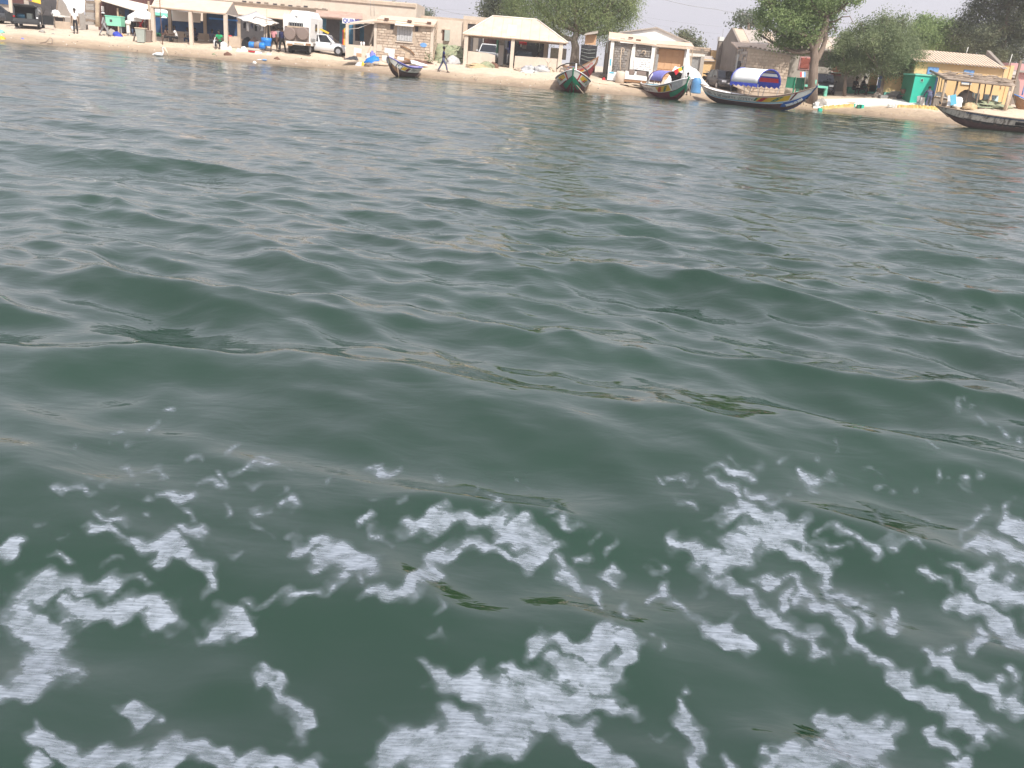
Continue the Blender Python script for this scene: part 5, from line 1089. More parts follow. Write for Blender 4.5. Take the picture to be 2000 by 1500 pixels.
slab4('roof', t, 'roof_sand', [(729, 40.5, YH - .35), (848, 49.5, YH - .35), (856, 38, YH + 3), (745, 29.5, YH + 3)], .12)
for a, b in ((755, 38.5), (800, 42.5), (838, 46)): q = MB(); p = P3(a, b, YH - .1); q.obox(p + Vector((0, 0, .06)), (.32, .3, .14)); q.build('roof_stone', M['rust'], t)
q = MB(); p = P3(827, 88, YH - .035)
q.lathe((p.x, YH - .033, p.z), [(.30, 0), (.27, -.006)], 9, axis='Y', smooth=False, sx=.95, sy=.6); q.build('blue_paint_patch', M['skyblue'], t)
p = P3(741, 90, YH); q = MB(); q.box(p.x - .22, p.x + .22, YH - .06, YH - .025, p.z - .4, p.z + .1); q.build('mended_patch', M['plaster'], t)

# ---- plain wall with box and green net
t = bld('compound_wall', 'plain beige wall with a metal box between the two houses', 'wall', 880, 79.5)
pbox('wall', t, 'plaster', 846, 39, 908, 120, 79.5, .25, ground_=True); pbox('pillar', t, 'plaster_old', 903, 40, 911, 120, 79.3, .5, ground_=True)
pbox('parapet', t, 'plaster_old', 822, 35, 940, 42, 83, .3)
a = pbox('niche', t, 'rust', 864, 58.5, 868, 78.5, 79.47, .06); pbox('meter_box', t, 'greyplastic', 868, 58.5, 878, 80, 79.25, .24); pbox('box_frame', t, 'plaster_old', 863, 56.5, 879, 58.3, 79.3, .2)
for i in range(7): pbox('coping_stone', t, 'roof_sand' if i % 2 else 'plaster_old', 912 + i * 5.5, 42 + i * .45, 916 + i * 5.5, 46 + i * .45, 82.9, .2)
o = cloth('fishing_net', 'net', [P3(853, 84, 79.3), P3(905, 92, 79.3), P3(912, 128, 78.0), P3(850, 122, 78.2)], -.25, 12, .09); solo(o, 'pale green fishing net draped over the foot of the plain wall', 'fishing net')
for a, w_, h_, m_, lb in ((884, 1.1, .55, 'tarpgrey', 'grey net heap under the draped green net'), (864, .8, .35, 'net', 'small tangled green net heap by the house corner')): heap('net_heap', m_, a, 76.5, w_, h_, label=lb, cat='fishing net', lump=.4)
t = bld('dry_shrub', 'small dry shrub growing at the right corner of the block house', 'shrub', 837, 76.3); co, f = crown_mesh([(G3(837, 76.3) + Vector((0, 0, .35)), Vector((.35, .3, .4)))], 260, .05, 0, .12); me = np_mesh('foliage', co - np.array(t.location), f, False); me.materials.append(LEAF['dull']); o = D.objects.new('foliage', me); COL.objects.link(o); o.parent = t
person('person in dark blue walking along the beach looking at a phone', 865, 71.2, R(95), 'walk', 'cloth_navy', 'cloth_blue', 1.76, hold='phone')

# ---- thin dusty air over the whole place
q = MB(); q.box(-3200, 3200, -2700, 3300, -5.0, 20.0); hz = q.build('haze', []); hz['kind'] = 'stuff'; hz['label'] = 'thin dusty haze over water and shore'; hz['category'] = 'haze'
hm = D.materials.new('dusty_air'); hm.use_nodes = True; hm.node_tree.nodes.clear(); o_ = hm.node_tree.nodes.new('ShaderNodeOutputMaterial'); pv = hm.node_tree.nodes.new('ShaderNodeVolumePrincipled')
pv.inputs['Color'].default_value = (.93, .93, .95, 1); pv.inputs['Density'].default_value = 0.0007; pv.inputs['Anisotropy'].default_value = 0.0; hm.node_tree.links.new(pv.outputs[0], o_.inputs['Volume']); hz.data.materials.append(hm)
SC.cycles.volume_bounces = 0

# ---- rubbish between porch and small boat
def board(px0, py0, px1, py1, Y, m, label, rot=0.0, name='board', th=0.04, lean=0.15):
    x0, x1, z0, z1 = rect(px0, py0, px1, py1, Y); c = Vector(((x0 + x1) / 2, Y, (z0 + z1) / 2)); q = MB(); q.obox(c, (x1 - x0, th, z1 - z0), (lean, rot, 0)); o = q.build(name, M[m]); recentre(o, (c.x, Y, z0)); return solo(o, label, 'board')
board(691, 94, 706, 109, 75.4, 'white', 'white square board leaning in the rubbish below the porch', .1)
board(696, 104, 706, 111, 75.1, 'orange', 'small orange brown carton in front of the white square board', 0.05)
o = cloth('black_sheet', 'netblack', [P3(671, 116, 73.9), P3(700, 118, 73.9), P3(697, 109.5, 75.2), P3(684, 111, 75.2)], -.1, 6, .03); solo(o, 'flat black plastic sheet lying on the sand below the porch', 'sheet')
heap('blue_tarp', 'blue', 731, 74.6, 1.25, .5, label='crumpled bright blue tarp in the rubbish heap', cat='tarp', lump=.4, dz=.12); heap('grey_cloth', 'lilac', 727, 75.2, .7, .85, label='pale lilac cloth bunched behind the blue tarp', cat='cloth', lump=.3)
board(716, 104, 722, 113, 74.6, 'white', 'white carton left of the blue tarp', -.3); heap('white_sack', 'white_cloth', 702, 74.1, .75, .26, label='white sack lying beside the yellow one', cat='sack'); heap('yellow_sack', 'yellow', 709, 74.0, .32, .28, label='small yellow bag on the sand', cat='sack')
q = MB(); q.tube([P3(714, 112, 75), P3(725, 87, 75.4)], .05, 6); o = q.build('plank', M['wood_pale']); recentre(o, P3(714, 112, 75)); solo(o, 'pale plank leaning over the lilac cloth', 'plank')
heap('rubble', 'plaster_old', 742, 74.4, 1.2, .3, label='low heap of tan rubble right of the blue tarp', cat='rubble', lump=.5); heap('rubble', 'wood', 722, 73.9, .9, .22, label='low grey brown rubble in front of the blue tarp', cat='rubble', lump=.5)
board(751, 94.5, 771, 104, 75, 'white', 'long white plastic panel standing behind the small boat', .06); board(746, 108, 760, 118, 74.4, 'white_dirty', 'dirty white panel left of the small boat', -.05); board(758, 105, 770, 117, 74.2, 'white_cloth', 'bright white slab standing behind the bow of the small boat', .15)
t = bld('boat_fragment', 'upturned brown bow of a broken wooden boat leaning on the rubbish', 'boat fragment', 795, 75.2)
q = MB(); pts = ppoly([(782, 90), (790, 92), (801, 98), (809, 106), (809, 111), (799, 104), (788, 100), (779, 98.5)], 75.2); q.prism(pts, 75.2, 75.6); q.build('plank', M['wood_pale'], t)
q = MB(); q.tube([P3(782, 90, 75.15), P3(791, 92, 75.1), P3(802, 98, 75.1), P3(809.5, 107, 75.1)], .045, 6); q.build('gunwale', M['wood_brown'], t)
q = MB(); q.prism(ppoly([(772, 107), (801, 116), (801, 119), (772, 110.5)], 74.9), 74.8, 75.2); q.build('plank', M['wood_brown'], t); pbox('plank', t, 'wood_pale', 791, 103, 800, 117, 74.85, .08)
o = cloth('white_foam_sheet', 'white_cloth', [P3(801, 116, 74.6), P3(838, 128, 73.2), P3(820, 128, 72.8), P3(803, 124, 73.4)], -.12, 6, .03); solo(o, 'white crumpled plastic sheet trailing down the sand right of the small boat', 'sheet')
board(776, 111, 789, 117, 74, 'white', 'white tray under the broken boat bow', .1); heap('rubble', 'rust', 818, 75.6, 2.6, .22, label='low line of brown rubble at the foot of the block house', cat='rubble', lump=.5)

# ---- pavilion with cars behind it
t = bld('beach_pavilion', 'square pavilion with a hipped sandy roof and low parapet', 'pavilion', 1005, 76)
YP, YQ = 76.0, 81.5
A, B_, C_, D_ = P3(904, 66, YP - .3), P3(1109, 84, YP - .3), P3(1101, 80, YQ + .3), P3(912, 63, YQ + .3); zz = (A.z + B_.z) / 2; B2 = Vector((C_.x, YQ + .3, zz)); D2 = Vector((D_.x, YQ + .3, zz)); A.z = B_.z = zz
E1, E2 = P3(963, 32, 78.7), P3(1049, 38.5, 78.7); E1.z = E2.z = (E1.z + E2.z) / 2
q = MB(); q.quadslab([A, B_, E2, E1], .08); rf = q.build('roof', M['roof_sand'], t)
q = MB(); vs = [A, E1, D2, B_, B2, E2]; q.add([v - Vector((0, 0, .004)) for v in vs], [(0, 1, 2), (3, 4, 5), (1, 5, 4, 2)]); o = q.build('roof', M['roof_sand'], t, 'side and rear slopes of the hipped roof'); o.modifiers.new('th', 'SOLIDIFY').thickness = .06
for f in [i / 11 for i in range(1, 11)]:
    q = MB(); a = A.lerp(B_, f); k = min(1, f / ((E1.x - A.x) / (B_.x - A.x)), (1 - f) / ((B_.x - E2.x) / (B_.x - A.x))); b = A.lerp(B_, f).lerp(Vector((a.x, E1.y, E1.z)), k)
    q.tube([a + Vector((0, 0, .015)), b + Vector((0, 0, .015))], .016, 4); q.build('sheet_seam', M['roof_sand'], rf)
q = MB(); a = A.lerp(B_, .50); q.quadslab([Vector((a.x - .7, a.y + .25, a.z + .17)), Vector((a.x, a.y + .25, a.z + .17)), Vector((a.x, a.y + 1.75, a.z + 1.02)), Vector((a.x - .7, a.y + 1.75, a.z + 1.02))], .02); q.build('pale_patch', mat('pale_green_sheet', (.62, .66, .55), .8), rf)
for a_, b_ in ((A, E1), (B_, E2), (E1, E2)): q = MB(); q.tube([a_ + Vector((0, 0, .03)), b_ + Vector((0, 0, .03))], .06, 6); q.build('ridge_cap', M['roof_pale'], t)
q = MB(); q.box(A.x + .1, B_.x - .1, YP, YP + .15, A.z - .2, A.z - .09); q.build('beam', M['wood'], t)
for a, w_ in ((911.5, .3), (1002.5, .28), (1096.5, .3)): post('post', t, 'plaster', a, {911.5: 67, 1002.5: 75, 1096.5: 84}[a], YP, w_)
for a in (916, 1068): post('post', t, 'grey_plaster', a, 72, YQ, .3)
q = MB(); q.prism([(at(914, 100, YP)[0], 0.6)] + ppoly([(914, 99.5), (952, 103.5), (967, 108)], YP) + [(at(968, 118, YP)[0], 0.6)], YP, YP + .2); q.build('parapet', M['plaster'], t)
q = MB(); q.prism([(at(1006, 100, YP)[0], 0.6)] + ppoly([(1006, 109), (1094, 115)], YP) + [(at(1093, 118, YP)[0], 0.6)], YP, YP + .2); q.build('parapet', M['plaster'], t)
x0 = at(910, 100, 76)[0]; x1 = at(1098, 110, 76)[0]; q = MB(); q.box(x0, x1, YP + .3, YQ, .5, 1.14); q.build('floor_slab', M['brown_plaster'], t)
# shop front behind the pavilion
t = bld('dark_shop_front', 'dark fronted shop with glass doors behind the hipped pavilion', 'building', 1000, 87)
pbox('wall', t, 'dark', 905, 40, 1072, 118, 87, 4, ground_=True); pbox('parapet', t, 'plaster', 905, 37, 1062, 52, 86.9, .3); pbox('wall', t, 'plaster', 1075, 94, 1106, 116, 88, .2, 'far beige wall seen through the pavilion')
for a, b, c, d, m_ in ((924, 72, 934, 100, 'brown_plaster'), (943, 74, 944.4, 86, 'white_dirty'), (946, 76, 968, 88, 'brownwall'), (983, 78, 991, 95, 'steel'), (1052, 83, 1053.5, 112, 'steel'), (1062, 82, 1070, 113, 'grey_plaster')): pbox('panel', t, m_, a, b, c, d, 86.9, .05)
t = bld('ice_fridge', 'tall white upright fridge standing inside the hipped pavilion', 'fridge', 978, 80.8); x0, x1, z0, z1 = rect(974, 76, 985, 108, 80.6); q = MB(); q.box(x0, x1, 80.6, 81.2, 1.142, z1); q.build('cabinet', M['greyplastic'], t)
q = MB(); q.box(x0 + .03, x1 - .03, 80.56, 80.598, 1.25, z0 + (z1 - z0) * .62); q.build('door', M['white'], t); q = MB(); q.box(x0 + .03, x1 - .03, 80.56, 80.598, z0 + (z1 - z0) * .66, z1 - .06); q.build('door', M['tarpgrey'], t)
pbox('door_column', t, 'turq_pale', 969.5, 75, 973, 104, 81, .1)
o = cloth('blue_cloth', 'royal', [P3(994, 79, 80), P3(999, 79.5, 80), P3(998.5, 97, 80), P3(994, 97, 80)], 0, 4, .02); solo(o, 'blue cloth hanging left of the middle post of the hipped pavilion', 'cloth')
t = bld('red_sign', 'red and white sign hanging in the right bay of the hipped pavilion', 'sign', 1021, 82); pbox('panel', t, 'red', 1014, 80, 1029, 87.5, 81.9, .05); pbox('panel', t, 'white', 1016, 86, 1019, 92, 81.88, .04); pbox('panel', t, 'steel', 1020, 88, 1028, 95, 81.9, .04)
g = G3(953, 83.5); car('white roofed vehicle parked behind the left bay of the hipped pavilion', (g.x, 84, 1.15), R(-92), 4.4, 1.8, 1.75, 'carwhite', 'parked cars along the waterfront', rack=True)
g = G3(1022, 83.5); car('dark car parked behind the right bay of the hipped pavilion', (g.x, 83.6, 1.15), R(-90), 4.1, 1.7, 1.42, 'carblack', 'parked cars along the waterfront')
person('person in white sitting behind the right parapet of the hipped pavilion', 1047, 79.5, R(40), 'sit', 'cloth_white', 'cloth_black', 1.75, z=1.14)
person('person in blue standing in the doorway of the hipped pavilion', 992, 84.5, R(20), 'stand', 'cloth_blue', 'cloth_grey', 1.7, z=1.3)
heap('net_heap', 'net', 950, 75.0, 1.25, .42, label='green net heap spilling from the broken end of the left parapet', cat='fishing net', lump=.3); heap('dry_grass_heap', 'straw', 930, 74.6, 1.7, .28, label='heap of dry grass in front of the left parapet', cat='heap', lump=.4)
heap('rubble', 'rust', 964, 75.4, .7, .35, label='broken brown masonry beside the pavilion opening', cat='rubble', lump=.5); heap('rubble', 'plaster_old', 1016, 75.3, 1.0, .16, label='dark rubble line under the right parapet', cat='rubble', lump=.5)
for a, w_, h_, m_, lb in ((1035, 1.3, .42, 'tarpgrey', 'crumpled pale grey tarpaulin before the right parapet, left part'), (1058, 1.3, .45, 'tarpgrey', 'crumpled pale grey tarpaulin beside the red and green boat'), (1031, 1.0, .14, 'white_cloth', 'flat white sheet under the grey tarpaulin'), (1075, .7, .35, 'wood_pale', 'small heap of sticks left of the red and green boat')): heap('tarpaulin' if 'tarp' in m_ else 'sheet' if 'white' in m_ else 'stick_heap', m_, a, 74.3 if m_ != 'white_cloth' else 73.4, w_, h_, label=lb, cat='tarpaulin' if 'tarp' in m_ else 'heap', lump=.55)
q = MB(); g = G3(1069, 75); q.tube([g, g + Vector((0, 0, .5)), P3(1069, 121, 75)], .02, 5); q.tube([g + Vector((0, 0, .55)), g + Vector((-.28, 0, .95))], .012, 4); q.tube([g + Vector((0, 0, .55)), g + Vector((.25, 0, .9))], .012, 4); o = q.build('bare_sapling', M['wood']); recentre(o, g); solo(o, 'thin bare sapling in front of the right parapet', 'sapling')

# ---- big pale tree, darker tree behind, fences
tree('willowy_tree', 'big grey green tree with a pale forked trunk right of the hipped pavilion', 1121, 84, 128, [(1123, 108), (1124, 92), (1121, 78), (1128, 62)],
     [(1010, 20, 30, 26), (1040, 42, 30, 22), (1045, 2, 34, 30), (1085, 20, 36, 30), (1080, 50, 30, 20), (1125, 30, 40, 34), (1120, -10, 44, 34), (1160, 8, 40, 34), (1165, 46, 36, 26), (1200, 22, 34, 30), (1205, -14, 34, 30), (1226, 28, 20, 26), (1190, 60, 26, 14), (1232, -6, 18, 26), (1150, -60, 60, 40), (1070, -45, 50, 36), (1110, -105, 55, 34), (1200, -55, 34, 30), (1020, -22, 26, 26)],
     95000, .078, 'willow', .42, 'bark_pale', droop=.6, clump=.38, depth=.9, per=30, aspect=.30)
tree('casuarina_tree', 'dark feathery tree behind the hipped pavilion roof', 968, 95, 60, [(968, 30), (966, 12)], [(950, 18, 13, 16), (965, 6, 14, 18), (982, 16, 16, 16), (946, 32, 9, 8), (1000, 22, 16, 14), (1006, 4, 14, 16), (988, -8, 16, 12)], 6000, .15, 'dark', .2, droop=.2, clump=.35, aspect=.3)
t = bld('small_shack', 'narrow shack of black netting under an orange board', 'shack', 1150, 80.5)
pbox('netting_wall', t, 'netblack', 1134, 88, 1165, 122, 80.5, .15, ground_=True); pbox('orange_board', t, 'orange', 1143, 67, 1164.5, 87.5, 80.55, .08)
for i in range(9): q = MB(); a = P3(1135, 91 + 3.4 * i, 80.4); b = P3(1163, 94.5 + 3.4 * i + random.uniform(-1.5, 1.5), 80.4); q.tube([a, a.lerp(b, .5) + Vector((0, 0, -.08)), b], .02, 4); q.build('slat', M['greyplastic' if i % 2 else 'black'], t)
slab4('roof', t, 'roof_grey', [(1140, 68, 80), (1168, 64, 80), (1168, 59, 82), (1146, 64, 82)], .05)

# ---- stone hut with white board
t = bld('stone_hut', 'rough grey stone hut with white pillars and a hand lettered board', 'hut', 1240, 74)
YS = 74.0; x0, x1, z0, z1 = rect(1193, 84, 1281, 150, YS); zg = ground(x0, YS) - .2
q = MB(); q.box(x0 + .1, x1 - .05, YS + .05, YS + 7.5, zg, z1 - .05); q.build('wall', M['brown_plaster'], t)
for a, w_ in ((1197.5, .26), (1277.5, .26)): post('pillar', t, 'white_dirty', a, {1197.5: 74, 1277.5: 86}[a], YS - .05, w_)
q = MB(); q.prism(ppoly([(1238, 84), (1242, 84), (1240, 103), (1239, 140), (1229, 139), (1231, 115), (1234, 96)], YS), YS - .1, YS + .04); q.build('pillar', M['white_dirty'], t, 'flaking white pillar in the middle')
slots = [(P3(1229, 100, YS).x, P3(1242, 100, YS).x, zg, z1), (P3(1238, 100, YS).x, x1, zg, P3(1260, 112, YS).z)]
vblocks(t, x0 + .25, x1 - .25, zg + .5, z1 - .08, YS + .03, .30, .18, [M['stone1'], M['stone2'], M['stone1'], M['brown_plaster']], slots, name='stone', limit=290)
# grey board side facing left
X = x0 + .09; q = MB(); q.box(X - .06, X, YS + .1, YS + 7.4, zg, z1 + .1); sd_ = q.build('side_wall', M['wood'], t)
for i in range(14): q = MB(); q.box(X - .10, X - .063, YS + .15 + i * .52, YS + .63 + i * .52, zg, z1 - .02 + random.uniform(-.08, .08)); q.build('plank', M['wood'], t)
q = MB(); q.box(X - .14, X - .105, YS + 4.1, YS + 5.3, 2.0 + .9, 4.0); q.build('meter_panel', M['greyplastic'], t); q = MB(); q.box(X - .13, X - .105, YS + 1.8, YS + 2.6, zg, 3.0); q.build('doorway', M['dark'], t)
c = [P3(1189, 75, YS - .3), P3(1284, 87.5, YS - .3), P3(1262, 71, YS + 4), P3(1190, 62, YS + 4)]; q = MB(); q.quadslab(c, .12); q.build('roof', M['roof_sand'], t)
for a, b in ((1216, 77), (1247, 78.5), (1232, 74)): q = MB(); q.obox(P3(a, b, YS + .6), (.35, .3, .12)); q.build('roof_stone', M['rust'], t)
q = MB(); q.prism(ppoly([(1239, 112), (1273, 115), (1271, 140), (1237, 135)], YS - .15), YS - .16, YS - .12); q.build('notice_board', M['white'], t)
q = MB(); rr = random.Random(5)
for ln in range(5):
    a = 1243.0
    while a < 1268:
        b = 116 + ln * 4.3 + (a - 1243) * .085; w_ = rr.uniform(1.5, 4); 
        q.tube([P3(a, b + rr.uniform(-.5, .8), YS - .19), P3(a + w_ * .5, b + rr.uniform(-1.3, .8), YS - .19), P3(a + w_, b + rr.uniform(-.4, .8), YS - .19)], .012, 4); a += w_ + rr.uniform(.2, 4.5)
q.build('handwriting', M['steel'], t)
q = MB(); q.prism(ppoly([(1222, 138), (1228, 139), (1229, 146), (1238, 147), (1241, 139), (1245, 140), (1246, 146), (1264, 150), (1263, 158), (1220, 154)], YS - .9), YS - .9, YS - .3); q.build('white_plinth', M['white'], t)
pbox('basin', t, 'brownplastic', 1229, 135.5, 1238.5, 145, YS - .95, .6); pbox('basin', t, 'brownplastic', 1244, 139, 1262, 146, YS - .95, .6)
pbox('footing', t, 'wood_brown', 1213, 156.5, 1262, 161, YS - 1.0, .8)
q = MB(); q.prism(ppoly([(1191, 115), (1194, 115), (1193, 128), (1190.5, 128)], YS), YS - .21, YS - .19); q.build('blue_paint_patch', M['cyan'], t)
a = pbox('white_block', t, 'white', 1187, 140, 1203, 157, YS - .7, .5); pbox('blue_paint_patch', t, 'cyan', 1190, 140.3, 1199, 143.5, YS - .72, .015)
t = bld('water_post', 'thin pale post with a ring at the top set in a round concrete base', 'post', 1211, 73)
q = MB(); g = G3(1210, 73); q.lathe(g, [(.34, -.1), (.34, .75), (.28, .85), (.1, .86)], 14); q.build('base', M['plaster'], t)
q = MB(); q.tube([g + Vector((0, 0, .85)), P3(1211, 125, 73), P3(1214, 96, 73)], .035, 6); q.build('stem', M['wood_pale'], t)
q = MB(); c = P3(1216, 97.5, 73); q.tube([c + Vector((math.cos(a) * .12, 0, math.sin(a) * .14)) for a in [PI * (1 - i / 6) for i in range(10)]], .035, 6); q.build('ring', M['wood_pale'], t)
q = MB(); c = P3(1257, 103, YS - .2); q.tube([c + Vector((math.cos(a) * .15, 0, math.sin(a) * .15)) for a in [PI * (1.1 - i / 6) for i in range(10)]], .04, 6); o = q.build('wall_hook', M['wood_pale']); recentre(o, c); solo(o, 'pale curved hook fixed above the hand lettered board', 'hook')
heap('rubble', 'wood', 1180, 75, 1.0, .3, label='low wood scraps at the foot of the grey plank wall', cat='rubble', lump=.5); heap('rubble', 'red', 1179, 73.6, .3, .16, label='small red scrap on the sand beside the hut', cat='rubble')
heap('rubble', 'wood_pale', 1240, 72.6, 2.6, .16, label='low line of stones along the sand before the hut', cat='rubble', lump=.5)
q = MB(); g = [G3(a, 71.3) + Vector((0, 0, .05 + .25 * abs(math.sin(a / 9)) * 0)) for a in (1158, 1175, 1195, 1215, 1228)]; q.tube([P3(1158, 158, 69.8)] + g, .02, 5); o = q.build('mooring_rope', M['wood_pale']); recentre(o, g[0]); solo(o, 'mooring rope lying on the sand right of the red and green boat', 'rope')

# ---- white gabled house
t = bld('gabled_house', 'white gabled house with an orange panelled front', 'house', 1300, 80)
YG = 80.0
q = MB(); q.prism(ppoly([(1210, 62), (1283, 54), (1345, 82), (1349, 140), (1215, 130)], YG + .6), YG + .6, YG + 7); q.build('wall', M['white'], t)
q = MB(); q.prism(ppoly([(1262, 85), (1355, 92), (1353, 97), (1262, 89)], YG - .6), YG - .6, YG - .35); q.build('fascia', M['roof_sand'], t)
slab4('roof', t, 'roof_sand', [(1262, 84, YG - .62), (1356, 91, YG - .62), (1349, 82.5, YG + .55), (1262, 77, YG + .55)], .06, 'sandy porch roof')
slab4('roof', t, 'roof_grey', [(1208, 62.5, YG + .4), (1283, 52.5, YG + .4), (1281, 54, YG + 7), (1212, 62, YG + 7)], .09); slab4('roof', t, 'roof_grey', [(1283, 52.5, YG + .4), (1353, 84, YG + .4), (1346, 83, YG + 7), (1281, 54, YG + 7)], .09)
pbox('frieze', t, 'white_dirty', 1283, 90.5, 1348, 95, YG + .2, .1)
x0, x1, z0, z1 = rect(1284, 96, 1338, 150, YG + .3); q = MB(); q.box(x0, x1, YG + .3, YG + .55, z0 - 1, z1); q.build('front_backing', M['orange'], t)
for i in range(4):
    for j in range(4):
        q = MB(); a = (x1 - x0) / 4; b = (z1 - z0) / 4; q.box(x0 + a * i + .025, x0 + a * (i + 1) - .025, YG + .26, YG + .297, z0 + b * j + .025, z0 + b * (j + 1) - .025); q.build('panel', M['orange'], t)
pbox('board', t, 'steel', 1280, 106, 1285, 137, YG - .3, .05, 'grey board leaning at the left'); pbox('drainpipe', t, 'wood_pale', 1350, 96, 1351.6, 134, YG - .3, .06); post('post', t, 'white_dirty', 1341, 95, YG, .22)
# back yard: gate, wall, yellow wall
t = bld('yard_gate', 'weathered grey double gate between concrete posts', 'gate', 1358, 82)
pbox('lintel', t, 'stonewhite', 1344, 105, 1377, 110, 81.9, .35); 
for a in (1372.5,): post('post', t, 'grey_plaster', a, 110, 82, .3)
for i in range(6): pbox('plank', t, 'steel', 1347.5 + i * 3.6, 111, 1350.7 + i * 3.6, 148, 82.1, .05)
t = bld('yard_wall', 'rough stone wall behind the grey gate', 'wall', 1365, 88); x0, x1, z0, z1 = rect(1345, 92, 1388, 107, 87.8); q = MB(); q.box(x0, x1, 87.8, 88.1, .5, z1); q.build('wall', M['plaster_old'], t)
vblocks(t, x0, x1, z0, z1, 87.79, .34, .17, [M['block1'], M['brown_plaster'], M['block2']], name='stone', limit=60)
t = bld('yellow_outbuilding', 'small yellow outbuilding behind the parked motorcycles', 'building', 1388, 86); pbox('wall', t, 'ochre', 1372, 116, 1396, 152, 84, .3, ground_=True); pbox('wall', t, 'ochre', 1389, 98, 1402, 140, 87, 3, ground_=True); slab4('roof', t, 'roof_grey', [(1370, 118, 83.8), (1396, 119, 83.8), (1392, 110, 86), (1371, 108, 86)], .06); pbox('doorway', t, 'brown_plaster', 1392.5, 113, 1395, 132, 86.9, .05)
def moto(px, Y, label, m, rz):
    g = G3(px, Y); t = thing('motorcycle', label, 'motorcycle', g, rz, 'motorcycles by the yellow outbuilding', True)
    for x in (-.62, .62):
        q = MB(); q.lathe((x, 0, .3), [(.2, -.045), (.28, -.05), (.3, 0), (.28, .05), (.2, .045)], 16, axis='Y'); w_ = q.build('wheel', M['rubber'], t); q = MB(); q.lathe((x, 0, .3), [(.19, -.02), (.19, .02)], 12, axis='Y'); q.build('rim', M['steel'], w_)
    q = MB(); q.tube([(-.62, 0, .3), (-.1, 0, .42), (.1, 0, .5), (.38, 0, .78), (.62, 0, .3)], .045, 6); q.obox((0, 0, .42), (.36, .22, .3)); q.build('frame', M['black'], t)
    q = MB(); q.lathe((.12, 0, .74), [(.02, -.24), (.13, -.14), (.14, .1), (.03, .24)], 10, axis='X'); q.build('fuel_tank', M[m], t); q = MB(); q.obox((-.32, 0, .76), (.6, .22, .09)); q.build('seat', M['black'], t)
    q = MB(); q.tube([(.36, -.34, 1.0), (.4, 0, .94), (.36, .34, 1.0)], .018, 5); q.build('handlebar', M['steel'], t); q = MB(); q.ball((.5, 0, .84), .09); q.build('headlight', M['lamp'], t)
moto(1378, 80.5, 'leftmost motorcycle, with a grey tank, beside the yellow outbuilding', 'steel', R(60)); moto(1385, 80, 'middle motorcycle, with a maroon tank, beside the yellow outbuilding', 'maroon', R(75)); moto(1391, 79.4, 'rightmost motorcycle, nearest the brown grey gable wall', 'royal', R(100))
q = MB(); a, b, c, d = P3(1312, 134, 76.6), P3(1346, 130, 76.6), P3(1402, 166, 75), P3(1300, 163, 75); a = G3(1303, 75); pts = [G3(1296, 75.5), P3(1318, 130, 76.3), P3(1348, 128, 76.3), G3(1392, 75.5)]
vs = []; N = 10
for i in range(N + 1):
    for j in range(N + 1):
        u, v = i / N, j / N; p = pts[0].lerp(pts[3], u).lerp(pts[1].lerp(pts[2], u), v); p = p + Vector((0, .25 * math.sin(u * 17) * (1 - v) + random.uniform(-.05, .05), (-.18 * math.sin(PI * u) * (1 - v * .2) if j == N else 0) + random.uniform(-.03, .03))); vs.append(p)
q = MB(); q.add(vs, [(i * (N + 1) + j, (i + 1) * (N + 1) + j, (i + 1) * (N + 1) + j + 1, i * (N + 1) + j + 1) for i in range(N) for j in range(N)], 0, True); o = q.build('white_tarpaulin', M['white_cloth']); recentre(o, G3(1350, 75.5)); o.modifiers.new('th', 'SOLIDIFY').thickness = .03; solo(o, 'big white tarpaulin draped over a mound behind the canopied boat', 'tarpaulin')
heap('tarp_mound', 'white_cloth', 1338, 77.0, 2.8, 1.4, label='mound under the far side of the big white tarpaulin', cat='mound', lump=.1)
t = bld('blue_barrel', 'upright blue barrel on the sand between the two canopied boats', 'barrel', 1358, 73.3); g = G3(1358, 73.3)
q = MB(); q.lathe(g, [(.40, -.05), (.42, .06), (.37, .35), (.385, .4), (.36, .7), (.37, .75), (.28, 1.05), (.26, 1.08), (.2, 1.08)], 18); q.build('shell', mat('faded_blue_barrel', (.10, .27, .52), .5, .1, 3), t); q = MB(); q.lathe(g + Vector((0, 0, 1.08)), [(.2, .002), (.19, .03)], 14); q.build('lid', M['skyblue'], t)
heap('net_heap', 'netblack', 1352, 74.6, 1.5, .7, label='dark net heap behind the blue barrel', cat='fishing net', lump=.3); heap('net_heap', 'rust', 1335, 74.3, 1.0, .5, label='brown net heap at the foot of the white tarpaulin', cat='fishing net', lump=.3)

# ---- boats
boat = {}
a, b = P3(822, 133, 70.6), P3(758, 132, 66.0)
t, H = pirogue('small white pirogue with a blue edged eye shaped mark, bow raised to the left', (a.x, a.y), (b.x, b.y), 1.55, .72, .60, .05, -.05, dict(bottom='hullbrown', stripe='rubber', band='white_dirty', gunwale='lilac', inside='wood_pale', stem='wood', thwart='skyblue'),
     bands=[('painted_stripe', 'royal', .08, .9, .90, .96, 0), ('painted_mark', 'cloth_navy', .80, .905, .52, .86, -.03), ('painted_mark', 'white', .812, .893, .56, .82, -.03, .014), ('painted_mark', 'green_dark', .862, .880, .62, .78, -.03, .018), ('painted_mark', 'yellow', .70, .79, .56, .84, -.05, .012), ('painted_mark', 'maroon', .62, .69, .54, .84, -.05), ('weathered_patch', 'wood_brown', .84, .97, .2, .48, 0)], script=(.12, .58, 'steel'), thwarts=3)
q = MB(); q.tube([P3(776, 128, 66.4), P3(779, 150, 66.2)], .02, 5); o = q.build('mooring_rope', M['wood_pale']); recentre(o, P3(779, 150, 66.2)); solo(o, 'pale rope hanging from the bow of the small white pirogue into the water', 'rope')
RG = dict(bottom='maroon', stripe='maroon', band='white_dirty', gunwale='white', inside='wood_pale', stem='green', foredeck='white')
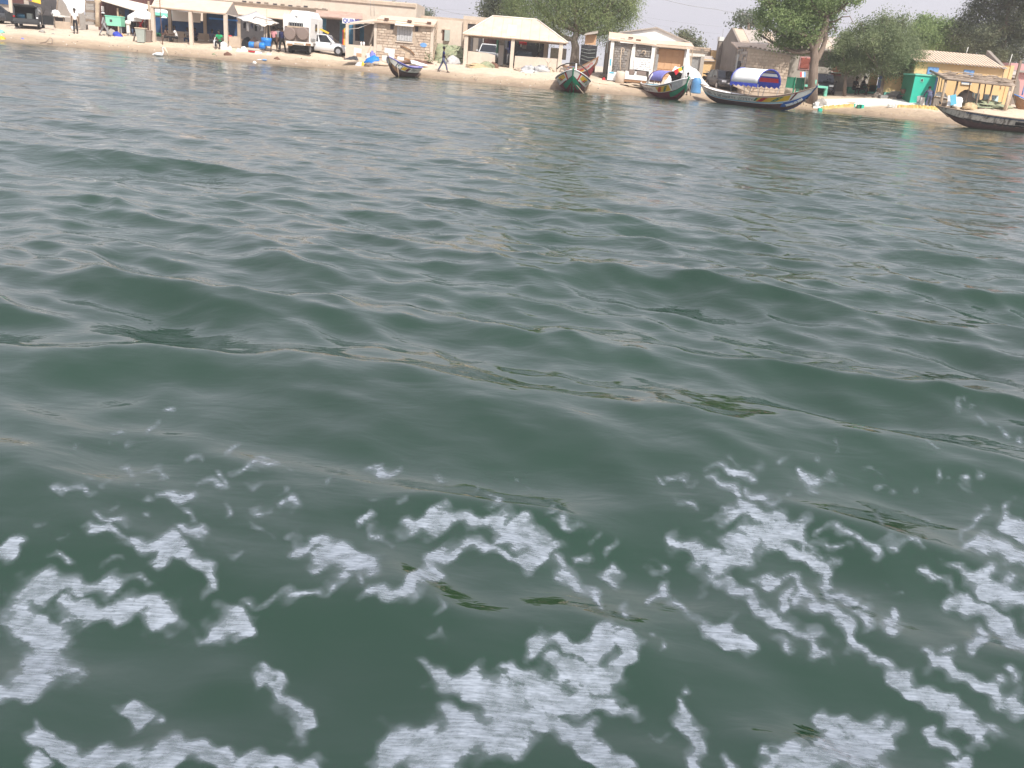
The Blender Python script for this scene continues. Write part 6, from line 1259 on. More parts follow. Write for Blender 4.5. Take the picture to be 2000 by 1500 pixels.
sx, bx_ = P3(1122, 150, 73.2), P3(1117, 165, 64.4)
t, H = pirogue('red and green pirogue with a bare canopy hoop, its bow pointing straight at the water', (sx.x, sx.y), (bx_.x, bx_.y), 2.5, .95, .75, .2, -.22, RG,
     bands=[('green_bow', 'green', .84, 1.0, 0, .44, .0, .014), ('painted_stripe', 'cloth_black', .1, .95, .93, .97, 0), ('painted_panel', 'yellow', .80, .92, .66, .90, -.02), ('painted_panel', 'red', .84, .865, .64, .80, -.03, .014), ('painted_panel', 'green', .81, .83, .64, .80, -.03, .014), ('painted_stripe', 'red', .935, .95, .5, .93, -.01, .014), ('painted_stripe', 'maroon', .1, .92, .47, .53, 0, .012)], script=(.4, .78, 'steel'), full=3.2, over=.10)
q = MB(); q.tube([P3(1087, 138 - 3, 69), P3(1094, 129, 69), P3(1106, 124.5, 69), P3(1120, 123, 69), P3(1134, 127, 69), P3(1146, 137, 69), P3(1150, 148, 69)], .045, 6); o = q.build('canopy_hoop', M['black'], t); o.matrix_parent_inverse = t.matrix_world.inverted()
def reparent(o, t):
    bpy.context.view_layer.update(); o.parent = t; o.matrix_parent_inverse = t.matrix_world.inverted()
reparent(o, t)
q = MB(); q.tube([P3(1124.5, 146, 68), P3(1125.5, 124, 68)], .05, 6); q.tube([P3(1114, 146, 68), P3(1125, 147, 68)], .04, 6); reparent(q.build('canopy_post', M['white']), t)
q = MB(); q.tube([P3(1126, 166, 64.8), P3(1141, 184, 64.2)], .02, 5); o = q.build('mooring_rope', M['wood_pale']); recentre(o, P3(1141, 184, 64.2)); solo(o, 'mooring rope from the red and green bow down to the water', 'rope')
a, b = P3(1098, 140, 76.2), P3(1165, 131, 73.2)
t, H = pirogue('old patterned pirogue drawn up on the sand behind the red and green one', (a.x, a.y), (b.x, b.y), 1.5, .75, .85, .1, .8, dict(bottom='maroon', stripe='hullbrown', band='tarpgrey', gunwale='wood_brown', inside='wood', stem='wood_brown'),
     bands=[('painted_stripe', 'wood_pale', .2, .95, .88, .94, 0), ('painted_panel', 'yellow', .70, .80, .55, .66, 0)], script=(.3, .95, 'red'), thwarts=3)
o = cloth('blue_tub', 'blue', [P3(1107, 130, 75), P3(1124, 131, 75), P3(1122, 133, 74.4), P3(1109, 132.5, 74.4)], .12, 5, .02); solo(o, 'bright blue cloth lying in the patterned pirogue', 'cloth')

def canopy(t, H, u0, u1, rise, post_h, outer, inner, fr, drop=.28, w_=1.0, sag=0, stripes=None, nm='canopy'):
    n = 12; q = MB(); q2 = MB(); nu = 6; vs = []; base = H.pt((u0 + u1) / 2, 1, 1); hw = w_
    for i in range(nu + 1):
        x = H.L / 2 * (2 * (u0 + (u1 - u0) * i / nu) - 1)
        for k in range(n + 1):
            a = PI * k / n; vs.append((x, -math.cos(a) * hw, base.z + post_h + math.sin(a) ** .8 * rise))
    fs = [(i * (n + 1) + k, (i + 1) * (n + 1) + k, (i + 1) * (n + 1) + k + 1, i * (n + 1) + k + 1) for i in range(nu) for k in range(n)]
    q.add(vs, fs, 0, True); o = q.build(nm, M[outer], t); o.modifiers.new('th', 'SOLIDIFY').thickness = .02
    v2 = [(x, y * .97, z - .04) for x, y, z in vs]; q2.add(v2, fs, 0, True); q2.build('canopy_lining', M[inner], t)
    if stripes:
        for k, m_ in enumerate(stripes):
            i0 = 0.6 + k * 1.6; q3 = MB(); vv = []
            for xx in (vs[0][0] + .1, vs[-1][0] - .1):
                for kk in (i0, i0 + 1.1): a = PI * kk / n; vv.append((xx, math.cos(a) * hw * .94, base.z + post_h + math.sin(a) ** .8 * rise - .07))
            q3.add(vv, [(0, 2, 3, 1)]); q3.build('lining_stripe', M[m_], t)
    for s in (-1, 1):     # hanging side valance
        q3 = MB(); vv = []; m_ = 16
        for i in range(m_ + 1):
            x = vs[0][0] + (vs[-1][0] - vs[0][0]) * i / m_; vv += [(x, s * hw, base.z + post_h + .02), (x, s * (hw + .04), base.z + post_h - drop * (1 + .35 * math.sin(i * 2.1)))]
        q3.add(vv, [(2 * i, 2 * i + 2, 2 * i + 3, 2 * i + 1) for i in range(m_)]); q3.build('valance', M[fr], t)
        for u in (u0, (u0 + u1) / 2, u1):
            x = H.L / 2 * (2 * u - 1); g = H.pt(u, 1, s); q3 = MB(); q3.tube([(x, g.y, g.z), (x, s * hw, base.z + post_h)], .022, 5); q3.build('canopy_post', M['steel'], t)
    for u in (u0, u1):
        x = H.L / 2 * (2 * u - 1); q3 = MB(); q3.tube([(x, -math.cos(PI * k / n) * hw, base.z + post_h + math.sin(PI * k / n) ** .8 * rise) for k in range(n + 1)], .03, 6); q3.build('canopy_hoop', M[fr], t)
a, b = P3(1258, 165, 73.6), P3(1341, 180, 66.2)
t, H = pirogue('green bowed pirogue with a folded dark canopy, flag and white mast', (a.x, a.y), (b.x, b.y), 2.1, .95, .75, .15, -.15, dict(RG, stem='green', foredeck='white_dirty'),
     bands=[('green_bow', 'green', .80, 1.0, 0, .46, .02, .012), ('painted_stripe', 'cloth_black', .1, .84, .93, .97, 0), ('painted_panel', 'yellow', .60, .83, .56, .90, -.02), ('painted_panel', 'red', .63, .69, .58, .88, .05, .014), ('painted_panel', 'green_dark', .74, .78, .58, .88, .05, .014), ('painted_stripe', 'maroon', .85, .88, .5, .93, -.02, .014), ('painted_stripe', 'maroon', .1, .85, .45, .53, 0, .012), ('patterned_cloth', 'tarpgrey', .86, .97, .5, .99, 0, .03)], script=(.12, .5, 'steel'), full=3.0, over=.10)
canopy(t, H, .38, .70, .75, .35, 'lilac', 'netblack', 'rust', drop=.12, w_=.95)
q = MB(); m_ = P3(1333, 160, 68.2); tp = P3(1344.5, 96, 68.2); q.tube([m_, tp], [.17, .07], 7); reparent(q.build('mast', M['white']), t)
q = MB(); q.add([P3(1316, 138, 68.3), P3(1324, 133.5, 68.3), P3(1326, 141, 68.3), P3(1320, 147, 68.3)], [(0, 1, 2, 3)]); q.add([P3(1324, 133.5, 68.3), P3(1331, 131, 68.3), P3(1333, 137.5, 68.3), P3(1326, 141, 68.3)], [(0, 1, 2, 3)], 1); q.add([P3(1331, 131, 68.3), P3(1336, 128.5, 68.3), P3(1337, 135, 68.3), P3(1333, 137.5, 68.3)], [(0, 1, 2, 3)], 2); o = q.build('flag', [M['red'], M['yellow'], M['green']]); o.modifiers.new('th', 'SOLIDIFY').thickness = .01; recentre(o, P3(1336, 134, 68.3)); solo(o, 'green, yellow and red flag drooping from the white mast', 'flag')
q = MB(); q.tube([P3(1264, 146 + 18, 70), P3(1271, 150, 70), P3(1275, 144, 70)], .04, 6); reparent(q.build('canopy_post', M['white']), t)
q = MB(); q.tube([P3(1254, 172, 74), P3(1253, 184, 74)], .06, 6); reparent(q.build('rudder', M['cloth_navy']), t)
q = MB(); c_ = P3(1272, 168, 72); q.obox(c_, (.9, .5, .3)); o = q.build('blue_box', M['cyan']); reparent(o, t)
q = MB(); q.tube([P3(1345, 163, 66.2), P3(1349, 187, 66)], .03, 5); o = q.build('trailing_paddle', M['wood']); recentre(o, P3(1349, 187, 66)); solo(o, 'paddle leaning on the right side of the green bow', 'paddle')
person('person in black standing behind the green bowed pirogue at the mast', 1337.5, 72.0, R(0), 'bend', 'cloth_black', 'cloth_black', 1.6, bend=.4)

a, b = P3(1366, 182, 71.2), P3(1590, 190, 63.4)
t, H = pirogue('longest blue bowed pirogue with a white and blue arched canopy', (a.x, a.y), (b.x, b.y), 1.9, .82, .95, .45, -.12, dict(bottom='hullbrown', stripe='maroon', band='white_dirty', gunwale='wood', inside='white', stem='navy', thwart='cyan', foredeck='white'),
     bands=[('blue_bow', 'bowblue', .80, 1.0, 0.0, .52, .03, .014), ('blue_stern', 'cyan', .0, .06, 0, .5, 0, .014), ('painted_stripe', 'cyan', .05, .82, .50, .56, 0, .012), ('painted_stripe', 'white', .05, .82, .455, .50, 0, .012), ('painted_stripe', 'red', .55, .95, .955, .99, 0, .014), ('painted_panel', 'yellow', .60, .86, .60, .92, .01), ('painted_panel', 'red', .625, .67, .60, .92, .06, .014), ('painted_panel', 'green_dark', .745, .79, .62, .90, .06, .014), ('painted_panel', 'green_dark', .585, .605, .64, .9, .03, .014), ('painted_stripe', 'maroon', .875, .89, .56, .95, .03, .014), ('white_bow_panel', 'white', .895, .97, .58, .97, .03, .012)], script=(.08, .56, 'steel'), thwarts=4, full=2.6, over=.12, bowpow=2.6)
canopy(t, H, .38, .62, 1.0, .85, 'white', 'royal', 'royal', drop=.20, w_=1.25, stripes=['red', 'white', 'brownplastic', 'white_dirty'])
MATS['blue'] if False else None
# registration letters along the blue bow
for side in (1, -1):
    txt = 'TRR0180-EY-3828'; n_ = len(txt)
    for i, ch in enumerate(txt):
        if side > 0 and True:
            pass
        u = .845 + .125 * (i / n_) if side < 0 else .97 - .125 * (i / n_); v = .22 + .0 * i
        p = H.pt(u, v, side, .03); p2 = H.pt(u + .004, v, side, .03); p3 = H.pt(u, v + .05, side, .03); ex = (p2 - p).normalized() * (1 if side < 0 else -1); up_ = (p3 - p).normalized(); nz_ = ex.cross(up_).normalized(); up_ = nz_.cross(ex)
        if ch == ' ': continue
        o = text(ch, t, (0, 0, 0), .21, 'white', ext=.003, bold=.012); m3 = Matrix((ex, up_, nz_)).transposed().to_4x4(); o.matrix_local = Matrix.Translation(p) @ m3
a, b = P3(2120, 235, 65.0), P3(1827, 216, 61.0)
t, H = pirogue('weathered black and brown pirogue with peeling paint at the right edge', (a.x + 2, a.y - 3.0), (b.x, b.y), 1.9, .95, .38, .4, -.18, dict(bottom='hullbrown', stripe='rust', band='peel', gunwale='wood', inside='wood', stem='wood') if False else dict(bottom='hullbrown', stripe='rust', band='wood', gunwale='wood', inside='wood', stem='wood'),
     bands=[('painted_stripe', 'navy', .1, .88, .90, .95, 0, .012), ('painted_stripe', 'cloth_black', .06, .9, .50, .56, 0, .012), ('hatch_patch', 'cloth_black', .60, .65, .60, .80, 0, .016)], script=None, thwarts=5, full=2.6, over=.14)
band_mat = mat('peeling_paint', (.52, .47, .43), .85, .3, 2.2, .01, col2=(.12, .10, .09), thresh=(.46, .62), stretch=(2.2, 1, .7))
for c_ in t.children:
    if c_.name.startswith('hull'): c_.data.materials[2] = band_mat; c_.data.materials[1] = mat('peeling_dark_paint', (.05, .045, .045), .85, .3, 2.5, .01, col2=(.22, .13, .10), thresh=(.5, .66), stretch=(2, 1, .7))
q = MB(); q.tube([P3(1837, 203, 62), P3(1835, 198, 62)], .05, 6); reparent(q.build('mooring_post', M['black']), t)

# ---- brown grey house with the cement block shed
t = bld('grey_gable_house', 'brown grey rendered house with a sheet roof and red louvred windows', 'house', 1500, 79.5)
YT = 79.5; YR = 83.3; YE = 87.0
xl = P3(1441, 120, YT).x; ze = P3(1441, 86, YT).z; zr = P3(1426, 57, YR).z; zg = 0.9; xr = P3(1706, 120, YT).x
q = MB(); prof = [(YT, zg), (YT, ze), (YR, zr), (YE, ze - .1), (YE, zg)]
q.add([(xl, y, z) for y, z in prof] + [(xr, y, z) for y, z in prof], [(0, 1, 2, 3, 4), (9, 8, 7, 6, 5)] + [(i, i + 5, (i + 1) % 5 + 5, (i + 1) % 5) for i in range(5)]); q.build('wall', M['grey_plaster'], t)
# stepped gable coping on the left side
q = MB(); q.add([(xl - .18, y, z) for y, z in [(YT - .1, zg), (YT - .1, ze + .1), (YR, zr + .16), (YE, ze + .1), (YE + .1, ze + .1), (YE + .1, zg)]] + [(xl - .01, y, z) for y, z in [(YT - .1, zg), (YT - .1, ze + .1), (YR, zr + .16), (YE, ze + .1), (YE + .1, ze + .1), (YE + .1, zg)]], [(0, 1, 2, 3, 4, 5), (11, 10, 9, 8, 7, 6)] + [(i, i + 6, (i + 1) % 6 + 6, (i + 1) % 6) for i in range(6)]); q.build('shade_toned_gable', M['brown_plaster'], t)  # shade of the left gable is put into its darker render colour
q = MB(); q.box(xl - .5, xl - .2, YE - .8, YE + .1, zg, ze + .35); q.build('pier', M['brown_plaster'], t); q = MB(); q.box(xl - .55, xl - .15, YE - .85, YE + .15, ze + .352, ze + .7); q.build('pier_cap', M['stonewhite'], t)
npan = 14
for i in range(npan):
    a = xl + .02 + (xr - xl) * i / npan; b = xl + .02 + (xr - xl) * (i + 1) / npan - .03
    q = MB(); q.quadslab([Vector((a, YT - .35, ze + .0)), Vector((b, YT - .35, ze + .0)), Vector((b, YR, zr + .1)), Vector((a, YR, zr + .1))], .07); q.build('roof_sheet', M['roof_grey' if i % 3 else 'block1'], t)
    q = MB(); q.quadslab([Vector((a, YR + .01, zr + .1)), Vector((b, YR + .01, zr + .1)), Vector((b, YE + .3, ze - .02)), Vector((a, YE + .3, ze - .02))], .07); q.build('roof_sheet', M['roof_grey'], t)
for i in range(7): q = MB(); a = xl + .4 + i * .75; q.box(a, a + .35, YR - .15, YR + .15, zr + .11, zr + .17); q.build('ridge_stone', M['wood'], t)
slab4('porch_roof', t, 'roof_sand', [(1441, 94, YT - 2.2), (1545, 104, YT - 2.2), (1545, 90, YT - .4), (1428, 81.5, YT - .4)], .08)
slab4('eave', t, 'brown_plaster', [(1600, 97, YT - .9), (1700, 104, YT - .9), (1700, 101, YT - .02), (1600, 94, YT - .02)], .1)
def louvre(px0, py0, px1, py1, n_):
    x0, x1, z0, z1 = rect(px0, py0, px1, py1, YT); q = MB(); q.box(x0 - .1, x1 + .1, YT - .06, YT - .003, z0 - .1, z1 + .1); w_ = q.build('window_frame', M['pink'], t)
    q = MB(); q.box(x0, x1, YT - .065, YT - .061, z0, z1); q.build('opening', M['maroon'], w_)
    for i in range(n_): zz_ = z0 + (z1 - z0) * (i + .5) / n_; q = MB(); q.obox(((x0 + x1) / 2, YT - .09, zz_), (x1 - x0 - .04, .07, (z1 - z0) / n_ * .42), (.6, 0, 0)); q.build('louvre_slat', mat('faded_red_louvre', (.50, .16, .12), .6), w_)
louvre(1563, 113, 1581, 134, 9); louvre(1626, 131, 1643, 146, 6)
pbox('window_sill', t, 'stonewhite', 1622, 140.5, 1646, 143, YT - .3, .29); pbox('white_pillar', t, 'stonewhite', 1622, 118, 1626, 134, YT - .1, .09)
pbox('white_pillar', t, 'stonewhite', 1691, 136, 1699, 150, YT - .1, .09); pbox('plinth', t, 'stone2', 1634, 161, 1665, 170, YT - .4, .39, ground_=True)
q = MB(); q.tube([P3(1409, 86, YE), P3(1413, 56, YE)], .02, 5); q.build('roof_aerial', M['steel'], t)
t = bld('block_shed', 'cement block shed with a sloping roof edge in front of the grey house', 'shed', 1495, 74)
Y1, Y2 = 74.0, 78.3; xl = P3(1457, 130, Y1).x; xr = P3(1538, 145, Y1).x; za = P3(1460, 91, Y1).z; zb_ = P3(1544, 108, Y1).z
q = MB(); q.prism([(xl, .6), (xr, .6), (xr + .05, zb_), (xl + .02, za)], Y1 + .03, Y2); q.build('wall', M['mortar'], t)
rows = 15
vblocks(t, xl, xr, .95, zb_ - .02, Y1 + .02, .42, .215, [M['block1'], M['plaster_old'], M['block2']], limit=190)
q = MB(); q.prism([(xl, zb_), (xr, zb_), (xl, za - .02)], Y1 - .01, Y1 + .028); q.build('gable_fill', M['plaster_old'], t)
vblocks(t, Y1 + .2, Y2, .95, za - .1, 0, .42, .215, [M['grey_plaster'], M['stone2']], side=(xl, -1), limit=90)
q = MB(); q.box(xl - .07, xl - .04, Y1 + 1.9, Y1 + 3.0, .9, 3.1); q.build('doorway', M['dark'], t); q = MB(); q.box(xl - .14, xl - .045, Y1 + 3.02, Y1 + 3.2, .9, 3.6); q.build('door_frame', M['stonewhite'], t)
for y in (.7, 1.1): q = MB(); q.box(xl - .06, xl - .045, Y1 + y, Y1 + y + .12, za - .75, za - .6); q.build('vent_opening', M['dark'], t)
q = MB(); q.quadslab([Vector((xl - .12, Y1 - .15, za + .02)), Vector((xr + .3, Y1 - .15, zb_ + .0)), Vector((xr + .3, Y2 + .1, zb_ + .05)), Vector((xl - .12, Y2 + .1, za + .08))], .07); q.build('roof', M['roof_grey'], t)
for i in range(9): f = (i + .3) / 9; q = MB(); c = Vector((xl + (xr - xl) * f, Y1 - .1, za + (zb_ - za) * f + .05)); q.obox(c, (.16, .2, .08)); q.build('roof_stone', M['wood'], t)
for a, b in ((1488, 129), (1494, 129)): q = MB(); q.tube([P3(a - 1, 142, Y1 - .2), P3(a + 1, b, Y1 - .2)], .06, 6); q.build('leaning_post', M['wood_pale'], t)
q = MB(); q.prism(ppoly([(1440, 160), (1456, 172), (1470, 184), (1433, 168)], 72.5), 72.5, 72.9); o = q.build('stone_ramp', M['plaster_old']); recentre(o, G3(1450, 72.5)); solo(o, 'broken concrete ramp left of the block shed', 'ramp')
g = G3(1416, 76); car('dusty brown car parked beside the grey gable wall', (g.x, 77.5, g.z), R(-82), 4.0, 1.72, 1.5, 'carbrown', 'parked cars along the waterfront', front_plate='white_dirty')
g = G3(1612, 76.5); car('black car facing the water behind the forked tree', (g.x + .1, 78, g.z - .05), R(-104), 4.2, 1.82, 1.62, 'carblack', 'parked cars along the waterfront')

# ---- green fence, bench, forked tree
t = bld('green_fence', 'dark green metal fence panels left of the forked tree', 'fence', 1555, 74.5)
for a, b in ((1536, 1553), (1554.5, 1571)): pbox('panel', t, 'green_dark', a, 150.5 + (a - 1536) * .085, b, 172 + (a - 1536) * .085, 74.5, .06)
for a in (1536, 1554, 1571.5): post('post', t, 'green', a, 149 + (a - 1536) * .085, 74.45, .09)
t = bld('turquoise_bench', 'long turquoise concrete bench in front of the forked tree', 'bench', 1588, 75.4); pbox('seat', t, 'turq_pale', 1558, 166, 1617, 170.5, 75.0, .9)
for a in (1559, 1587, 1614): post('leg', t, 'turq_pale', a, 168.5 + (a - 1588) * .085, 75.4, .22)
t = bld('turquoise_post', 'thin turquoise post beside the forked tree trunk', 'post', 1594, 73.2); post('post', t, 'turq_pale', 1594, 156, 73.2, .1)
q = MB(); q.lathe(G3(1594, 72.2), [(.14, 0), (.17, .4), (.13, .4)], 12); o = q.build('white_pot', M['white']); recentre(o, G3(1594, 72.2)); solo(o, 'white pot below the turquoise bench', 'pot'); heap('stone_heap', 'stone2', 1603, 72.6, .9, .5, label='grey stones heaped under the turquoise bench', cat='stones', lump=.4)
t = bld('flag_stick', 'stick with a small blue, white and red flag beside the forked tree', 'flag', 1571, 72.6); q = MB(); q.tube([G3(1569, 72.6), P3(1572.5, 149, 72.6), P3(1575, 138, 72.6)], .025, 5); q.build('stick', M['wood'], t)
for a, m_ in ((1563, 'red'), (1566.5, 'white'), (1570, 'skyblue')): q = MB(); q.add([P3(a, 140.5, 72.6), P3(a + 3.4, 140 + .2, 72.6), P3(a + 3.2, 150, 72.5), P3(a - .2, 150.5, 72.5)], [(0, 1, 2, 3)]); o = q.build('flag_cloth', M[m_], t); o.modifiers.new('th', 'SOLIDIFY').thickness = .01
tree('forked_tree', 'tall leafy tree with a forked brown trunk behind the blue bowed pirogue', 1587, 73.5, 168, [(1589, 135), (1591, 117), (1590, 100), (1600, 75), (1612, 52), (1614, 30)],
     [(1500, 25, 22, 22), (1520, 5, 26, 20), (1497, 50, 14, 12), (1530, 40, 34, 22), (1560, 20, 36, 26), (1545, 68, 30, 18), (1575, 55, 28, 24), (1590, 25, 34, 26), (1560, -14, 40, 26), (1610, 0, 34, 26), (1625, 30, 22, 16), (1565, 88, 24, 14), (1590, 78, 14, 18), (1640, 8, 22, 16), (1658, -2, 18, 14), (1610, 70, 9, 14), (1618, -35, 50, 28), (1540, -45, 45, 24), (1492, 68, 9, 7), (1519, 88, 8, 10), (1650, -50, 30, 28), (1580, -75, 45, 20), (1630, 56, 10, 9), (1490, 2, 12, 14)],
     52000, .078, 'neem', .36, 'bark', droop=.1, clump=.26, depth=.9, per=22)
o = bld('second_limb', 'x', 'x', 1587, 73.5); D.objects.remove(o)
tt = [q_ for q_ in D.objects if q_.name.startswith('forked_tree')][0]
q = MB(); q.tube([P3(1590, 122, 73.5), P3(1598, 112, 73.6), P3(1606, 96, 73.6), P3(1612, 78, 73.7), P3(1614, 45, 73.8)], [.26, .22, .19, .17, .12], 8); q.build('limb', M['bark'], tt)
q = MB(); q.tube([P3(1589, 105, 73.5), P3(1578, 70, 73.2), P3(1545, 48, 73.0)], [.2, .15, .08], 7); q.build('limb', M['bark'], tt)
for pts_ in ([(1612, 44), (1630, 42), (1645, 33), (1660, 32), (1667, 46)], [(1614, 60), (1628, 50), (1633, 62)], [(1616, 20), (1632, 12), (1648, 18), (1655, 24)]): q = MB(); q.tube([P3(a, b, 73.8) for a, b in pts_], [.07, .06, .05, .035, .02][:len(pts_)], 5); q.build('limb', M['bark'], tt)
tree('scrubby_tree', 'hazy pale tree behind the ridge of the grey house', 1462, 100, 60, [(1462, 45), (1460, 35)], [(1440, 42, 13, 10), (1458, 36, 14, 12), (1475, 38, 14, 14), (1447, 30, 8, 8), (1487, 48, 9, 10)], 1500, .13, 'far', .15, clump=.35)
tree('small_tree', 'small bushy tree with a thin trunk in front of the second red window', 1650, 75.5, 180, [(1651, 160), (1652, 145)], [(1640, 118, 16, 14), (1655, 108, 18, 18), (1668, 120, 20, 16), (1650, 130, 18, 10), (1675, 134, 12, 9), (1645, 92, 20, 14), (1662, 88, 20, 14), (1672, 72, 18, 14), (1650, 74, 14, 10)], 16000, .062, 'dull', .14, clump=.24, per=22)
tree('wide_tree', 'wide low branched tree between the seated people and the green shed', 1717, 75, 190, [(1719, 172), (1721, 158), (1722, 145)], [(1700, 110, 28, 22), (1735, 100, 30, 24), (1770, 112, 28, 20), (1690, 84, 24, 18), (1720, 72, 28, 20), (1755, 78, 28, 20), (1785, 92, 20, 16), (1700, 62, 18, 12), (1735, 50, 22, 12), (1764, 54, 18, 12), (1722, 36, 10, 9), (1775, 38, 11, 7), (1695, 132, 16, 10), (1725, 136, 20, 12), (1760, 138, 20, 12), (1785, 122, 20, 12), (1745, 40, 9, 7), (1688, 44, 14, 4)], 44000, .062, 'dull', .27, 'bark', clump=.34, per=24, depth=.9)
pbox('wrap', [o for o in D.objects if o.name.startswith('wide_tree')][0], 'jeans', 1715.5, 148, 1721, 172, 74.6, .1, 'blue rag tied around the trunk')
tree('green_tree', 'dense green tree standing behind the left end of the yellow house', 1825, 95, 110, [(1825, 90)], [(1790, 66, 22, 14), (1815, 52, 24, 14), (1845, 58, 24, 16), (1800, 84, 24, 14), (1830, 78, 26, 18), (1858, 76, 20, 18), (1780, 80, 14, 12), (1840, 98, 26, 10), (1812, 40, 10, 6)], 24000, .095, 'neem', .3, clump=.36, per=22)
tree('tall_dark_tree', 'tall dark green tree rising at the right edge behind the yellow house', 1960, 92, 120, [(1960, 80), (1965, 50), (1970, 10)], [(1880, 66, 16, 12), (1900, 48, 22, 14), (1925, 22, 24, 14), (1915, 70, 26, 18), (1950, 45, 30, 20), (1980, 15, 34, 24), (2010, 45, 34, 26), (1960, 78, 28, 16), (1965, 55, 20, 16), (1945, 88, 20, 12), (1985, 65, 20, 16), (1955, 105, 22, 10), (2000, 85, 30, 18), (1935, -2, 20, 14), (1970, -25, 40, 24), (2030, 0, 36, 34), (1900, 90, 22, 10), (1990, 112, 26, 12), (2040, 100, 30, 20), (2010, -60, 60, 30), (2060, 50, 30, 50)], 64000, .10, 'dark', .22, droop=.1, clump=.40, per=22, depth=.9, aspect=.4)
tree('tall_dark_tree', 'dark branching tree just left of the tall one, over the yellow roof', 1895, 97, 118, [(1895, 90)], [(1870, 82, 18, 12), (1890, 96, 22, 10), (1880, 60, 10, 7), (1925, 98, 20, 10), (1905, 80, 18, 12)], 12000, .10, 'dark', .25, clump=.36, per=20)

# ---- forecourt: low green walls, people, path, kerb stones
t = bld('green_low_wall', 'low green and turquoise seat walls under the trees', 'wall', 1700, 77.5); pbox('wall', t, 'green_dark', 1683, 164, 1697, 180, 77.5, .3, ground_=True); pbox('wall', t, 'turq', 1698, 166, 1712, 181, 77.2, .3, ground_=True); pbox('seat', t, 'turq_pale', 1688, 179, 1715, 183, 76.6, .6)
person('left of two people in black sitting on the seat under the small tree', 1665, 76.3, R(25), 'sit', 'cloth_black', 'cloth_black', 1.75, group='people sitting under the small tree'); person('right of two people in black, leaning forward with a bent knee', 1679, 76.0, R(55), 'sit', 'cloth_black', 'cloth_black', 1.85, sleeves=1.8, group='people sitting under the small tree')
t = bld('seat_block', 'low dark green block seat under the small tree', 'seat', 1668, 76.9); pbox('block', t, 'green_dark', 1657, 170.5, 1686, 181, 76.35, .5, ground_=True)
t = bld('trough', 'dark metal trough on the ground at the foot of the wide tree', 'trough', 1729, 74.2); pbox('side_panel', t, 'steel', 1720, 186, 1735, 193, 74.0, .5)
heap('stone_heap', 'brown_plaster', 1712, 74.8, .7, .35, label='brown stone block left of the trough', cat='stones'); heap('net_heap', 'stone2', 1752, 74.8, 1.8, .4, label='grey heap of stones right of the trough', cat='stones', lump=.5)
for i in range(10): heap('stone', 'stone2' if i % 2 else 'plaster_old', 1742 + i * 3.2, 73.6, .3, .14, label='pale rubble stone between the trough and the wheelbarrow', cat='stone', group='rubble stones before the yellow wall', seed=i)
t = bld('wheelbarrow', 'rusty brown wheelbarrow standing left of the green shed', 'wheelbarrow', 1769, 73); g = G3(1769, 73)
q = MB(); q.add([g + Vector(v) for v in ((-.35, -.25, .45), (.25, -.25, .45), (.25, .25, .45), (-.35, .25, .45), (-.5, -.38, .78), (.45, -.38, .72), (.45, .38, .72), (-.5, .38, .78))], [(3, 2, 1, 0), (0, 1, 5, 4), (1, 2, 6, 5), (2, 3, 7, 6), (3, 0, 4, 7)]); q.build('tray', M['rust'], t)
for s in (-.25, .25): q = MB(); q.tube([g + Vector((-.55, s, .3)), g + Vector((.3, s, .42)), g + Vector((.95, s, .7))], .025, 5); q.tube([g + Vector((.2, s, .42)), g + Vector((.3, s, 0))], .025, 5); q.build('handle', M['rust'], t)
q = MB(); q.lathe(g + Vector((-.55, 0, .2)), [(.1, -.05), (.2, -.05), (.2, .05), (.1, .05)], 14, axis='Y'); q.build('wheel', M['rubber'], t)
# pale concrete path, a real slab following the ground
def pathslab(name, m, outline_px, Ynear, Yfar, th=0.07):
    "strip between two depth profiles [(px, Y)]"
    q = MB(); vs = []; n = 28
    for i in range(n + 1):
        f = i / n; px = outline_px[0] + (outline_px[1] - outline_px[0]) * f
        for Yv in (Ynear(f), Yfar(f)): g = G3(px, Yv); vs += [(g.x, Yv, g.z + th), (g.x, Yv, g.z - .3)]
    fs = []
    for i in range(n): b = 4 * i; c = b + 4; fs += [(b, c, c + 2, b + 2), (b + 1, c + 1, c, b)]
    q.add(vs, fs); o = q.build(name, M[m]); o['kind'] = 'structure'; return o
pathslab('path', 'stonewhite', (1588, 1835), lambda f: 72.0 - 1.6 * f, lambda f: 74.3 - 1.8 * f)
for i in range(26):
    px_ = 1604 + i * 2.55; Yk = 71.6 - .25 * i / 26; g = G3(px_, Yk); q = MB(); q.obox(g + Vector((0, 0, .10)), (random.uniform(.05, .10), .2, random.uniform(.2, .38)), (random.uniform(-.2, .2), random.uniform(-.25, .25), 0)); o = q.build('kerb_stone', M['yellow_kerb' if i not in (25,) else 'turq']); recentre(o, g)
    solo(o, 'small yellow painted kerb stone set in the left row on the sand' if i != 25 else 'turquoise kerb stone that ends the left yellow row', 'kerb stone', 'left row of yellow kerb stones' if i != 25 else None)
for i in range(34):
    px_ = 1735 + i * 2.9; Yk = 70.6 - 1.4 * i / 34; g = G3(px_, Yk); q = MB(); q.obox(g + Vector((0, 0, .08)), (random.uniform(.06, .12), .2, random.uniform(.14, .32)), (random.uniform(-.2, .2), random.uniform(-.25, .25), 0)); o = q.build('kerb_stone', M['yellow_kerb' if i > 5 else 'stonewhite']); recentre(o, g)
    solo(o, 'small yellow painted kerb stone set in the right row below the bending man' if i > 5 else 'whitish kerb stone at the left end of the right row', 'kerb stone', 'right row of yellow kerb stones' if i > 5 else 'whitish kerb stones')
for a, m_, lb in ((1601, 'turq', 'turquoise painted stone left of the yellow kerb row'), (1677, 'green_dark', 'green painted block right of the left kerb row'), (1682, 'turq', 'turquoise block touching the green painted block')): g = G3(a, 71.0); q = MB(); q.obox(g + Vector((0, 0, .12)), (.28, .3, .26)); o = q.build('painted_block', M[m_]); recentre(o, g); solo(o, lb, 'block')

